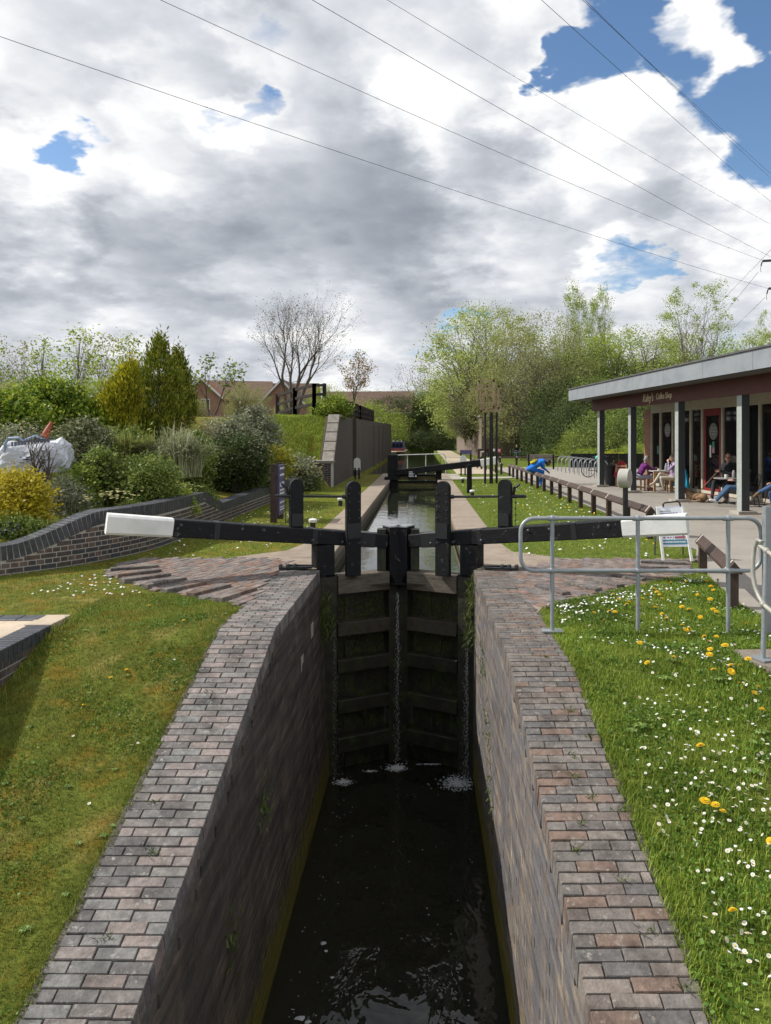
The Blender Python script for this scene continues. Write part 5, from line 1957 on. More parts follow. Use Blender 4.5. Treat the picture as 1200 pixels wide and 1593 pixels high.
def post_rail(label, pts, h, mat, nrails=3, gap=1.8):
 t = thing('post_and_rail_fence', label, 'fence', pts[0], 'dark fences on top of the mound')
 for a_, b_ in zip(pts, pts[1:]):
  a_, b_ = Vector(a_), Vector(b_)
  n = max(1, round((b_ - a_).length / gap))
  for k in range(n + 1):
   p = a_.lerp(b_, k / n)
   mb = MB()
   mb.bar(p - Vector((0, 0, .2)), p + Vector((0, 0, h)), .17, .17)
   mb.build('post', mat, t)
  for r_ in range(nrails):
   z = Vector((0, 0, h * (.32 + .31 * r_)))
   mb = MB()
   mb.bar(a_ + z, b_ + z, .08, .13)
   mb.build('rail', mat, t)
 return t
BLK = plain('dark_fence_stain', (.018, .013, .011), .7)
post_rail('dark post and rail fence climbing to the top of the grass mound', [P(432, 657, 37.5), P(459, 649, 36), P(489, 644, 34.5), P(505, 642, 36)], 1.45, BLK, 3, 1.4)
post_rail('dark railing running along the top of the abutment wall', [(-4.0, 35, top_at(35)), (-4.0, 47, top_at(47)), (-4.0, 60, top_at(60))], 1.0, BLK, 2, 1.5)
# timber screen at the left edge of the garden
t = thing('timber_screen', 'dark timber screen post at the edge of the garden', 'fence', (-9.3, 15.6, 1.2))
for k in range(4):
 mb = MB()
 mb.bbox((-9.25 - k * .2, 15.6, 1.0), (-9.07 - k * .2, 15.66, 2.62 - .03 * k))
 mb.build('board', BROWN_WOOD, t)
# dark mesh fence panel between the conifers
t = thing('wire_fence', 'black mesh fence behind the conifers', 'fence', P(195, 690, 22))
a_, b_ = P(188, 672, 23), P(262, 672, 23)
for k in range(5):
 mb = MB()
 p = a_.lerp(b_, k / 4)
 mb.bar(p - Vector((0, 0, .5)), p + Vector((0, 0, .85)), .06, .06)
 mb.build('post', BLACK_METAL, t)
mb = MB()
for k in range(36):
 p = a_.lerp(b_, k / 35)
 mb.bar(p - Vector((0, 0, .4)), p + Vector((0, 0, .8)), .012, .012)
for z in np.linspace(-.3, .78, 9):
 mb.bar(a_ + Vector((0, 0, z)), b_ + Vector((0, 0, z)), .012, .012)
mb.build('mesh', BLACK_METAL, t, kind='stuff')

# ================================================================ builder's bag and cone in the garden
BAG = pm('woven_sack', [(.42, .44, .49), (.54, .56, .61), (.62, .64, .68)], 4, .85, .9, 14, fleck=((.20, .21, .25), 8, .61))
bag = thing('bulk_bag', 'white builders bulk bag with dark printing slumped in the garden', 'bag', P(55, 728, 13))
def bag_mesh():
 mb = MB()
 n, rows = 28, 9
 vs, fs = [], []
 c0 = P(57, 727, 13.1)
 rs = random.Random(4)
 for j in range(rows):
  t_ = j / (rows - 1)
  for k in range(n):
   a = 2 * math.pi * k / n
   sq = 1 / (abs(math.cos(a)) ** 6 + abs(math.sin(a)) ** 6) ** (1 / 6)
   r = (.43 + .05 * math.sin(t_ * 3.1 + .3) - .06 * max(0, t_ - .8) / .2) * sq
   wob = .018 * math.sin(5 * a + j) + .012 * math.sin(11 * a - j * 1.7) + rs.uniform(-.016, .016)
   x, y = (r + wob) * math.cos(a) * 1.12, (r + wob) * math.sin(a) * .85
   z = t_ * (.52 + .06 * math.cos(a) + .05 * math.sin(2 * a) + .03 * math.sin(5 * a)) - .08 + rs.uniform(-.012, .012)
   vs.append(c0 + Vector((x, y, z)))
 for j in range(rows - 1):
  for k in range(n):
   a_, b_ = j * n + k, j * n + (k + 1) % n
   fs.append((a_, b_, b_ + n, a_ + n))
 fs.append(tuple(range((rows - 1) * n, rows * n)))
 mb.add(vs, fs)
 return mb
bgo = bag_mesh().build('sack', BAG, bag)
mb = MB()
c0 = P(14, 690, 12.55)
for k in range(12):
 w = random.uniform(.03, .05)
 a_ = c0 + Vector((.07 + k * .055, -.02 + .003 * k, -.01 + .006 * k))
 mb.box(a_, (w, .006, .075), (0, 0, R(2)))
for k in range(9):
 a_ = P(32, 716, 12.55) + Vector((random.uniform(0, .42), -.015, random.uniform(-.06, .06)))
 mb.box(a_, (random.uniform(.03, .1), .006, .022))
mb.build('printing', PRINT_DARK, bgo)
mb = MB()
mb.tube([P(8, 712, 12.75), P(8, 690, 12.7), P(14, 682, 12.7), P(30, 681, 12.6), P(40, 690, 12.6)], .025, 6)
mb.tube([P(40, 684, 12.9), P(55, 678, 12.9), P(70, 684, 12.9)], .022, 6)
mb.build('lifting_loop', plain('blue_grey_webbing', (.25, .32, .45), .7), bag)
cn = P(72, 680, 13.4)
mb = MB()
ax = (P(82, 648, 13.5) - P(68, 676, 13.4)).normalized()
mb.lathe([(.075, 0), (.065, .04), (.03, .30), (.018, .31)], P(69, 680, 13.4), 14, axis=ax)
tag(mb.build('traffic_cone', plain('orange_red_plastic', (.30, .06, .025), .6), None, True), 'orange red traffic cone lying tilted on the bulk bag', 'cone')

# ================================================================ overhead power line
t = thing('power_pylon', 'lattice pylon arm with insulators at the edge of the view', 'pylon', P(1262, 640, 150))
top = P(1262, 330, 150)
base = P(1262, 640, 150)
mb = MB()
for sx in (-1, 1):
 for sy in (-1, 1):
  mb.bar(base + Vector((sx * 3, sy * 3, -8)), top + Vector((sx * .4, sy * .4, 0)), .35, .35)
for k in range(9):
 f0, f1 = k / 9, (k + 1) / 9
 w0, w1 = 3 - 2.6 * f0, 3 - 2.6 * f1
 z0, z1 = base.lerp(top, f0), base.lerp(top, f1)
 for s in (-1, 1):
  mb.bar(z0 + Vector((-w0, s * w0, 0)), z1 + Vector((w1, s * w1, 0)), .15, .15)
  mb.bar(z0 + Vector((w0, s * w0, 0)), z1 + Vector((-w1, s * w1, 0)), .15, .15)
mb.build('tower', DARK_METAL, t)
ends = [P(1187, 406, 150), P(1196, 449, 150)]
for e in ends:
 mb = MB()
 mb.bar(e, Vector((base.x, base.y, e.z + .5)), .35, .45)
 mb.build('cross_arm', DARK_METAL, t)
 mb = MB()
 mb.tube([e, e + Vector((-.6, -.9, -.5)), e + Vector((-1.2, -1.8, -1.4))], .13, 6)
 mb.tube([e + Vector((-.3, -.5, -.3)), e + Vector((-.7, -.5, -1.6)), e + Vector((-.2, .4, -2.2))], .05, 4)
 mb.build('insulator', BLACK_METAL, t)
WIRE = plain('wire', (.035, .035, .038), .5)
def wire(name, label, pts, r):
 # straight world span with a slight sag between two real points
 a_, b_ = Vector(pts[0]), Vector(pts[1])
 n = 24
 path = []
 for k in range(n + 1):
  q = k / n
  p = a_.lerp(b_, q)
  p.z -= pts[2] * 4 * q * (1 - q)
  path.append(p)
 mb = MB()
 mb.tube(path, r, 4)
 return tag(mb.build('power_line', WIRE), label, 'cable', 'power lines crossing the sky')
wire('w', 'lowest power line crossing the whole sky', (P(-60, 36, 60), P(1196, 449, 150), .7), .028)
wire('w', 'power line entering the top edge above the bare tree, second from the left', (P(185, -30, 55), P(1187, 405, 150), .9), .026)
wire('w', 'power line entering the top edge, third from the left', (P(435, -30, 52), P(1262, 430, 150), .8), .027)
wire('w', 'faint power line entering the top edge right of the middle', (P(560, -26, 56), P(1262, 382, 150), .6), .022)
wire('w', 'power line crossing the upper right blue gap, steeper', (P(815, -25, 52), P(1262, 364, 150), .5), .025)
wire('w', 'upper of the close pair of lines at the top right', (P(885, -25, 52), P(1262, 332, 150), .5), .022)
wire('w', 'lower of the close pair of lines at the top right', (P(880, -25, 53), P(1262, 325, 150), .3), .022)
for k, (a_, b_, lab) in enumerate((((1180, 423), (1100, 520), 'short line running down from the pylon arm into the trees'), ((1190, 463), (1120, 530), 'short line running down from the lower insulator'), ((1200, 388), (1090, 500), 'thin line running down behind the pylon arm'))):
 wire('w', lab, (P(a_[0], a_[1], 151), P(b_[0], b_[1], 260), .2), .045)


# ================================================================ people and dog
SKIN = pm('skin', [(.40, .24, .18), (.48, .30, .23), (.53, .34, .27)], 12, .55, .1, 80)
SKIN_PINK = pm('skin_ruddy', [(.44, .22, .17), (.52, .28, .22), (.57, .33, .27)], 12, .5, .1, 80)
HAIR_GREY = pm('hair_grey', [(.16, .15, .14), (.28, .27, .25), (.40, .39, .37)], 40, .6, .5, 120, stretch=(1, 1, .3))
HAIR_DARK = pm('hair_dark', [(.02, .015, .012), (.045, .033, .025), (.07, .05, .04)], 40, .5, .5, 120)
HAIR_BLOND = pm('hair_blond', [(.25, .17, .09), (.36, .25, .14), (.44, .32, .19)], 40, .5, .5, 120)
def cloth(name, c, b=.4):
 return pm(name, [tuple(x * .72 for x in c), c, tuple(min(1, x * 1.2) for x in c)], 9, .9, b, 35)
EYE = plain('eye_dark', (.03, .025, .02), .3)
LIP = plain('lip', (.34, .14, .12), .5)

def body_mesh(prims, mats, voxel):
 """prims: ('cap', a, b, ra, rb, tag) tapered limbs, ('ell', c, r, rot, tag) masses; merged into one skin"""
 mb = MB()
 for p in prims:
  if p[0] == 'cap':
   a, b, ra, rb = Vector(p[1]), Vector(p[2]), p[3], p[4]
   d = (b - a)
   u = d.normalized() if d.length > 1e-6 else Vector((0, 0, 1))
   mb.tube([a - u * ra * .85, a - u * ra * .45, a, a.lerp(b, .5), b, b + u * rb * .45, b + u * rb * .85], [ra * .35, ra * .86, ra, (ra + rb) / 2, rb, rb * .86, rb * .35], 12)
  else:
   mb.ellipsoid(p[1], p[2], 16, 10, rot=p[3])
 tmp = mb.build('tmp_body', list(mats.values()))
 m = tmp.modifiers.new('r', 'REMESH')
 m.mode = 'VOXEL'
 m.voxel_size = voxel
 sm = tmp.modifiers.new('s', 'SMOOTH')
 sm.factor = .5
 sm.iterations = 2
 dg = bpy.context.evaluated_depsgraph_get()
 me = bpy.data.meshes.new_from_object(tmp.evaluated_get(dg))
 bpy.data.objects.remove(tmp)
 n = len(me.polygons)
 cen = np.zeros(n * 3, dtype=np.float32)
 me.polygons.foreach_get('center', cen)
 cen = cen.reshape(-1, 3)
 best = np.full(n, 1e9)
 idx = np.zeros(n, dtype=np.int32)
 keys = list(mats.keys())
 for p in prims:
  if p[0] == 'cap':
   a, b = np.array(p[1]), np.array(p[2])
   ab = b - a
   t = np.clip(((cen - a) @ ab) / max(1e-9, ab @ ab), 0, 1)
   dist = np.linalg.norm(cen - (a + t[:, None] * ab), axis=1) - (p[3] + (p[4] - p[3]) * t)
  else:
   M = np.array(Euler(p[3]).to_matrix()) if p[3] is not None else np.eye(3)
   q = (cen - np.array(p[1])) @ M
   k = np.linalg.norm(q / np.array(p[2]), axis=1)
   dist = (k - 1) * min(p[2])
  w = dist < best
  best[w] = dist[w]
  idx[w] = keys.index(p[5] if p[0] == 'cap' else p[4])
 me.materials.clear()
 for mt in mats.values():
  me.materials.append(mt)
 me.polygons.foreach_set('material_index', idx)
 me.polygons.foreach_set('use_smooth', np.ones(n, dtype=bool))
 me.update()
 return me

def V3(*a): return Vector(a)

def hand(pr, wrist, elbow, curl=.6, side=1, tag_='skin'):
 d = (wrist - elbow).normalized()
 up = V3(0, 0, 1)
 s = d.cross(up)
 s = s.normalized() if s.length > .05 else V3(0, 1, 0)
 n = s.cross(d).normalized()          # back of the hand
 c = wrist + d * .045
 pr.append(('cap', wrist, c + d * .02, .026, .034, tag_))
 base = wrist + d * .085
 for k, (o, l) in enumerate(((-.030, .062), (-.010, .072), (.011, .068), (.030, .052))):
  b = base + s * o
  m = b + d * l * .55 - n * l * .30 * curl
  e = m + d * l * .35 * (1 - curl * .6) - n * l * .55 * curl
  pr.append(('cap', c + s * o * .8, b, .014, .0105, tag_))
  pr.append(('cap', b, m, .0105, .0095, tag_))
  pr.append(('cap', m, e, .0095, .008, tag_))
 tb = wrist + d * .03 - s * side * .030
 tm = tb + d * .038 - s * side * .022 - n * .012
 pr.append(('cap', tb, tm, .014, .011, tag_))
 pr.append(('cap', tm, tm + d * .028 - n * .012, .011, .009, tag_))

def head(pr, c, fwd, hair='hair', long_=False, bald=False, up=None):
 f = Vector(fwd).normalized()
 u = Vector(up).normalized() if up is not None else V3(0, 0, 1)
 u = (u - f * u.dot(f)).normalized()
 s = f.cross(u)
 M = Matrix((f, s, u)).transposed().to_euler()
 pr.append(('ell', c + u * .025, (.096, .076, .105), M, 'skin'))
 pr.append(('ell', c - u * .045 + f * .022, (.068, .058, .072), M, 'skin'))           # jaw
 pr.append(('ell', c - u * .095 + f * .055, (.022, .024, .018), M, 'skin'))           # chin
 pr.append(('cap', c + f * .092 + u * .012, c + f * .114 - u * .030, .011, .016, 'skin'))   # nose
 for q in (-1, 1):
  pr.append(('ell', c + s * q * .079 - u * .008 - f * .008, (.020, .011, .032), M, 'skin'))   # ears
  pr.append(('ell', c + s * q * .033 + f * .085 + u * .016, (.010, .013, .008), M, 'eye'))
  pr.append(('cap', c + s * q * .018 + f * .092 + u * .036, c + s * q * .050 + f * .080 + u * .036, .008, .007, hair if not bald else 'skin'))
 pr.append(('ell', c + f * .084 - u * .058, (.010, .024, .007), M, 'lip'))
 if not bald:
  pr.append(('ell', c + u * .050 - f * .018, (.094, .084, .098), M, hair))
  pr.append(('ell', c - f * .045 + u * .0, (.066, .080, .090), M, hair))
  if long_:
   pr.append(('ell', c - f * .055 - u * .08, (.050, .070, .085), M, hair))
 else:
  pr.append(('ell', c - f * .045 - u * .012, (.058, .080, .045), M, hair))

def person(label, loc, rz, J, mats, voxel=.012, hd=(1, 0, 0), hup=None, long_=False, bald=False, sleeves='shirt', legs='trousers', shins=None, bulk=1.0, curl=(.6, .6), group=None, scale=1.0):
 """J: joint positions in a frame that faces +X"""
 pr = []
 b = bulk
 hipc, chest, neck, hc = J['hip'], J['chest'], J['neck'], J['head']
 ax = (chest - hipc)
 w = V3(0, 1, 0)
 for q in np.linspace(0, 1, 6):
  c = hipc.lerp(chest, float(q))
  wy = (.155 + .02 * math.cos(q * 6.0)) * b if q < .6 else (.16 + .02 * q) * b
  pr.append(('ell', c, (.115 * b, wy, .115), None, 'trousers' if q < .15 else 'shirt'))
 pr.append(('cap', J['shl'], J['shr'], .066 * b, .066 * b, 'shirt'))
 pr.append(('cap', chest, neck, .085 * b, .056, 'shirt'))
 pr.append(('cap', neck, hc - (hc - neck) * .25, .052, .050, 'skin'))
 head(pr, hc, hd, 'hair', long_, bald, hup)
 for s, k in ((1, 'l'), (-1, 'r')):
  sh, el, ha = J['sh' + k], J['el' + k], J['ha' + k]
  pr.append(('cap', sh, el, .055 * b, .042, 'shirt'))
  pr.append(('cap', el, ha, .041, .028, sleeves))
  hand(pr, ha, el, curl[0 if s > 0 else 1], s)
  hp, kn, an = J['hp' + k], J['kn' + k], J['an' + k]
  pr.append(('cap', hp, kn, .088 * b, .060, legs))
  pr.append(('cap', kn, kn.lerp(an, .35), .058, .058, shins or legs))
  pr.append(('cap', kn.lerp(an, .35), an, .056, .040, shins or legs))
  to = J['to' + k]
  pr.append(('cap', an - V3(0, 0, .01), to, .046, .034, 'shoe'))
  pr.append(('cap', an + (an - to) * .25 - V3(0, 0, .03), an - V3(0, 0, .03), .036, .042, 'shoe'))
 me = body_mesh(pr, mats, voxel)
 o = link('person', me)
 o.location = loc
 o.rotation_euler = (0, 0, rz)
 o.scale = (scale,) * 3
 return tag(o, label, 'person', group)

def seated(lean=.0, seat=.50, headfwd=.0):
 J = {}
 J['hip'] = V3(0, 0, seat + .04)
 J['chest'] = V3(.02 + lean * .40, 0, seat + .42 - lean * .10)
 J['neck'] = V3(.03 + lean * .52, 0, seat + .55 - lean * .15)
 J['head'] = J['neck'] + V3(.035 + headfwd, 0, .135)
 for s, k in ((1, 'l'), (-1, 'r')):
  J['sh' + k] = J['neck'] + V3(-.02, s * .185, -.07)
  J['el' + k] = J['sh' + k] + V3(.10, s * .06, -.27)
  J['ha' + k] = J['el' + k] + V3(.23, -s * .05, .02)
  J['hp' + k] = V3(.04, s * .095, seat + .0)
  J['kn' + k] = V3(.46, s * .11, seat + .02)
  J['an' + k] = V3(.44, s * .11, .085)
  J['to' + k] = V3(.60, s * .12, .04)
 return J

# woman in purple leaning on her elbows at the wooden table
J = seated(.38, .47, .03)
for k, s in (('l', 1), ('r', -1)):
 J['el' + k] = V3(.42, s * .20, .76)
 J['ha' + k] = V3(.36, s * .10, .58) if k == 'r' else V3(.60, .02, .80)
 J['an' + k] = V3(.36 + .05 * s, s * .10, .085)
 J['to' + k] = V3(.53 + .05 * s, s * .12, .04)
person('person in a purple jacket and pale shorts leaning on the wooden cafe table', (7.78, 26.0, .01), R(4), J,
       dict(shirt=cloth('purple_fleece', (.15, .025, .17)), trousers=cloth('pale_shorts', (.42, .44, .58)), skin=SKIN, shoe=cloth('maroon_trainers', (.32, .13, .15)), hair=HAIR_GREY, eye=EYE, lip=LIP),
       hd=(1, 0, -.30), legs='trousers', shins='skin', long_=False)
# person in a checked shirt opposite, one leg crossed, hand at the mouth
CHECK, nt, b = new_mat('checked_shirt')
pos = nd(nt, 'ShaderNodeTexCoord').outputs['Object']
ck = nd(nt, 'ShaderNodeTexBrick', {'Vector': pos, 'Color1': (.50, .45, .56, 1), 'Color2': (.44, .42, .52, 1), 'Mortar': (.22, .12, .26, 1), 'Scale': 1, 'Mortar Size': .010, 'Brick Width': .07, 'Row Height': .06})
nt.links.new(ck.outputs[0], b.inputs['Base Color'])
b.inputs['Roughness'].default_value = .9
J = seated(-.10, .47, 0)
J['ell'] = V3(.20, .22, .76); J['hal'] = V3(.17, .06, 1.03)
J['elr'] = V3(.10, -.25, .74); J['har'] = V3(.30, -.10, .66)
J['knr'] = V3(.44, .02, .62); J['anr'] = V3(.66, .10, .33); J['tor'] = V3(.80, .10, .25)
J['knl'] = V3(.43, .11, .49); J['anl'] = V3(.36, .12, .085); J['tol'] = V3(.53, .13, .04)
person('person in a checked shirt and cream trousers with crossed legs at the wooden table', (8.76, 25.3, .01), R(176), J,
       dict(shirt=CHECK, trousers=cloth('cream_trousers', (.52, .46, .37)), skin=SKIN, shoe=cloth('pale_shoes', (.55, .42, .36)), hair=HAIR_GREY, eye=EYE, lip=LIP), hd=(1, 0, -.05))
# bald man in black with a walking stick
J = seated(-.22, .47, 0)
J['hip'] = V3(-.02, 0, .51)
J['ell'] = V3(.08, .30, .74); J['hal'] = V3(.30, .06, .84)
J['elr'] = V3(.10, -.28, .72); J['har'] = V3(.31, -.04, .81)
J['knl'] = V3(.44, .30, .50); J['anl'] = V3(.40, .30, .085); J['tol'] = V3(.55, .36, .04)
J['knr'] = V3(.46, -.02, .55); J['anr'] = V3(.58, .02, .085); J['tor'] = V3(.73, .02, .04)
MAN = (9.02, 21.45, .01)
man = person('bald person in glasses and black clothes resting both hands on a walking stick', MAN, R(205), J,
       dict(shirt=cloth('black_jacket', (.017, .018, .022)), trousers=cloth('charcoal_trousers', (.035, .038, .045)), skin=SKIN_PINK, shoe=cloth('tan_shoes', (.28, .21, .15)), hair=HAIR_GREY, eye=EYE, lip=LIP),
       hd=(.85, .55, -.02), bald=True, bulk=1.22, scale=1.08)
Mm = Matrix.Translation(Vector(MAN)) @ Matrix.Rotation(R(205), 4, 'Z') @ Matrix.Scale(1.08, 4)
hw = Mm @ V3(.40, .02, .80)
mb = MB()
tip = P(1072, 783, 20.9)
tip.z = .012
dr = (hw - tip).normalized()
mb.tube([tip, hw], .014, 8)
mb.tube([hw, hw + dr * .03 + V3(.03, 0, .01), hw + V3(.10, 0, .0), hw + V3(.13, 0, -.03)], .016, 8)
tag(mb.build('walking_stick', plain('brown_stick', (.24, .13, .08), .4), None, True), 'brown walking stick held by the bald person in black', 'walking stick')
hc = Mm @ J['head']
fw = (Mm.to_3x3() @ V3(.85, .55, -.02)).normalized()
sd = fw.cross(V3(0, 0, 1))
mb = MB()
for q in (-1, 1):
 cc = hc + fw * .112 + sd * q * .037 + V3(0, 0, .018)
 mb.tube([cc + sd * .028 * math.cos(a) + V3(0, 0, .021 * math.sin(a)) for a in np.linspace(0, 6.283, 13)], .0035, 5, cap=False)
 mb.tube([cc + sd * q * .028, hc + sd * q * .095 - fw * .01 + V3(0, 0, .015)], .0035, 4)
mb.tube([hc + fw * .118 - sd * .010 + V3(0, 0, .02), hc + fw * .118 + sd * .010 + V3(0, 0, .02)], .0035, 4)
gl = mb.build('glasses', BLACK_METAL)
gl.parent = man
gl.matrix_parent_inverse = Mm.inverted()
# red lead looped over the knee
mb = MB()
kn = Mm @ J['knl']
mb.tube([kn + V3(.05, .0, .08), kn + V3(.02, -.08, .03), kn + V3(.06, -.08, -.12), kn + V3(.12, -.06, -.34), P(1079, 768, 21.4)], .011, 6)
tag(mb.build('dog_lead', plain('red_lead', (.28, .03, .045), .6), None, True), 'red dog lead looped over the knee of the person in black', 'lead')
# person in grey top and blue jeans behind the post
J = seated(-.05, .47, 0)
J['ell'] = V3(.16, .22, .66); J['hal'] = V3(.36, .10, .70)
J['knl'] = V3(.48, .12, .52); J['anl'] = V3(.84, .12, .14); J['tol'] = V3(.98, .12, .17)
J['knr'] = V3(.48, -.10, .52); J['anr'] = V3(.80, -.10, .13); J['tor'] = V3(.94, -.10, .15)
DENIM = cloth('blue_denim', (.055, .11, .20))
person('person in blue jeans and white trainers sitting behind the pale cafe post', (8.93, 19.95, .01), R(172), J,
       dict(shirt=cloth('dark_grey_top', (.05, .045, .048)), trousers=DENIM, skin=SKIN, shoe=cloth('white_trainers', (.62, .62, .64)), hair=HAIR_DARK, eye=EYE, lip=LIP), hd=(1, .2, 0))
J = seated(-.05, .47, 0)
J['knr'] = V3(.42, .05, .66); J['anr'] = V3(.74, .06, .50); J['tor'] = V3(.86, .08, .40)
J['anl'] = V3(.40, .12, .085); J['tol'] = V3(.56, .12, .04)
person('person in bright blue jeans with one leg crossed, cut by the picture edge', (9.18, 18.2, .01), R(176), J,
       dict(shirt=cloth('navy_top', (.02, .03, .06)), trousers=cloth('bright_denim', (.07, .14, .30)), skin=SKIN, shoe=cloth('brown_shoe', (.20, .13, .08)), hair=HAIR_GREY, eye=EYE, lip=LIP), hd=(1, 0, 0))
# person in bright blue bending over, seated on the knee rail
J = seated(.0, .56, 0)
J['hip'] = V3(-.12, 0, .70); J['chest'] = V3(.30, 0, .98); J['neck'] = V3(.46, 0, 1.00); J['head'] = V3(.57, 0, .92)
for s, k in ((1, 'l'), (-1, 'r')):
 J['sh' + k] = V3(.36, s * .18, 1.00)
 J['el' + k] = V3(.36, s * .19, .76)
 J['ha' + k] = V3(.53, s * .10, .62)
 J['hp' + k] = V3(-.06, s * .10, .66)
 J['kn' + k] = V3(.36, s * .13 , .60)
 J['an' + k] = V3(.26, s * .12, .085)
 J['to' + k] = V3(.42, s * .12, .04)
BLUEP = (4.30, 27.95, .0)
blue = person('person in a bright blue tracksuit bent forward while sitting on the knee rail', BLUEP, R(0), J,
       dict(shirt=cloth('bright_blue_top', (.02, .17, .62)), trousers=cloth('bright_blue_trousers', (.02, .14, .50)), skin=pm('skin_dark', [(.10, .05, .035), (.14, .075, .05), (.18, .10, .07)], 12, .5, .1, 80), shoe=cloth('grey_trainers', (.35, .35, .36)), hair=HAIR_DARK, eye=EYE, lip=LIP), hd=(.75, 0, -.66), hup=(.66, 0, .75), bulk=1.28)
mb = MB()
mb.ellipsoid((BLUEP[0] + .02, BLUEP[1] - .02, .985), (.16, .17, .075), 16, 10, rot=(0, R(-28), 0))
wp = mb.build('waist_pack', plain('yellow_fabric', (.55, .47, .02), .7), None, True)
tag(wp, 'yellow pack worn on the back of the person in bright blue', 'pack')
mb = MB()
mb.bar((BLUEP[0] - .12, BLUEP[1] - .13, 1.0), (BLUEP[0] + .10, BLUEP[1] - .15, 1.09), .012, .02)
st_ = mb.build('strap', BLACK_METAL, wp)
# couple on the far bench
J = seated(.15, .47, 0)
J['ell'] = V3(.20, .2, .80); J['hal'] = V3(.26, .05, .98)
person('person in dark jacket and jeans eating on the far bench', (9.05, 69.45, .01), R(-75), J,
       dict(shirt=cloth('dark_jacket', (.02, .02, .025)), trousers=DENIM, skin=SKIN_PINK, shoe=cloth('dark_shoe', (.03, .03, .03)), hair=HAIR_BLOND, eye=EYE, lip=LIP), voxel=.016, bulk=1.1)
J = seated(.22, .47, 0)
J['ell'] = V3(.22, .2, .80); J['hal'] = V3(.30, .05, .96)
person('person in black jacket leaning towards the other one on the far bench', (9.72, 69.45, .01), R(-105), J,
       dict(shirt=cloth('black_coat', (.013, .014, .02)), trousers=cloth('black_jeans', (.02, .02, .022)), skin=SKIN_PINK, shoe=cloth('black_shoe', (.02, .02, .02)), hair=HAIR_BLOND, eye=EYE, lip=LIP), voxel=.016, bulk=1.15)

# dog lying by the post
def dog():
 c = Vector((8.10, 21.35, 0))
 pr = [('ell', (.02, 0, .15), (.25, .115, .12), None, 'fur'), ('ell', (-.17, .02, .13), (.13, .13, .125), None, 'fur'), ('ell', (.20, 0, .17), (.11, .095, .13), None, 'fur'),
          ('cap', (.24, 0, .22), (.30, 0, .30), .075, .065, 'fur'), ('ell', (.34, 0, .335), (.085, .075, .07), None, 'fur'), ('cap', (.39, 0, .325), (.465, 0, .305), .042, .032, 'muzzle'), ('ell', (.495, 0, .312), (.014, .018, .013), None, 'nose'),
          ('cap', (.31, .055, .37), (.275, .085, .30), .022, .026, 'ear'), ('cap', (.31, -.055, .37), (.275, -.085, .30), .022, .026, 'ear'),
          ('ell', (.405, .035, .352), (.010, .009, .009), None, 'nose'), ('ell', (.405, -.035, .352), (.010, .009, .009), None, 'nose'),
          ('cap', (.20, .08, .10), (.36, .09, .045), .042, .030, 'fur'), ('cap', (.36, .09, .045), (.46, .09, .032), .030, .028, 'fur'), ('cap', (.20, -.08, .10), (.36, -.09, .045), .042, .030, 'fur'), ('cap', (.36, -.09, .045), (.46, -.09, .032), .030, .028, 'fur'),
          ('cap', (-.16, .10, .12), (-.02, .16, .12), .065, .05, 'fur'), ('cap', (-.02, .16, .12), (-.12, .17, .05), .04, .03, 'fur'), ('cap', (-.12, .17, .05), (.0, .18, .03), .028, .025, 'fur'),
          ('cap', (-.16, -.10, .12), (-.02, -.16, .12), .065, .05, 'fur'), ('cap', (-.02, -.16, .12), (-.12, -.17, .05), .04, .03, 'fur'), ('cap', (-.12, -.17, .05), (.0, -.18, .03), .028, .025, 'fur'),
          ('cap', (-.28, .03, .12), (-.40, .09, .05), .028, .016, 'fur')]
 fur = pm('tan_fur', [(.22, .13, .07), (.32, .20, .11), (.40, .27, .16)], 30, .9, .8, 90)
 me = body_mesh([tuple(Vector(x) if i in (1, 2) and p[0] == 'cap' else x for i, x in enumerate(p)) for p in pr], dict(fur=fur, muzzle=pm('muzzle_fur', [(.35, .25, .16), (.45, .34, .23)], 30, .9), ear=pm('ear_fur', [(.14, .08, .045), (.2, .12, .07)], 30, .9), nose=EYE), .010)
 o = link('dog', me)
 o.location = c + Vector((0, 0, .01))
 o.rotation_euler = (0, 0, R(150))
 tag(o, 'small tan dog lying on the paving at the feet of the person in black', 'dog')
dog()

# ================================================================ cafe furniture
def wood_table(label, x, y, rz, w=.75, d=.7, h=.73):
 t = thing('wooden_table', label, 'table', (0, 0, 0))
 for k in range(5):
  mb = MB()
  mb.bbox((-w / 2, -d / 2 + k * d / 5, h - .03), (w / 2, -d / 2 + (k + 1) * d / 5 - .008, h))
  mb.build('top_board', plain('pale_table_top', (.55, .52, .46), .6), t)
 for sx in (-1, 1):
  for sy in (-1, 1):
   mb = MB()
   mb.bbox((sx * (w / 2 - .06) - .035, sy * (d / 2 - .06) - .035, 0), (sx * (w / 2 - .06) + .035, sy * (d / 2 - .06) + .035, h - .03))
   mb.build('leg', WARM_WOOD, t)
 mb = MB()
 for sy in (-1, 1):
  mb.bbox((-w / 2 + .06, sy * (d / 2 - .06) - .015, h - .12), (w / 2 - .06, sy * (d / 2 - .06) + .015, h - .03))
 mb.build('apron', WARM_WOOD, t)
 t.location, t.rotation_euler = (x, y, .005), (0, 0, rz)
 return t
wood_table('wooden cafe table with a pale top between the two seated people', 8.46, 25.75, R(3))
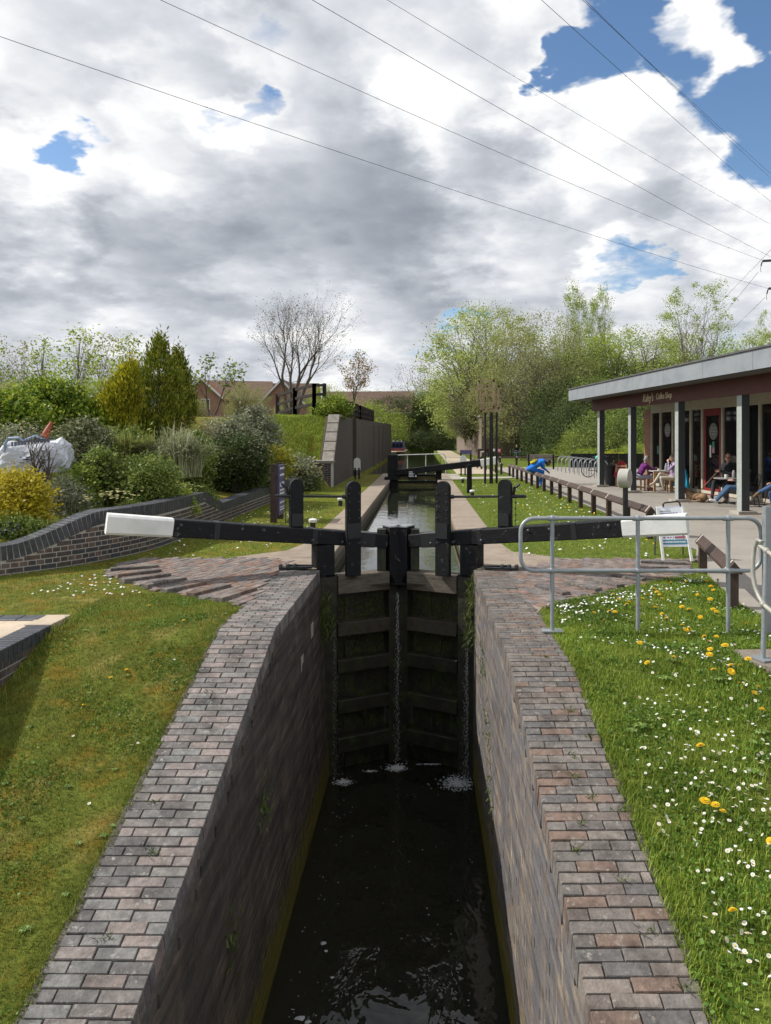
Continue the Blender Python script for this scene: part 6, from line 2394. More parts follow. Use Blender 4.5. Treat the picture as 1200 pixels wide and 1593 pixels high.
def wood_chair(label, x, y, rz, back=True):
 t = thing('wooden_chair', label, 'chair', (0, 0, 0), 'wooden cafe seats')
 mb = MB()
 mb.bbox((-.22, -.22, .38), (.22, .22, .42))
 mb.build('seat', WARM_WOOD, t)
 for sx in (-1, 1):
  for sy in (-1, 1):
   mb = MB()
   hh = .86 if back and sx < 0 else .38
   mb.bbox((sx * .19 - .025, sy * .19 - .025, 0), (sx * .19 + .025, sy * .19 + .025, hh))
   mb.build('leg', WARM_WOOD, t)
 for sy in (-1, 1):
  mb = MB()
  mb.bbox((-.165, sy * .19 - .012, .10), (.165, sy * .19 + .012, .14))
  mb.build('stretcher', WARM_WOOD, t)
 if back:
  for z in (.55, .68, .80):
   mb = MB()
   mb.bbox((-.205, -.165, z - .03), (-.18, .165, z + .03))
   mb.build('back_slat', WARM_WOOD, t)
 t.location, t.rotation_euler = (x, y, .005), (0, 0, rz)
 return t
wood_chair('wooden chair under the person in purple', 7.74, 26.02, R(4))
wood_chair('wooden chair under the person in the checked shirt', 8.80, 25.28, R(176))
wood_chair('wooden chair with the red coat hung over it', 7.78, 28.1, R(60))
def coat(label, cat, c, w, h, mat, rz, name='coat'):
 """cloth hanging in folds from a chair back"""
 mb = MB()
 n, m = 22, 10
 vs, fs = [], []
 rs = random.Random(int(c[0] * 100))
 ph = rs.uniform(0, 6)
 for side in (1, -1):
  for j in range(m + 1):
   v = j / m
   for k in range(n + 1):
    u = k / n - .5
    fold = .035 * math.sin(u * 17 + ph + v * 1.5) * v + .02 * math.sin(u * 31 + ph) * v
    x = side * (.035 + .05 * v + fold * .5)
    spread = .72 + .42 * v
    y = u * w * spread
    z = -h * v * (1 - .10 * abs(math.sin(u * 6 + ph))) - .10 * (abs(u) * 2) ** 2 * (1 - v)
    vs.append(Vector((x, y, z)))
  o = (0 if side > 0 else (n + 1) * (m + 1))
  for j in range(m):
   for k in range(n):
    a = o + j * (n + 1) + k
    fs.append((a, a + 1, a + n + 2, a + n + 1))
 N = (n + 1) * (m + 1)
 for k in range(n):
  fs.append((k, k + 1, N + k + 1, N + k))
  e = m * (n + 1)
  fs.append((e + k, e + k + 1, N + e + k + 1, N + e + k))
 for j in range(m):
  fs.append((j * (n + 1), (j + 1) * (n + 1), N + (j + 1) * (n + 1), N + j * (n + 1)))
  fs.append((j * (n + 1) + n, (j + 1) * (n + 1) + n, N + (j + 1) * (n + 1) + n, N + j * (n + 1) + n))
 Mx = Matrix.Rotation(rz, 3, 'Z')
 mb.add([Mx @ v + Vector(c) for v in vs], fs)
 return tag(mb.build(name, mat, None, True), label, cat)
coat('red coat hung over the chair beside the waste bin', 'coat', (7.70, 28.0, 1.0), .50, .66, cloth('red_coat', (.30, .03, .05), .3), R(65))
coat('turquoise blue jacket draped over the chair back of the person in the checked shirt', 'jacket', (9.02, 25.2, .86), .50, .70, cloth('turquoise_jacket', (.03, .36, .58), .3), R(35))
def metal_chair(label, x, y, rz):
 t = thing('metal_chair', label, 'chair', (0, 0, 0), 'black metal cafe chairs')
 mb = MB()
 mb.lathe([(.20, .43), (.225, .44), (.225, .46), (.20, .47)], (0, 0, 0), 18)
 mb.build('seat', BLACK_METAL, t, True)
 for sx in (-1, 1):
  for sy in (-1, 1):
   mb = MB()
   mb.tube([(sx * .15, sy * .15, .44), (sx * .22, sy * .22, 0)], .012, 6)
   mb.build('leg', BLACK_METAL, t)
 mb = MB()
 mb.tube([(-.18, -.18, .44), (-.26, -.20, .78), (-.28, -.12, .88), (-.28, .12, .88), (-.26, .20, .78), (-.18, .18, .44)], .012, 6)
 bk = mb.build('backrest', BLACK_METAL, t)
 for y_ in (-.1, 0, .1):
  mb = MB()
  mb.tube([(-.19, y_, .45), (-.28, y_, .87)], .007, 5)
  mb.build('back_bar', BLACK_METAL, bk)
 for sy in (-1, 1):
  mb = MB()
  mb.tube([(-.24, sy * .20, .70), (.02, sy * .25, .66), (.15, sy * .22, .44)], .011, 6)
  mb.build('armrest', BLACK_METAL, t)
 t.location, t.rotation_euler = (x, y, .005), (0, 0, rz)
 return t
metal_chair('black metal chair under the person in black', 9.08, 21.5, R(205))
metal_chair('black metal chair under the person in blue jeans behind the post', 8.99, 19.95, R(172))
metal_chair('black metal chair under the person in bright blue jeans', 9.24, 18.2, R(176))
metal_chair('empty black metal chair against the cafe glass', 9.62, 19.7, R(120))
def round_table(label, x, y, h=.74):
 t = thing('round_table', label, 'table', (x, y, 0))
 mb = MB()
 mb.lathe([(.34, h - .025), (.36, h - .02), (.36, h), (.34, h + .004)], (x, y, 0), 28)
 mb.build('top', plain('grey_table_top', (.30, .30, .29), .35), t, True)
 mb = MB()
 mb.tube([(x, y, .04), (x, y, h - .02)], .03, 10)
 mb.build('stem', BLACK_METAL, t)
 mb = MB()
 for k in range(4):
  a = k * math.pi / 2 + .4
  mb.bar((x, y, .05), (x + .3 * math.cos(a), y + .3 * math.sin(a), .02), .04, .03)
 mb.build('base', BLACK_METAL, t)
round_table('round grey table in front of the bald person in black', 8.72, 20.75)
def mug(label, c, r=.045, h=.10, mat=None, cat='mug'):
 t = thing('mug', label, cat, c)
 mb = MB()
 mb.lathe([(r * .9, 0), (r, .01), (r, h), (r * .86, h), (r * .84, .012)], c, 14)
 mb.build('body', mat or plain('white_china', (.70, .69, .66), .3), t, True)
 mb = MB()
 x, y, z = c
 mb.tube([(x + r, y, z + h * .8), (x + r + .035, y, z + h * .7), (x + r + .035, y, z + h * .3), (x + r, y, z + h * .2)], .007, 6)
 mb.build('handle', mat or MATS['white_china'], t)
mug('white mug on the round grey table', (8.62, 20.55, .745), .05, .11)
t = thing('menu_holder', 'grey flask shaped holder on the round table', 'holder', (8.86, 20.6, .745))
mb = MB()
mb.lathe([(.05, 0), (.055, .01), (.05, .17), (.035, .20), (.03, .22)], (8.86, 20.6, .745), 14)
mb.build('body', pm('speckled_metal', [(.12, .12, .12), (.4, .4, .4)], 40, .4), t, True)
t = thing('coffee_pot', 'grey metal coffee pot on the wooden table', 'pot', (8.62, 25.55, .735))
mb = MB()
mb.lathe([(.065, 0), (.075, .02), (.06, .17), (.05, .20), (.055, .21), (.045, .25), (.01, .27)], (8.62, 25.55, .735), 16)
mb.build('body', GALV, t, True)
mb = MB()
mb.tube([(8.69, 25.55, .90), (8.74, 25.55, .88), (8.74, 25.55, .80), (8.69, 25.55, .77)], .010, 6)
mb.build('handle', GALV, t)
mug('white cup on the wooden table', (8.36, 25.6, .735), .045, .07)


# ================================================================ plants
class Leaves:
 """many small leaf faces collected into one crown"""
 def __init__(self): self.V, self.F, self.n, self.M = [], [], 0, []
 def add(self, pts, size, aspect=.55, jit=.35, up=.3, rng_=None, mi=0, droop=0.0, normal=None):
  r = rng_ or rng
  n = len(pts)
  if n == 0: return
  d = r.normal(size=(n, 3))
  d[:, 2] = d[:, 2] * .7 + up - droop
  if normal is not None: d = d * .55 + normal
  d /= np.linalg.norm(d, axis=1)[:, None] + 1e-9
  ref = r.normal(size=(n, 3))
  if normal is not None:
   nn = np.asarray(normal, float) + np.array([0, 0, .25])
   ref = ref * .75 + nn / (np.linalg.norm(nn) + 1e-6) * 1.15
  s = np.cross(d, ref)
  s /= np.linalg.norm(s, axis=1)[:, None] + 1e-9
  sz = size * (1 + jit * r.normal(size=(n, 1))).clip(.35, 2)
  a, b = d * sz, s * sz * aspect * .5
  base = np.asarray(pts)
  quad = np.stack([base, base + a * .5 + b, base + a, base + a * .5 - b], 1)
  self.V.append(quad.reshape(-1, 3))
  f = np.arange(n * 4).reshape(n, 4) + self.n
  self.F.append(f)
  self.M.append(np.full(n, mi))
  self.n += n * 4
 def mesh(self, name, mats):
  return np_mesh(name, np.concatenate(self.V), np.concatenate(self.F), mats, np.concatenate(self.M))

def prof_r(form, t):
 if form == 'round': return math.sqrt(max(0, 1 - (2 * t - 1) ** 2))
 if form == 'egg': return math.sqrt(max(0, 1 - (2 * t ** .8 - 1) ** 2))
 if form == 'cone': return (1 - t) ** .8 * min(1, t * 6 + .45)
 if form == 'flame': return max(0, math.sin(math.pi * min(1, t * .9 + .12))) ** .8 * (1 - .35 * t)
 if form == 'vase': return math.sqrt(max(0, 1 - (1.9 * t - 1.05) ** 2 * .9)) * (.55 + .5 * t)
 if form == 'dome': return math.sqrt(max(0, 1 - t * t))
 if form == 'column': return (1 - .55 * t) * min(1, (1 - t) * 4 + .12)
 return 1.0

def crown_points(r, n, H0, H1, rad, form, shell=.65, squash=(1, 1)):
 out = []
 while len(out) < n:
  t = r.random()
  k = prof_r(form, t)
  if r.random() > k: continue
  q = k * rad * (1 - (1 - shell) * r.random() ** 1.0 if r.random() < .75 else r.random())
  a = r.random() * 2 * math.pi
  out.append((q * math.cos(a) * squash[0], q * math.sin(a) * squash[1], H0 + (H1 - H0) * t))
 return np.array(out)

def make_tree(name, H, H0, rad, form, clumps, per, lsize, csize, leaf, bark, seed, trunk_r=.12, nstem=1, squash=(1, 1), aspect=.55, twig=True, up=.25, droop=0.0, lumpy=.35, parent_mesh_only=False, twig_n=None):
 """trunk with limbs reaching to each leaf clump, crown of leaf faces; at the origin"""
 r = np.random.default_rng(seed)
 cp = crown_points(r, clumps, H0, H, rad, form, .62, squash)
 mb = MB()
 stems = []
 for k in range(nstem):
  a = 6.283 * k / nstem + r.random()
  o = (0 if nstem == 1 else rad * .10) * np.array([math.cos(a), math.sin(a)])
  tip = Vector((o[0] * 4 + r.normal() * rad * .08, o[1] * 4 + r.normal() * rad * .08, H0 + (H - H0) * (.80 if nstem == 1 else .65)))
  p0 = Vector((o[0], o[1], -.15))
  path = [p0.lerp(tip, q) + Vector((r.normal(), r.normal(), 0)) * rad * .035 * (q > 0) for q in (0, .2, .4, .6, .8, 1)]
  stems.append(path)
  mb.tube(path, [trunk_r * (1.15 if q == 0 else 1 - .85 * q) for q in (0, .2, .4, .6, .8, 1)], 7)
 sel = cp if twig_n is None else cp[:twig_n]
 if twig:
  for c in sel:
   st = stems[r.integers(len(stems))]
   c = Vector(c)
   q = min(.92, max(.12, (c.z - rad * .7) / (stems[0][-1].z + .01) * .8))
   i = min(4, int(q * 5))
   b = st[i].lerp(st[i + 1], q * 5 - i)
   m = b.lerp(c, .55) + Vector((0, 0, (c - b).length * .12))
   tr = trunk_r * (1 - .8 * q) * .42
   mb.tube([b, m, c], [tr, tr * .55, tr * .15], 4, cap=False)
 tm = mb.mesh(name + '_trunk', bark)
 L = Leaves()
 for c in cp:
  k = max(3, int(per * (1 + .4 * r.normal())))
  pts = np.clip(r.normal(size=(k, 3)), -1.7, 1.7) * csize * np.array([1, 1, .75]) * max(.4, min(1.5, 1 + lumpy * r.normal())) + c
  out = c * np.array([1, 1, 0]) / (rad + 1e-6) * .5
  L.add(pts, lsize, aspect, .35, up, r, 0, droop, out)
 cm = L.mesh(name + '_crown', leaf)
 return tm, cm

def put_tree(name, label, cat, meshes, loc, rz=0, sc=1.0, group=None, crown='crown', trunk='trunk'):
 t = thing(name, label, cat, (0, 0, 0), group)
 a = link(trunk, meshes[0]); a.parent = t
 b = link(crown, meshes[1]); b.parent = t
 b['kind'] = 'stuff'
 t.location = loc
 t.rotation_euler = (0, 0, rz)
 t.scale = sc if hasattr(sc, '__len__') else (sc,) * 3
 return t

LF_HEDGE = leafmat('laurel_leaf', (.035, .07, .010), (.11, .16, .015), (.26, .29, .035), .35, gain=1.75)
LF_CONIFER = leafmat('golden_conifer', (.07, .085, .008), (.18, .18, .010), (.34, .29, .02), .25, gain=1.8)
LF_CONIFER_D = leafmat('conifer', (.035, .055, .008), (.095, .115, .012), (.21, .20, .02), .25, gain=1.8)
LF_WILLOW = leafmat('willow_leaf', (.10, .13, .028), (.17, .20, .050), (.24, .26, .085), .5, gain=2.1)
LF_SPRING = leafmat('spring_leaf', (.08, .12, .018), (.15, .19, .030), (.22, .25, .05), .5, gain=2.1)
LF_OLIVE = leafmat('olive_bud', (.10, .105, .038), (.15, .155, .058), (.20, .20, .08), .5, gain=2.1)
LF_DARK = leafmat('dark_leaf', (.018, .032, .010), (.04, .058, .015), (.07, .09, .025), .25, gain=1.75)
LF_MID = leafmat('mid_leaf', (.045, .07, .014), (.095, .13, .024), (.16, .19, .05), .3, gain=1.85)
LF_YELLOW = leafmat('golden_leaf', (.26, .22, .015), (.46, .38, .02), (.60, .52, .06), .3, gain=1.1)
LF_YGREEN = leafmat('yellow_green_leaf', (.16, .18, .015), (.30, .30, .02), (.42, .38, .03), .3)
LF_GREYG = leafmat('grey_green_leaf', (.075, .085, .05), (.14, .15, .09), (.20, .205, .14), .25, gain=1.75)
LF_VARIEG = leafmat('variegated_leaf', (.05, .07, .02), (.14, .16, .06), (.42, .40, .28), .25, gain=1.1)
LF_BRONZE = leafmat('bronze_leaf', (.10, .055, .025), (.20, .12, .05), (.30, .20, .10), .3)
FL_WHITE = leafmat('white_blossom', (.50, .48, .40), (.62, .60, .52), (.70, .68, .60), .2, gain=1.0)
FL_PALEY = leafmat('pale_yellow_flower', (.50, .46, .16), (.62, .58, .28), (.70, .68, .42), .2, gain=1.0)
FL_YELLOW = leafmat('yellow_flower', (.55, .38, .01), (.65, .48, .02), None, .2, gain=1.0)
FL_BLUE = leafmat('blue_flower', (.10, .10, .35), (.16, .15, .45), None, .2, gain=1.0)

# ---------------------------------------------------------------- bare trees
def bare_tree_mesh(name, H, seed, spread=.5, stems=1, levels=5, r0=.16, leafy=0):
 r = random.Random(seed)
 mb = MB()
 tips = []
 def grow(p, d, L, rad, lev):
  n = 3
  pts, rs = [p], [rad]
  q = p
  for k in range(n):
   d = (d + Vector((r.gauss(0, .10), r.gauss(0, .10), r.gauss(0, .05) + .05))).normalized()
   q = q + d * L / n
   pts.append(q)
   rs.append(rad * (1 - .42 * (k + 1) / n))
  mb.tube(pts, rs, 6 if lev < 2 else 3, cap=False)
  if lev >= levels:
   tips.append(q)
   return
  nb = 3 if lev < 2 else (3 if r.random() < .65 else 2)
  for k in range(nb):
   a = 6.283 * (k + r.random() * .7) / nb
   s, u, _ = basis(d)
   sp = spread * r.uniform(.55, 1.1)
   nd_ = (d * math.cos(sp) + (s * math.cos(a) + u * math.sin(a)) * math.sin(sp)).normalized()
   grow(pts[-1] if k < 2 else pts[2], nd_, L * r.uniform(.62, .84), rs[-1] * .78, lev + 1)
  if lev >= 1:
   for k in (1, 2):
    a = r.random() * 6.283
    s, u, _ = basis(d)
    grow(pts[k], (d * .8 + (s * math.cos(a) + u * math.sin(a)) * .75).normalized(), L * .5, rs[k] * .4, min(levels, lev + 2))
 for k in range(stems):
  a = 6.283 * k / stems + .5
  off = Vector((math.cos(a), math.sin(a), 0)) * (.0 if stems == 1 else .035 * H)
  grow(off + Vector((0, 0, -.2)), (Vector((0, 0, 1)) + off.normalized() * (.0 if stems == 1 else .30)).normalized(), H * .30, r0, 0)
 me = mb.mesh(name + '_trunk', BARK)
 return me, tips
def bare_tree(label, loc, H, seed, stems, spread, leaf, levels=5, per=2, ls=.12, r0=.16):
 me, tips = bare_tree_mesh('bare_tree', H, seed, spread, stems, levels, r0)
 L = Leaves()
 pts = np.repeat(np.array([tuple(t_) for t_ in tips]), per, 0)
 pts = pts + rng.normal(size=pts.shape) * .12
 L.add(pts, ls, .6, .3, .4, rng)
 t = thing('bare_tree', label, 'tree', (0, 0, 0), 'trees with hardly any leaves')
 a = link('trunk', me); a.parent = t
 b = link('crown', L.mesh('bare_tree_crown', leaf)); b.parent = t
 b['kind'] = 'stuff'
 z = [v.co.z for v in me.vertices]
 k = H / max(z)
 t.location = loc
 t.scale = (k, k, k)
 return t
LF_BUD = leafmat('leaf_bud', (.10, .085, .05), (.15, .13, .08), None, .2)
LF_BUDR = leafmat('leaf_bud_bronze', (.16, .10, .04), (.24, .17, .08), None, .3)
def tree_at(u, vbase, d): return P(u, vbase, d)
bare_tree('tall leafless tree with several stems above the grass mound', tree_at(455, 640, 58), 9.9, 4, 4, .40, LF_BUD, 5, 2, .09, .17)
bare_tree('smaller tree with bronze buds above the fence on the abutment', tree_at(549, 648, 72), 6.4, 9, 1, .55, LF_BUDR, 5, 3, .16, .14)
bare_tree('small leafless tree above the canal trees', tree_at(650, 660, 125), 10.5, 15, 2, .55, LF_BUD, 4, 2, .18, .16)
bare_tree('spindly sapling poking up behind the brown shrubs', tree_at(330, 640, 44), 3.4, 21, 2, .55, LF_MID, 3, 5, .14, .05)

# ---------------------------------------------------------------- trees across the canal and behind the cafe
def leafy(seed, H, H0, rad, form, leaf, clumps=300, per=26, ls=.20, cs=.42, bark=BARK, nstem=3, tr=.14, **kw):
 return make_tree('leafy_%d' % seed, H, H0, rad, form, clumps, int(per * 2.7), ls * .48, cs * .8, leaf, bark, seed, tr, nstem, **kw)
G_R = 'trees behind the coffee shop and towpath'
m1 = leafy(31, 11, 1.6, 5.2, 'egg', LF_WILLOW, 420, 34, .26, .55, BARK_PALE)
m2 = leafy(32, 10, .8, 5.4, 'egg', LF_OLIVE, 460, 34, .22, .60, BARK_PALE, 6, .10)
m3 = leafy(33, 12, 1.0, 3.4, 'flame', LF_SPRING, 300, 30, .24, .45, BARK_PALE, 3, .12)
m4 = leafy(34, 9, .3, 5.0, 'round', LF_SPRING, 360, 34, .26, .55)
m5 = leafy(35, 9, .1, 5.0, 'round', LF_DARK, 360, 40, .30, .55)
m6 = leafy(36, 8, .2, 4.4, 'round', LF_MID, 340, 36, .26, .50)
m7 = leafy(37, 12, 1.8, 4.2, 'vase', LF_SPRING, 150, 24, .26, .36, BARK_PALE, 4, .12)
def rt(label, meshes, u, d, vtop, H, wid, rz, zb=None, rad=None):
 """stand a tree at distance d with its top at photo row vtop"""
 x = (u - U0) * d / F
 zb = h_right(x, d) if zb is None else zb
 ztop = CH - (vtop - V0) * d / F
 k = (ztop - zb) / H
 put_tree('leafy_tree', label, 'tree', meshes, (x, d, zb), rz, (wid * k, wid * k, k), G_R)
rt('big pale green willow leaning over the towpath abutment', m1, 757, 84, 478, 11, 1.05, .3)
rt('broad hazy olive green tree behind the sculpture', m2, 838, 72, 492, 10, .90, 1.2)
rt('pale willow filling the gap beside the canal', m1, 722, 100, 540, 11, .62, 2.1)
rt('tall twin spired pale tree above the others', m3, 893, 92, 432, 12, .62, .2)
rt('second tall slender pale tree beside the twin spired one', m3, 934, 95, 438, 12, .60, 2.4)
rt('bright green rounded tree behind the cafe roof end', m4, 985, 75, 512, 9, 1.2, .7)
rt('airy green tree standing above the cafe roof', m7, 1085, 62, 441, 12, .85, 1.5)
rt('hazy olive tree low behind the cafe roof', m2, 1050, 82, 520, 10, 1.2, 2.6)
rt('green tree at the picture edge above the cafe roof', m4, 1180, 70, 518, 9, 1.1, 3.3)
rt('sparse young tree at the picture edge above the roof', m7, 1215, 95, 478, 12, .7, .1)
rt('dark green leafy tree behind the bench bushes', m5, 880, 66, 590, 9, 1.0, .5)
rt('dark rounded tree beyond the cycle stands', m6, 940, 62, 585, 8, 1.05, 1.9)
rt('mid green rounded tree between the olive tree and the cafe', m6, 905, 74, 545, 8, 1.1, 4.0)
rt('mid green tree directly behind the cafe posts', m6, 1000, 58, 600, 8, 1.0, 2.9)
rt('olive shrubby tree left of the brick wall bench', m2, 800, 78, 560, 10, .95, 3.7)
m8 = leafy(38, 7, .2, 4.6, 'round', LF_SPRING, 300, 34, .24, .5)
rt('low spring green tree hanging over the far abutment', m8, 728, 88, 612, 7, .78, .9, 1.5)
m9 = leafy(39, 4.5, .0, 2.6, 'round', LF_VARIEG, 220, 30, .18, .36)
x_ = (722 - U0) * 78 / F
put_tree('ivy_bush', 'pale ivy mass spilling over the corner of the sunlit abutment', 'ivy', m9, ((731 - U0) * 79 / F, 79.5, 1.9), .4, (1.0, 1.0, .95))
# dark trees closing the canal
G_C = 'dark trees where the canal bends'
for k, (lab, me, u, d, vt, H, wd) in enumerate((
  ('dark canal tree behind the narrowboat', m5, 612, 118, 620, 9, 1.2), ('mid green canal tree with a rounded top', m6, 640, 122, 612, 8, 1.15), ('dark canal tree in the middle of the bend', m5, 664, 120, 628, 9, 1.1),
  ('dark canal tree beside the towpath end', m5, 690, 122, 610, 9, 1.0), ('pale canal tree beyond the narrowboat', m8, 598, 128, 610, 7, 1.2), ('olive canal tree rising behind the bend', m2, 676, 135, 596, 10, .95))):
 x = (u - U0) * d / F
 zt = CH - (vt - V0) * d / F
 kk = (zt + .5) / H
 put_tree('canal_tree', lab, 'tree', me, (x, d, -.2), k * 1.3, (wd * kk, wd * kk, kk), G_C)
mu = leafy(40, 2.6, .0, 2.2, 'dome', LF_DARK, 200, 34, .22, .40, tr=.05)
for k, (u, lab) in enumerate(((618, 'dark bush overhanging the far water beside the boat'), (650, 'dark bush overhanging the far water in the middle'), (682, 'dark bush overhanging the far water near the towpath'))):
 put_tree('waterside_bush', lab, 'bush', mu, ((u - U0) * 112.5 / F, 112.8, .1), k * 2.0, (1.35, 1, 1.2), 'bushes at the water edge of the bend')
# bushes behind the benches and cycle stands
G_B = 'bushes behind the benches and cycle stands'
mb1 = leafy(41, 3.2, .0, 2.4, 'dome', LF_DARK, 220, 34, .20, .38, tr=.05)
mb2 = leafy(42, 2.6, .0, 2.2, 'dome', LF_MID, 220, 34, .17, .34, tr=.05)
mb3 = leafy(43, 1.6, .0, 1.5, 'dome', LF_YGREEN, 160, 30, .14, .24, tr=.04)
mb4 = leafy(44, 2.6, .0, 2.0, 'dome', LF_SPRING, 200, 32, .16, .32, tr=.05)
for k, (lab, me, u, d, sx, sz) in enumerate((
  ('dark bush behind the bench nearest the sculpture', mb1, 852, 62, 1.0, 1.3), ('dark leafy bush behind the farthest cycle stands', mb1, 885, 58, 1.1, 1.5), ('spring green bush above the cycle stands', mb4, 905, 55, 1.0, 1.0),
  ('mid green bush left of the cafe corner post', mb2, 928, 52, 1.1, 1.45), ('round green bush behind the cafe corner post', mb2, 972, 50, 1.0, 1.5), ('golden yellow green shrub glowing behind the corner post', mb3, 955, 46, .62, .72),
  ('low spring green bush beside the golden shrub', mb4, 992, 47, .85, .62), ('low green bush at the foot of the trees near the benches', mb4, 872, 57, .8, .5), ('pale green bush below the trees behind the bicycle', mb4, 918, 49.5, .8, .5), ('dark bush under the olive tree beside the couple', mb1, 830, 71.2, .8, .7))):
 x = (u - U0) * d / F
 put_tree('leafy_bush', lab, 'bush', me, (x, d, h_right(x, d) - .05), k * 1.1, (sx, sx, sz), G_B)
t = thing('low_board_fence', 'low black board fence behind the cycle stands', 'fence', (8, 45, 0))
for k in range(9):
 mb = MB()
 mb.bbox((9.3 + k * 1.5, 45.2, .05), (10.77 + k * 1.5, 45.26, .92 + .01 * (k % 2)))
 mb.build('board', BLACK_WOOD, t)

# ---------------------------------------------------------------- trees and shrubs of the garden side
G_G = 'shrubs of the garden bed'
def gp_(u, vb, d):
 p = P(u, vb, d)
 return p
SD = {}
def shrub(label, form, u, vt, vb, wpx, d, leaf, seed, clumps=160, per=34, ls=.06, cs=.12, name='garden_shrub', cat='shrub', up=.35, aspect=.6, nstem=4, lumpy=.35, twig_n=60, depth=.8, sink=.12, group=G_G, H0=.02):
 """a shrub whose silhouette fills rows vt..vb and wpx columns of the photo at distance d"""
 for _ in range(60):
  p = P(u, vb, d)
  if p.y > 26 or behind(p.x, p.y) > .22 + .45 * wpx * d / F / 2: break
  d += .15
 SD[seed] = d - wpx * d / F * .3 * depth
 k = d / F
 H, rad = (vb - vt) * k, wpx * k / 2
 me = make_tree(name + str(seed), H, H0 * H, rad, form, clumps, per, ls, cs, leaf, BARK, seed, max(.012, .03 * H), nstem, (1, depth), aspect, True, up, 0.0, lumpy, False, twig_n)
 p = P(u, vb, d)
 g = h_left(p.x, p.y)
 p.z = min(p.z, g + .05) if p.z < g + 1.2 else p.z
 return put_tree(name, label, cat, me, p - Vector((0, 0, sink * 0)), 0, 1.0, group, 'foliage', 'stem')
# far pale birches
mb_ = make_tree('birch', 9, 2.0, 2.0, 'flame', 130, 15, .20, .34, LF_SPRING, BARK_PALE, 51, .09, 1, lumpy=.5)
mb_2 = make_tree('birch_b', 9, 2.0, 2.6, 'vase', 120, 15, .20, .36, LF_OLIVE, BARK_PALE, 52, .09, 2, lumpy=.5)
for k, (u, d, vt, me, w, lab) in enumerate(((15, 60, 530, mb_2, .9, 'pale thin tree at the picture edge behind the hedge'), (68, 62, 518, mb_, .95, 'pale thin tree rising above the round hedge'), (122, 58, 500, mb_, 1.15, 'tallest pale thin tree behind the hedge'), (165, 64, 520, mb_2, .85, 'pale thin tree left of the conifers'), (203, 60, 512, mb_, 1.0, 'pale thin tree touching the conifers'), (-20, 57, 520, mb_, 1.1, 'pale thin tree half outside the picture'))):
 x = (u - U0) * d / F
 zt = CH - (vt - V0) * d / F
 k_ = (zt - 1.4) / 9
 put_tree('thin_tree', lab, 'tree', me, (x, d, 1.4), k * 1.7, (k_ * w, k_ * w, k_), 'pale thin trees behind the garden')
ml1 = leafy(53, 7, .2, 4.6, 'round', LF_OLIVE, 330, 34, .24, .52, tr=.10)
ml2 = leafy(54, 6, .2, 4.4, 'round', LF_SPRING, 300, 34, .22, .48, tr=.10)
for k, (u, d, vt, H, me, w, lab) in enumerate(((30, 50, 590, 7, ml1, 1.2, 'olive tree mass behind the round hedge'), (150, 52, 592, 6, ml2, 1.0, 'green tree mass between hedge and conifers'), (385, 62, 598, 7, ml1, .85, 'hazy olive tree in front of the houses'), (510, 66, 600, 6, ml2, .75, 'spring green tree behind the fence on the mound'), (300, 58, 618, 7, ml1, .8, 'olive tree left of the gabled house'), (575, 96, 628, 6, ml2, .9, 'green tree behind the abutment railing'), (250, 60, 600, 6, ml1, 1.0, 'olive tree behind the dark conifer'), (445, 78, 622, 7, ml1, .7, 'olive scrub below the tall leafless tree'), (-60, 48, 585, 7, ml1, 1.2, 'olive tree outside the edge behind the hedge'))):
 x = (u - U0) * d / F
 zt = CH - (vt - V0) * d / F
 zb = h_left(x, d) - .3
 k_ = (zt - zb) / H
 put_tree('background_tree', lab, 'tree', me, (x, d, zb), k * 2.2, (k_ * w, k_ * w, k_), 'trees in front of the houses')
shrub('big rounded laurel hedge with bright green top', 'dome', 78, 574, 700, 190, 19, LF_HEDGE, 61, 800, 64, .085, .16, 'round_hedge', 'hedge', depth=.7, nstem=5)
shrub('second rounded laurel behind the builders bag', 'dome', 10, 612, 715, 150, 17.5, LF_HEDGE, 62, 460, 56, .085, .15, 'round_hedge', 'hedge', depth=.6, nstem=5)
def conifer(label, u, vt, vb, wpx, d, leaf, seed, lean=0.0):
 k = d / F
 H, rad = (vb - vt) * k, wpx * k / 2
 r = np.random.default_rng(seed)
 mb = MB()
 mb.tube([(0, 0, -.3), (lean * .5, 0, H * .5), (lean, 0, H * .9)], [.10, .07, .02], 7)
 L = Leaves()
 for j in range(330):
  t_ = r.random() ** 1.1
  q = rad * prof_r('flame', t_) * (.55 + .5 * r.random())
  a = r.random() * 6.283
  c = np.array([q * math.cos(a) + lean * t_, q * math.sin(a) * .9, H * t_ * .97])
  n = 46
  hgt = np.abs(r.normal(size=(n, 1))) * .22
  pts = c + np.concatenate([r.normal(size=(n, 2)) * .07, hgt], 1)
  L.add(pts, .10, .30, .3, 1.1, r, 0, 0, np.array([math.cos(a) * .5, math.sin(a) * .5, .8]))
 p = P(u, vb, d)
 return put_tree('conifer', label, 'conifer', (mb.mesh('conifer_trunk', BARK), L.mesh('conifer_crown', leaf)), p, 0, 1.0, 'golden conifers in the garden')
conifer('tall dark gold conifer, the higher of the pair', 245, 537, 682, 92, 21, LF_CONIFER_D, 71, .05)
conifer('smaller companion conifer behind the tall one', 275, 560, 680, 60, 21.8, LF_CONIFER_D, 72, .05)
conifer('low leaning golden conifer', 163, 580, 690, 74, 19.5, LF_CONIFER, 73, .75)
shrub('bare brown twiggy bush right of the conifers', 'vase', 305, 598, 700, 80, 19.5, LF_BRONZE, 74, 200, 3, .05, .10, twig_n=None)
shrub('grey green bush in front of the houses', 'round', 355, 622, 705, 90, 24, LF_GREYG, 75, 300, 34, .09, .20)
shrub('tall grey green bush left of the mound fence', 'egg', 396, 606, 700, 66, 27, LF_GREYG, 76, 300, 32, .10, .20)
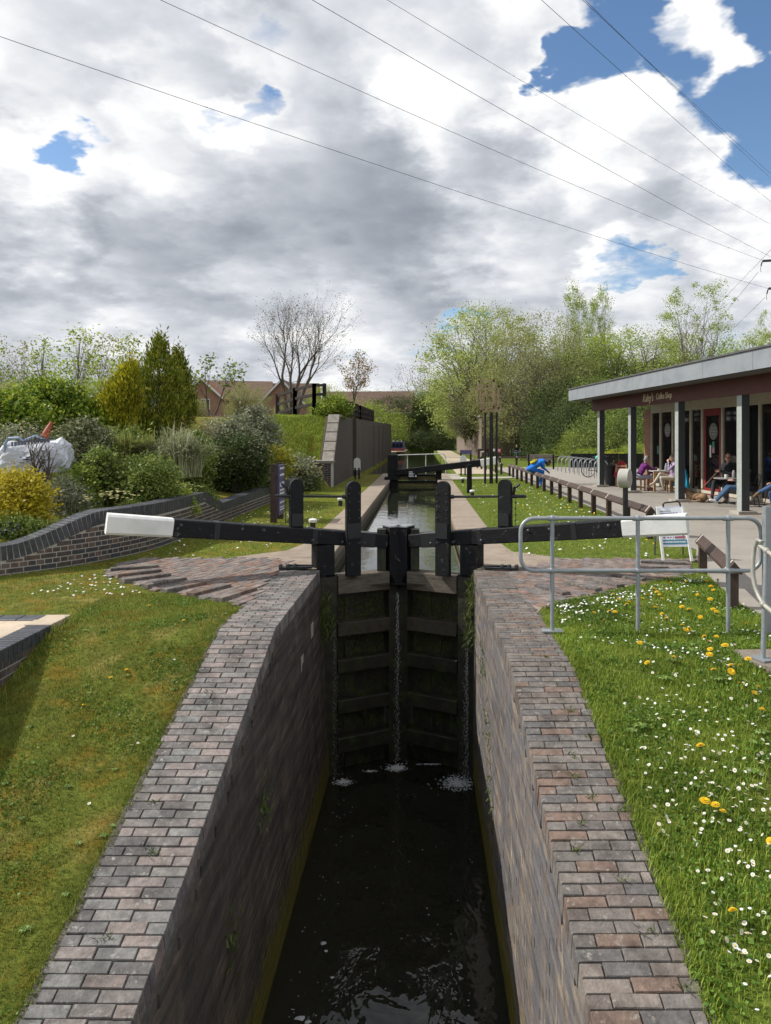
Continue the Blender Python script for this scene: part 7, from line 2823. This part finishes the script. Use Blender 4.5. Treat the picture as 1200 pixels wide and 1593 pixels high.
shrub('mid green bush below the grey green bushes', 'round', 345, 655, 720, 70, 20, LF_MID, 77, 200, 34, .07, .14)
shrub('dark bush with white blossom clusters by the sign', 'round', 366, 672, 758, 104, 17.8, LF_DARK, 78, 300, 40, .06, .12)
shrub('round bush with orange brown tips below the fence', 'round', 430, 664, 716, 54, 22.5, LF_CONIFER, 79, 160, 40, .05, .10)
shrub('bright green bush on top of the abutment', 'dome', 520, 618, 646, 52, 31.5, LF_HEDGE, 80, 160, 36, .08, .14, group='bushes on the mound')
shrub('grassy dry scrub at the foot of the mound', 'dome', 462, 690, 742, 70, 25, LF_GREYG, 81, 160, 30, .09, .14, group='bushes on the mound')
shrub('mixed pink tipped bush beside the builders bag', 'round', 132, 655, 740, 86, 15.5, LF_VARIEG, 82, 240, 36, .055, .11)
shrub('leafy green bush in the middle of the bed', 'dome', 162, 700, 778, 78, 13.6, LF_MID, 83, 230, 42, .055, .10)
shrub('rounded brownish green bush before the arching grass', 'round', 232, 702, 792, 84, 13.6, LF_MID, 84, 260, 40, .045, .10)
shrub('bright golden yellow shrub at the picture edge', 'round', 28, 736, 836, 84, 11.2, LF_YELLOW, 85, 260, 44, .045, .09)
shrub('dull grey lavender clump', 'dome', 102, 745, 832, 80, 12.2, LF_GREYG, 86, 240, 44, .05, .09, up=.9, aspect=.25)
shrub('low dark green clump below the lavender', 'dome', 140, 796, 838, 46, 11.6, LF_DARK, 87, 110, 40, .04, .07)
shrub('fresh green clump under the middle bush', 'dome', 120, 728, 800, 60, 13.0, LF_SPRING, 88, 150, 36, .05, .10)
shrub('low ground covering green plants behind the wall at the picture edge', 'dome', 24, 808, 858, 140, 10.75, LF_MID, 89, 300, 46, .035, .08, 'ground_cover', 'plants', depth=.22)
shrub('spring green low plants beside the beam end', 'dome', 124, 806, 842, 80, 11.9, LF_SPRING, 90, 170, 44, .03, .06, 'ground_cover', 'plants', depth=.3)
shrub('leafy clump under the white blossom bush', 'dome', 385, 728, 764, 90, 18.6, LF_MID, 91, 190, 40, .05, .10, depth=.5)
shrub('trailing green plants spilling over the dip in the wall', 'dome', 300, 752, 784, 70, 15.6, LF_MID, 92, 190, 44, .04, .08, 'ground_cover', 'plants', depth=.4)
shrub('fresh green plants behind the high part of the wall', 'dome', 262, 748, 792, 90, 14.2, LF_SPRING, 93, 190, 42, .045, .08, 'ground_cover', 'plants', depth=.4)
shrub('grey green filler bush behind the arching grass', 'round', 300, 655, 745, 70, 17.8, LF_MID, 94, 180, 36, .06, .12)
shrub('green filler bush behind the pink tipped one', 'dome', 200, 662, 735, 90, 17, LF_MID, 95, 220, 40, .07, .13)
shrub('small thorny bare shrub in front of the builders bag', 'vase', 62, 650, 800, 70, 12.4, LF_BRONZE, 96, 60, 3, .03, .10, twig_n=None, nstem=3)
shrub('dark wispy bush above the builders bag', 'round', 30, 640, 705, 90, 14.5, LF_GREYG, 97, 150, 20, .05, .13)
# arching pale grass and blossom
def arching(label, u, vb, d, H, rad, n, leaf, seed, name='arching_grass', wid=.012, cat='grass clump', top=None):
 r = np.random.default_rng(seed)
 V, Fc = [], []
 for i in range(n):
  a = r.random() * 6.283
  q = rad * r.random() ** .6
  h = H * (.65 + .4 * r.random()) * (1 - .35 * q / rad)
  b = np.array([r.normal() * rad * .18, r.normal() * rad * .14, 0])
  dirx, diry = math.cos(a), math.sin(a) * .7
  pts = []
  for t_ in (0, .35, .7, 1.0):
   pts.append(b + np.array([dirx * q * t_ ** 1.7, diry * q * t_ ** 1.7, h * (1 - (1 - t_) ** 2) - .25 * h * (q / rad) * t_ ** 3]))
  s = np.array([-diry, dirx, 0]) * wid
  o = len(V)
  for k, p in enumerate(pts):
   w = (1, .9, .7, .25)[k]
   V += [p - s * w, p + s * w]
  for k in range(3):
   Fc.append((o + 2 * k, o + 2 * k + 1, o + 2 * k + 3, o + 2 * k + 2))
 me = np_mesh(name, np.array(V), np.array(Fc), leaf)
 o_ = link(name, me)
 p = P(u, vb, d)
 o_.location = p
 return tag(o_, label, cat, G_G)
LF_PALEGRASS = leafmat('pale_arching_grass', (.20, .23, .10), (.36, .37, .22), (.52, .52, .38), .3, gain=1.1)
LF_GRASS_Y = leafmat('yellow_green_grass', (.12, .15, .03), (.22, .24, .06), (.32, .32, .12), .35)
arching('big fountain of pale arching blossom stems', 278, 742, 15.6, 1.25, 1.0, 900, LF_PALEGRASS, 5, wid=.012)
arching('upright yellow green stems beside the pale fountain', 196, 724, 15.6, .80, .62, 700, LF_GRASS_Y, 6, 'upright_grass', .010)
arching('upright green stems touching the pale fountain', 232, 726, 15.9, .85, .55, 620, LF_GRASS_Y, 8, 'upright_grass', .010)
arching('tuft of green leaves with daffodils near the wall', 205, 802, 12.7, .34, .34, 420, LF_MID, 9, 'leaf_tuft', .008)
arching('tuft of green leaves beneath the lavender edge', 175, 818, 12.0, .28, .40, 380, LF_SPRING, 10, 'leaf_tuft', .008)
# flower heads
def flowers(label, cen, spread, n, size, mats, name, seed, h=.0):
 r = np.random.default_rng(seed)
 L = Leaves()
 for i in range(n):
  c = np.array(cen) + np.clip(r.normal(size=3), -1.6, 1.6) * np.array(spread)
  k = 7
  a = np.linspace(0, 6.283, k, endpoint=False)
  nrm = np.stack([np.cos(a) * .9, np.sin(a) * .9, np.full(k, .45)], 1)
  base = np.repeat(c[None], k, 0)
  d = nrm / np.linalg.norm(nrm, axis=1)[:, None]
  s = np.stack([-np.sin(a), np.cos(a), np.zeros(k)], 1)
  quad = np.stack([base, base + d * size * .6 + s * size * .35, base + d * size, base + d * size * .6 - s * size * .35], 1)
  L.V.append(quad.reshape(-1, 3)); L.F.append(np.arange(k * 4).reshape(k, 4) + L.n); L.M.append(np.zeros(k, int)); L.n += k * 4
 o = link(name, L.mesh(name, mats))
 return tag(o, label, 'flowers', 'flower clusters in the garden', 'stuff')
flowers('pale yellow primrose heads along the bed', P(180, 768, 11.9), (.24, .18, .05), 46, .035, FL_PALEY, 'primrose_flowers', 1)
flowers('pale yellow heads beside the lavender', P(137, 778, 11.7), (.06, .05, .03), 16, .03, FL_PALEY, 'primrose_flowers', 2)
flowers('yellow flowers behind the high wall part', P(292, 757, SD[93]), (.16, .1, .04), 26, .035, FL_PALEY, 'daffodil_flowers', 3)
flowers('small blue flowers at the picture edge', P(10, 822, 10.5), (.14, .1, .05), 30, .018, FL_BLUE, 'blue_flowers', 4)
flowers('white blossom dots on the dark bush', P(366, 705, SD[78]), (.58, .22, .34), 190, .035, FL_WHITE, 'blossom', 5)
flowers('yellow flowers low beside the sign', P(385, 742, SD[91]), (.26, .15, .12), 22, .04, FL_YELLOW, 'yellow_flowers', 6)
shrub('dense clump of cream flowering plants behind the purple sign', 'dome', 465, 722, 764, 64, 21.5, LF_MID, 98, 190, 40, .06, .10, 'flowering_clump', 'plants', depth=.6)
flowers('mass of cream flower heads behind the purple sign', P(464, 733, SD[98] - .1), (.52, .2, .16), 330, .05, FL_PALEY, 'cream_flowers', 7)


# ================================================================ lawns: blades, daisies, dandelions
GR_L = leafmat('turf_blade_mossy', (.045, .07, .010), (.12, .155, .020), (.21, .22, .05), .3, .7, dry=((.22, .15, .020), 2.9, .52))
GR_R = leafmat('turf_blade_green', (.075, .115, .012), (.14, .195, .022), (.25, .28, .055), .4, .6, gain=1.65)
def blades(name, n, area, hf, hmin, hmax, w, mat, seed, test=None, clump=0.0, lean=.5, label=None):
 r = np.random.default_rng(seed)
 x = r.uniform(area[0], area[1], n)
 y = area[2] + (area[3] - area[2]) * r.random(n) ** (1.0)
 keep = np.array([test(a, b) for a, b in zip(x, y)]) if test else np.ones(n, bool)
 x, y = x[keep], y[keep]
 z = np.array([hf(a, b) for a, b in zip(x, y)])
 n = len(x)
 patch = .55 * np.sin(x * 9.1 + 2 * np.sin(y * 7.3)) * np.sin(y * 8.3 + np.sin(x * 6.1)) + .6 * np.sin(x * 3.1 + 1.3 * np.sin(y * 2.3)) * np.sin(y * 2.7 + 1.1 * np.sin(x * 1.9))
 h = r.uniform(hmin, hmax, n) * (1 + clump * patch)
 a = r.random(n) * 6.283
 l = h * lean * r.random(n)
 p = np.stack([x, y, z - .004], 1)
 s = np.stack([-np.sin(a), np.cos(a), np.zeros(n)], 1) * (w * r.uniform(.6, 1.3, n))[:, None]
 d = np.stack([np.cos(a) * l, np.sin(a) * l, h], 1)
 mid = p + d * np.array([.35, .35, .6])
 V = np.stack([p - s, p + s, mid + s * .7, mid - s * .7, p + d], 1).reshape(-1, 3)
 o = np.arange(n)[:, None] * 5
 Fq = np.concatenate([o + np.array([0, 1, 2]), o + np.array([0, 2, 3]), o + np.array([3, 2, 4])], 0)
 return tag(link(name, np_mesh(name, V, Fq, mat)), label, None, None, 'stuff')

FAN_L = [(-1.98, 8.15), (-1.98, 11.1), (-2.55, 11.36), (-4.36, 11.30), (-4.52, 10.75), (-4.33, 10.0), (-3.42, 9.12), (-2.74, 8.62)]
FAN_R = [(.7, 7.6), (1.22, 7.6), (1.32, 8.0), (1.55, 8.3), (2.1, 8.72), (2.85, 9.38), (3.72, 10.05), (4.05, 10.9), (4.2, 11.25), (.7, 11.6)]
PAVE = [(4.62, 12.2), (4.3, 11.4), (4.08, 10.6), (3.8, 9.4), (3.6, 8.2), (3.55, 6.9), (6, 6.9), (24, 6.9), (24, 47), (4.62, 47)]
LAND = [(2.74, 6.42), (2.72, 6.15), (2.86, 5.86), (4.4, 5.7), (4.4, 6.5)]
def ok_left(x, y):
 if x > -2.0 + .03 * math.sin(y * 9) + .02 * math.sin(y * 23): return False
 if y < 7.72 and x < -3.68: return False
 if inside(FAN_L, x, y): return False
 if y < 26 and behind(x, y) > -.02: return False
 return True
def ok_right(x, y):
 if x < 1.27 + .02 * math.sin(y * 11) + .02 * math.sin(y * 29): return False
 return not (inside(FAN_R, x, y) or inside(PAVE, x, y) or inside(LAND, x, y))
def ok_mid_r(x, y):
 return x > 1.40 and x < 4.55 and not inside(FAN_R, x, y) and not (33.0 < y < 35.8)
def ok_mid_l(x, y):
 return x < -2.08 and ok_left(x, y) and not (y < 13.2 and x > -2.9 + (y - 11.4) * .45)
blades('lawn_grass', 74000, (-3.75, -1.93, 2.9, 8.8), h_left, .010, .040, .0024, GR_L, 1, ok_left, .4, .9, 'short mossy turf beside the lock wall')
blades('lawn_grass', 24000, (-6.2, -2.0, 7.7, 11.4), h_left, .015, .035, .003, GR_L, 2, ok_left, .3, .8, 'short turf between platform and garden wall')
blades('lawn_grass', 30000, (-4.5, -2.0, 11.2, 28), h_left, .018, .04, .005, GR_R, 3, ok_mid_l, .2, .7, 'lawn strip below the garden wall')
blades('meadow_grass', 110000, (1.22, 4.3, 2.8, 10.0), h_right, .018, .060, .0028, GR_R, 4, ok_right, .55, .8, 'lush grass of the daisy lawn')
blades('lawn_grass', 42000, (1.4, 4.6, 11.2, 37), h_right, .02, .045, .005, GR_R, 5, ok_mid_r, .2, .7, 'lawn strip between lock and pavement')
blades('mound_grass', 22000, (-7.6, -3.9, 26.6, 32), h_left, .05, .14, .010, GR_R, 6, lambda x, y: x < -4.0, .3, .7, 'rough grass on the mound slope')
blades('edge_grass', 1300, (-3.72, -3.55, 4.2, 7.6), h_left, .02, .09, .004, GR_L, 7, None, .4, .7, 'longer grass at the foot of the platform')
def wall_foot(n, name):
 r = np.random.default_rng(12)
 V, Fc = [], []
 return None
def near_wall(x, y): return -.10 < behind(x, y) < .0
blades('edge_grass', 2600, (-2.05, -1.955, 2.6, 8.1), h_left, .015, .05, .003, GR_L, 17, None, .4, 1.0, 'ragged turf fringe along the garden side path')
blades('edge_grass', 4200, (1.235, 1.33, 2.6, 7.6), h_right, .02, .06, .003, GR_R, 18, None, .4, 1.0, 'ragged turf fringe along the cafe side path')
blades('edge_grass', 9000, (-8, -4.2, 8.0, 18), h_left, .03, .08, .004, GR_R, 8, near_wall, .3, .6, 'longer grass at the foot of the garden wall')
# clover and other broad leaves low in the lush lawn
CLOVER = leafmat('clover_leaf', (.035, .075, .010), (.07, .13, .018), (.12, .19, .035), .3)
_r = np.random.default_rng(91)
_p = []
while len(_p) < 30000:
 _x, _y = _r.uniform(1.25, 3.7), _r.uniform(2.8, 9.8)
 if math.sin(_x * 5.3 + 2 * math.sin(_y * 3.1)) * math.sin(_y * 4.9 + _x) + _r.normal() * .35 > -.1 and ok_right(_x, _y):
  _p.append((_x, _y, h_right(_x, _y) + .008 + .022 * _r.random()))
_L = Leaves()
_L.add(np.array(_p), .019, .9, .3, .35, _r)
tag(link('clover_leaves', _L.mesh('clover_leaves', CLOVER)), 'broad clover leaves low in the lush lawn', None, None, 'stuff')
_p = []
while len(_p) < 9000:
 _x, _y = _r.uniform(-3.68, -2.0), _r.uniform(2.9, 8.6)
 if math.sin(_x * 4.3 + 2 * math.sin(_y * 2.1)) * math.sin(_y * 3.9 + _x) + _r.normal() * .25 > .35 and ok_left(_x, _y):
  _p.append((_x, _y, h_left(_x, _y) + .006 + .014 * _r.random()))
_L = Leaves()
_L.add(np.array(_p), .016, .9, .3, .35, _r)
tag(link('clover_leaves', _L.mesh('clover_leaves', CLOVER)), 'patches of clover leaves in the mossy turf', None, None, 'stuff')
# broad leafed rosettes in the turf
def rosette_mesh(seed, leaf, n=10, L=.07):
 r = np.random.default_rng(seed)
 V, Fc = [], []
 for k in range(n):
  a = 6.283 * k / n + r.random() * .4
  l = L * r.uniform(.7, 1.2)
  d = np.array([math.cos(a), math.sin(a), 0])
  s = np.array([-math.sin(a), math.cos(a), 0]) * l * .20
  p = [np.array([0, 0, .005]), d * l * .55 + s + [0, 0, .025], d * l + [0, 0, .015], d * l * .55 - s + [0, 0, .025]]
  o = len(V)
  V += p
  Fc.append((o, o + 1, o + 2, o + 3))
 return np_mesh('rosette', np.array(V), np.array(Fc), leaf)
ROS = leafmat('rosette_leaf', (.07, .12, .02), (.11, .17, .035), (.17, .22, .07), .25)
def scatter(n, area, test, hf, seed):
 r = np.random.default_rng(seed)
 out = []
 while len(out) < n:
  x, y = r.uniform(area[0], area[1]), r.uniform(area[2], area[3])
  if test(x, y): out.append((x, y, hf(x, y), r.random()))
 return out
rm = [rosette_mesh(k, ROS) for k in range(3)]
for k, (x, y, z, q) in enumerate(scatter(46, (-3.65, -2.0, 3.2, 8.6), ok_left, h_left, 3)):
 o = link('weed_rosette', rm[k % 3])
 o.location, o.rotation_euler, o.scale = (x, y, z + .008), (0, 0, q * 6), (.28 + q * .3,) * 3
 tag(o, 'small flat weed rosette in the mossy turf', 'weed', 'weed rosettes in the mossy turf')
for k, (x, y, z, q) in enumerate(scatter(60, (1.35, 3.4, 3.0, 8.6), ok_right, h_right, 4)):
 o = link('dandelion_leaves', rm[k % 3])
 o.location, o.rotation_euler, o.scale = (x, y, z + .02), (0, 0, q * 6), (.5 + q * .5,) * 3
 tag(o, 'flat green leaf rosette in the daisy lawn', 'weed', 'leaf rosettes in the daisy lawn')

PETAL = plain('daisy_petal', (.72, .72, .70), .7)
DISC = plain('daisy_disc', (.55, .38, .02), .8)
DAND = pm('dandelion_yellow', [(.55, .30, .005), (.66, .42, .008), (.74, .52, .02)], 90, .8)
STEM = plain('flower_stem', (.09, .14, .03), .7)
def daisy_mesh():
 mb = MB()
 k = 11
 r = .0115
 vs = [(0, 0, .0)]
 fs = []
 for i in range(k):
  a = 6.283 * i / k
  b = a + 6.283 / k * .82
  o = len(vs)
  vs += [(r * .35 * math.cos(a), r * .35 * math.sin(a), 0), (r * math.cos(a), r * math.sin(a), .0015), (r * math.cos(b), r * math.sin(b), .0015), (r * .35 * math.cos(b), r * .35 * math.sin(b), 0)]
  fs.append((o, o + 1, o + 2, o + 3))
 mb.add(vs, fs, 0)
 mb.lathe([(.0045, 0), (.0042, .002), (.002, .0032)], (0, 0, 0), 8, 1)
 mb.tube([(0, 0, -.06), (0, 0, 0)], .0011, 4, 2)
 return mb.mesh('daisy', [PETAL, DISC, STEM])
def dandelion_mesh():
 mb = MB()
 for ring, n, r0, r1, z0, z1 in ((0, 18, .004, .020, .0, .002), (1, 16, .003, .015, .003, .006), (2, 12, .001, .009, .005, .010)):
  for i in range(n):
   a = 6.283 * (i + ring * .3) / n
   b = a + 6.283 / n * .85
   mb.add([(r0 * math.cos(a), r0 * math.sin(a), z0), (r1 * math.cos(a), r1 * math.sin(a), z1), (r1 * math.cos(b), r1 * math.sin(b), z1), (r0 * math.cos(b), r0 * math.sin(b), z0)], [(0, 1, 2, 3)], 0)
 mb.lathe([(.006, -.014), (.008, -.006), (.006, 0)], (0, 0, 0), 8, 1)
 mb.tube([(0, 0, -.09), (0, 0, -.01)], .002, 5, 1)
 return mb.mesh('dandelion', [DAND, STEM])
dm, dn = daisy_mesh(), dandelion_mesh()
def on_right(u, v, z=.05):
 d = 6.0
 for _ in range(12):
  x = (u - U0) * d / F
  g = h_right(x, d) + z
  d = (CH - g) * F / (v - V0)
 return Vector(((u - U0) * d / F, d, h_right((u - U0) * d / F, d) + z))
rd = random.Random(8)
n_d = 0
spots = []
# loose drifts, as the daisies stand in the photograph
drifts = [((1060, 1000), (90, 60), 12), ((1100, 1090), (50, 70), 34), ((1045, 1110), (30, 25), 18), ((1150, 1150), (50, 70), 40), ((1010, 1215), (24, 26), 20), ((1015, 1270), (30, 25), 16), ((1130, 1250), (60, 50), 46), ((1160, 1330), (40, 45), 30), ((1060, 1320), (70, 50), 14),
          ((1150, 1420), (40, 30), 18), ((1175, 1455), (25, 20), 12), ((980, 960), (70, 20), 14), ((950, 1020), (60, 30), 8), ((1120, 1040), (60, 30), 16), ((1180, 1200), (30, 60), 20)]
for (c, s, n) in drifts:
 for k in range(n):
  spots.append((rd.gauss(c[0], s[0] * 1.35), rd.gauss(c[1], s[1] * 1.5)))
placed = []
for (u, v) in spots:
 if not (870 < u < 1230 and 950 < v < 1600): continue
 p = on_right(u, v)
 if ok_right(p.x, p.y) and p.x > 1.38: placed.append(p)
edge = []
for k in range(260):
 t_ = rd.random()
 u, v = 870 + t_ * 230, 942 - t_ * 48 + abs(rd.gauss(0, 9))
 p = on_right(u, v)
 if ok_right(p.x, p.y): edge.append(p)
placed = placed[:285]
for p in placed:
 o = link('daisy', dm)
 o.location = p + Vector((0, 0, rd.uniform(-.022, .015)))
 o.rotation_euler = (rd.gauss(0, .45) + .15, rd.gauss(0, .4) - .2, rd.random() * 6)
 k = rd.uniform(.8, 1.25)
 o.scale = (k, k, k)
 tag(o, 'small white daisy in the lush lawn beside the brick path', 'daisy', 'daisies in the lush lawn')
def flower_mass(name, pts, size, mat, label):
 r = np.random.default_rng(len(pts))
 V, Fc = [], []
 for p in pts:
  k = 6
  o = len(V)
  V.append((p[0], p[1], p[2] + size * .15))
  a0 = r.random() * 6
  tx, ty = r.normal() * .3, r.normal() * .3
  for i in range(k):
   a = a0 + 6.283 * i / k
   V.append((p[0] + size * math.cos(a), p[1] + size * math.sin(a), p[2] + size * (tx * math.cos(a) + ty * math.sin(a))))
  for i in range(k):
   Fc.append((o, o + 1 + i, o + 1 + (i + 1) % k))
 return tag(link(name, np_mesh(name, np.array(V), np.array(Fc), mat)), label, None, None, 'stuff')
flower_mass('daisy_drift', [tuple(p + Vector((0, 0, rd.uniform(-.01, .02)))) for p in edge], .012, PETAL, 'drift of daisies along the edge of the brick fan')
dand_px = [(925, 953), (948, 951), (957, 952), (979, 936), (975, 940), (989, 942), (962, 932), (953, 925), (1008, 926), (1022, 921), (1018, 916), (1026, 925), (1030, 931), (1000, 931), (1068, 905), (1044, 907), (1100, 905), (1117, 902), (1106, 912), (1110, 918), (1105, 932), (1061, 944), (1072, 948), (1030, 955), (1037, 962), (1090, 960),
           (1062, 972), (1068, 980), (1073, 978), (1110, 948), (1115, 952), (996, 1000), (1007, 1031), (1048, 1022), (1096, 990), (1102, 998), (1115, 990), (1128, 1004), (1105, 1010), (1104, 1018), (1110, 1042), (1138, 1045), (1150, 1063), (1164, 1025), (1180, 1069), (1174, 1078), (1155, 1072), (1137, 1035), (1152, 1035), (1090, 1160), (1186, 1104), (1097, 1246), (1113, 1252), (1125, 1262), (1198, 1308), (1140, 1416), (1161, 970), (1085, 925), (1020, 945), (940, 965)]
for (u, v) in dand_px:
 p = on_right(u, v, .085)
 if not ok_right(p.x, p.y): continue
 o = link('dandelion', dn)
 o.location = p
 k = rd.uniform(1.05, 1.6)
 o.rotation_euler = (rd.gauss(.15, .2), rd.gauss(-.2, .2), rd.random() * 6)
 o.scale = (k, k, k)
 tag(o, 'yellow dandelion flower in the lush daisy lawn', 'dandelion', 'dandelions in the daisy lawn')
r2_ = np.random.default_rng(77)
def mass_on(n, area, test, hf, seed, z=.03, clump=None):
 r = np.random.default_rng(seed)
 pts = []
 while len(pts) < n:
  x, y = r.uniform(area[0], area[1]), r.uniform(area[2], area[3])
  if test(x, y) and (clump is None or clump(x, y, r)): pts.append((x, y, hf(x, y) + z))
 return pts
flower_mass('daisy_drift', mass_on(420, (1.4, 3.6, 2.9, 8.4), ok_right, h_right, 15, .036, lambda x, y, r: math.sin(x * 4 + y * 2.3) * math.sin(y * 3.1 - x) + .35 * r.normal() > .1), .0105, PETAL, 'many more small daisies scattered through the lush lawn')
flower_mass('daisy_drift', mass_on(260, (1.6, 4.4, 11.4, 30), ok_mid_r, h_right, 5, .03, lambda x, y, r: r.random() < .25 + .7 * (x > 3.0)), .022, PETAL, 'scattered daisies on the lawn beside the long knee rail')
flower_mass('dandelion_drift', mass_on(120, (2.6, 4.4, 12, 26), ok_mid_r, h_right, 6, .03), .022, DAND, 'scattered yellow flowers on the lawn beside the long knee rail')
flower_mass('daisy_drift', mass_on(160, (-4.4, -2.3, 11.5, 20), ok_mid_l, h_left, 7, .03), .018, PETAL, 'scattered daisies on the strip below the garden wall')
flower_mass('daisy_drift', mass_on(70, (-4.7, -3.4, 8.6, 10.2), ok_left, h_left, 8, .02), .014, PETAL, 'small daisies at the edge of the brick fan by the garden wall')
for (u, v) in ((173, 1013), (197, 1007), (131, 1096), (286, 965), (232, 942)):
 d = 6.0
 for _ in range(12):
  x = (u - U0) * d / F
  d = (CH - h_left(x, d) - .03) * F / (v - V0)
 o = link('dandelion', dn)
 o.location = ((u - U0) * d / F, d, h_left((u - U0) * d / F, d) + .03)
 o.scale = (.9,) * 3
 tag(o, 'lone yellow dandelion in the mossy turf', 'dandelion', 'dandelions in the mossy turf')
for (u, v) in ((137, 1077), (142, 1076), (114, 1145), (60, 1163), (139, 1250), (268, 1008), (271, 1000), (205, 1220), (215, 1218), (262, 1032)):
 d = 6.0
 for _ in range(12):
  x = (u - U0) * d / F
  d = (CH - h_left(x, d) - .02) * F / (v - V0)
 o = link('daisy', dm)
 o.location = ((u - U0) * d / F, d, h_left((u - U0) * d / F, d) + .02)
 o.rotation_euler = (.25, -.2, u)
 tag(o, 'lone white daisy in the mossy turf', 'daisy', 'daisies in the mossy turf')
# weeds in the joints of the paths
def joint_weeds():
 k = 0
 for side, pts in ((-1, ((.25, 4.6), (.30, 4.05), (.2, 3.5), (.4, 5.0), (.1, 3.2), (.35, 6.2))), (1, ((.30, 6.2), (.36, 5.4), (.28, 4.9), (.22, 4.7), (.30, 4.5), (.20, 4.3), (.44, 4.4), (.33, 3.9), (.36, 3.6), (.45, 3.3), (.12, 4.1), (.4, 6.0), (.45, 5.1)))):
  for (o_, y) in pts:
   zf = zl if side < 0 else zr
   x = (XL if side < 0 else XR) + side * o_
   w = tufts(16, lambda: Vector((x + random.gauss(0, .02), y + random.gauss(0, .018), zf(y) - .005)), .015, .04, .0035, WEED, 'path_weed', None, 0, 1.2)
   del w['kind']
   tag(w, 'tiny weed sprouting between the bricks of the %s path' % ('garden side' if side < 0 else 'cafe side'), 'weed', 'weeds in the %s brick path' % ('garden side' if side < 0 else 'cafe side'))
joint_weeds()
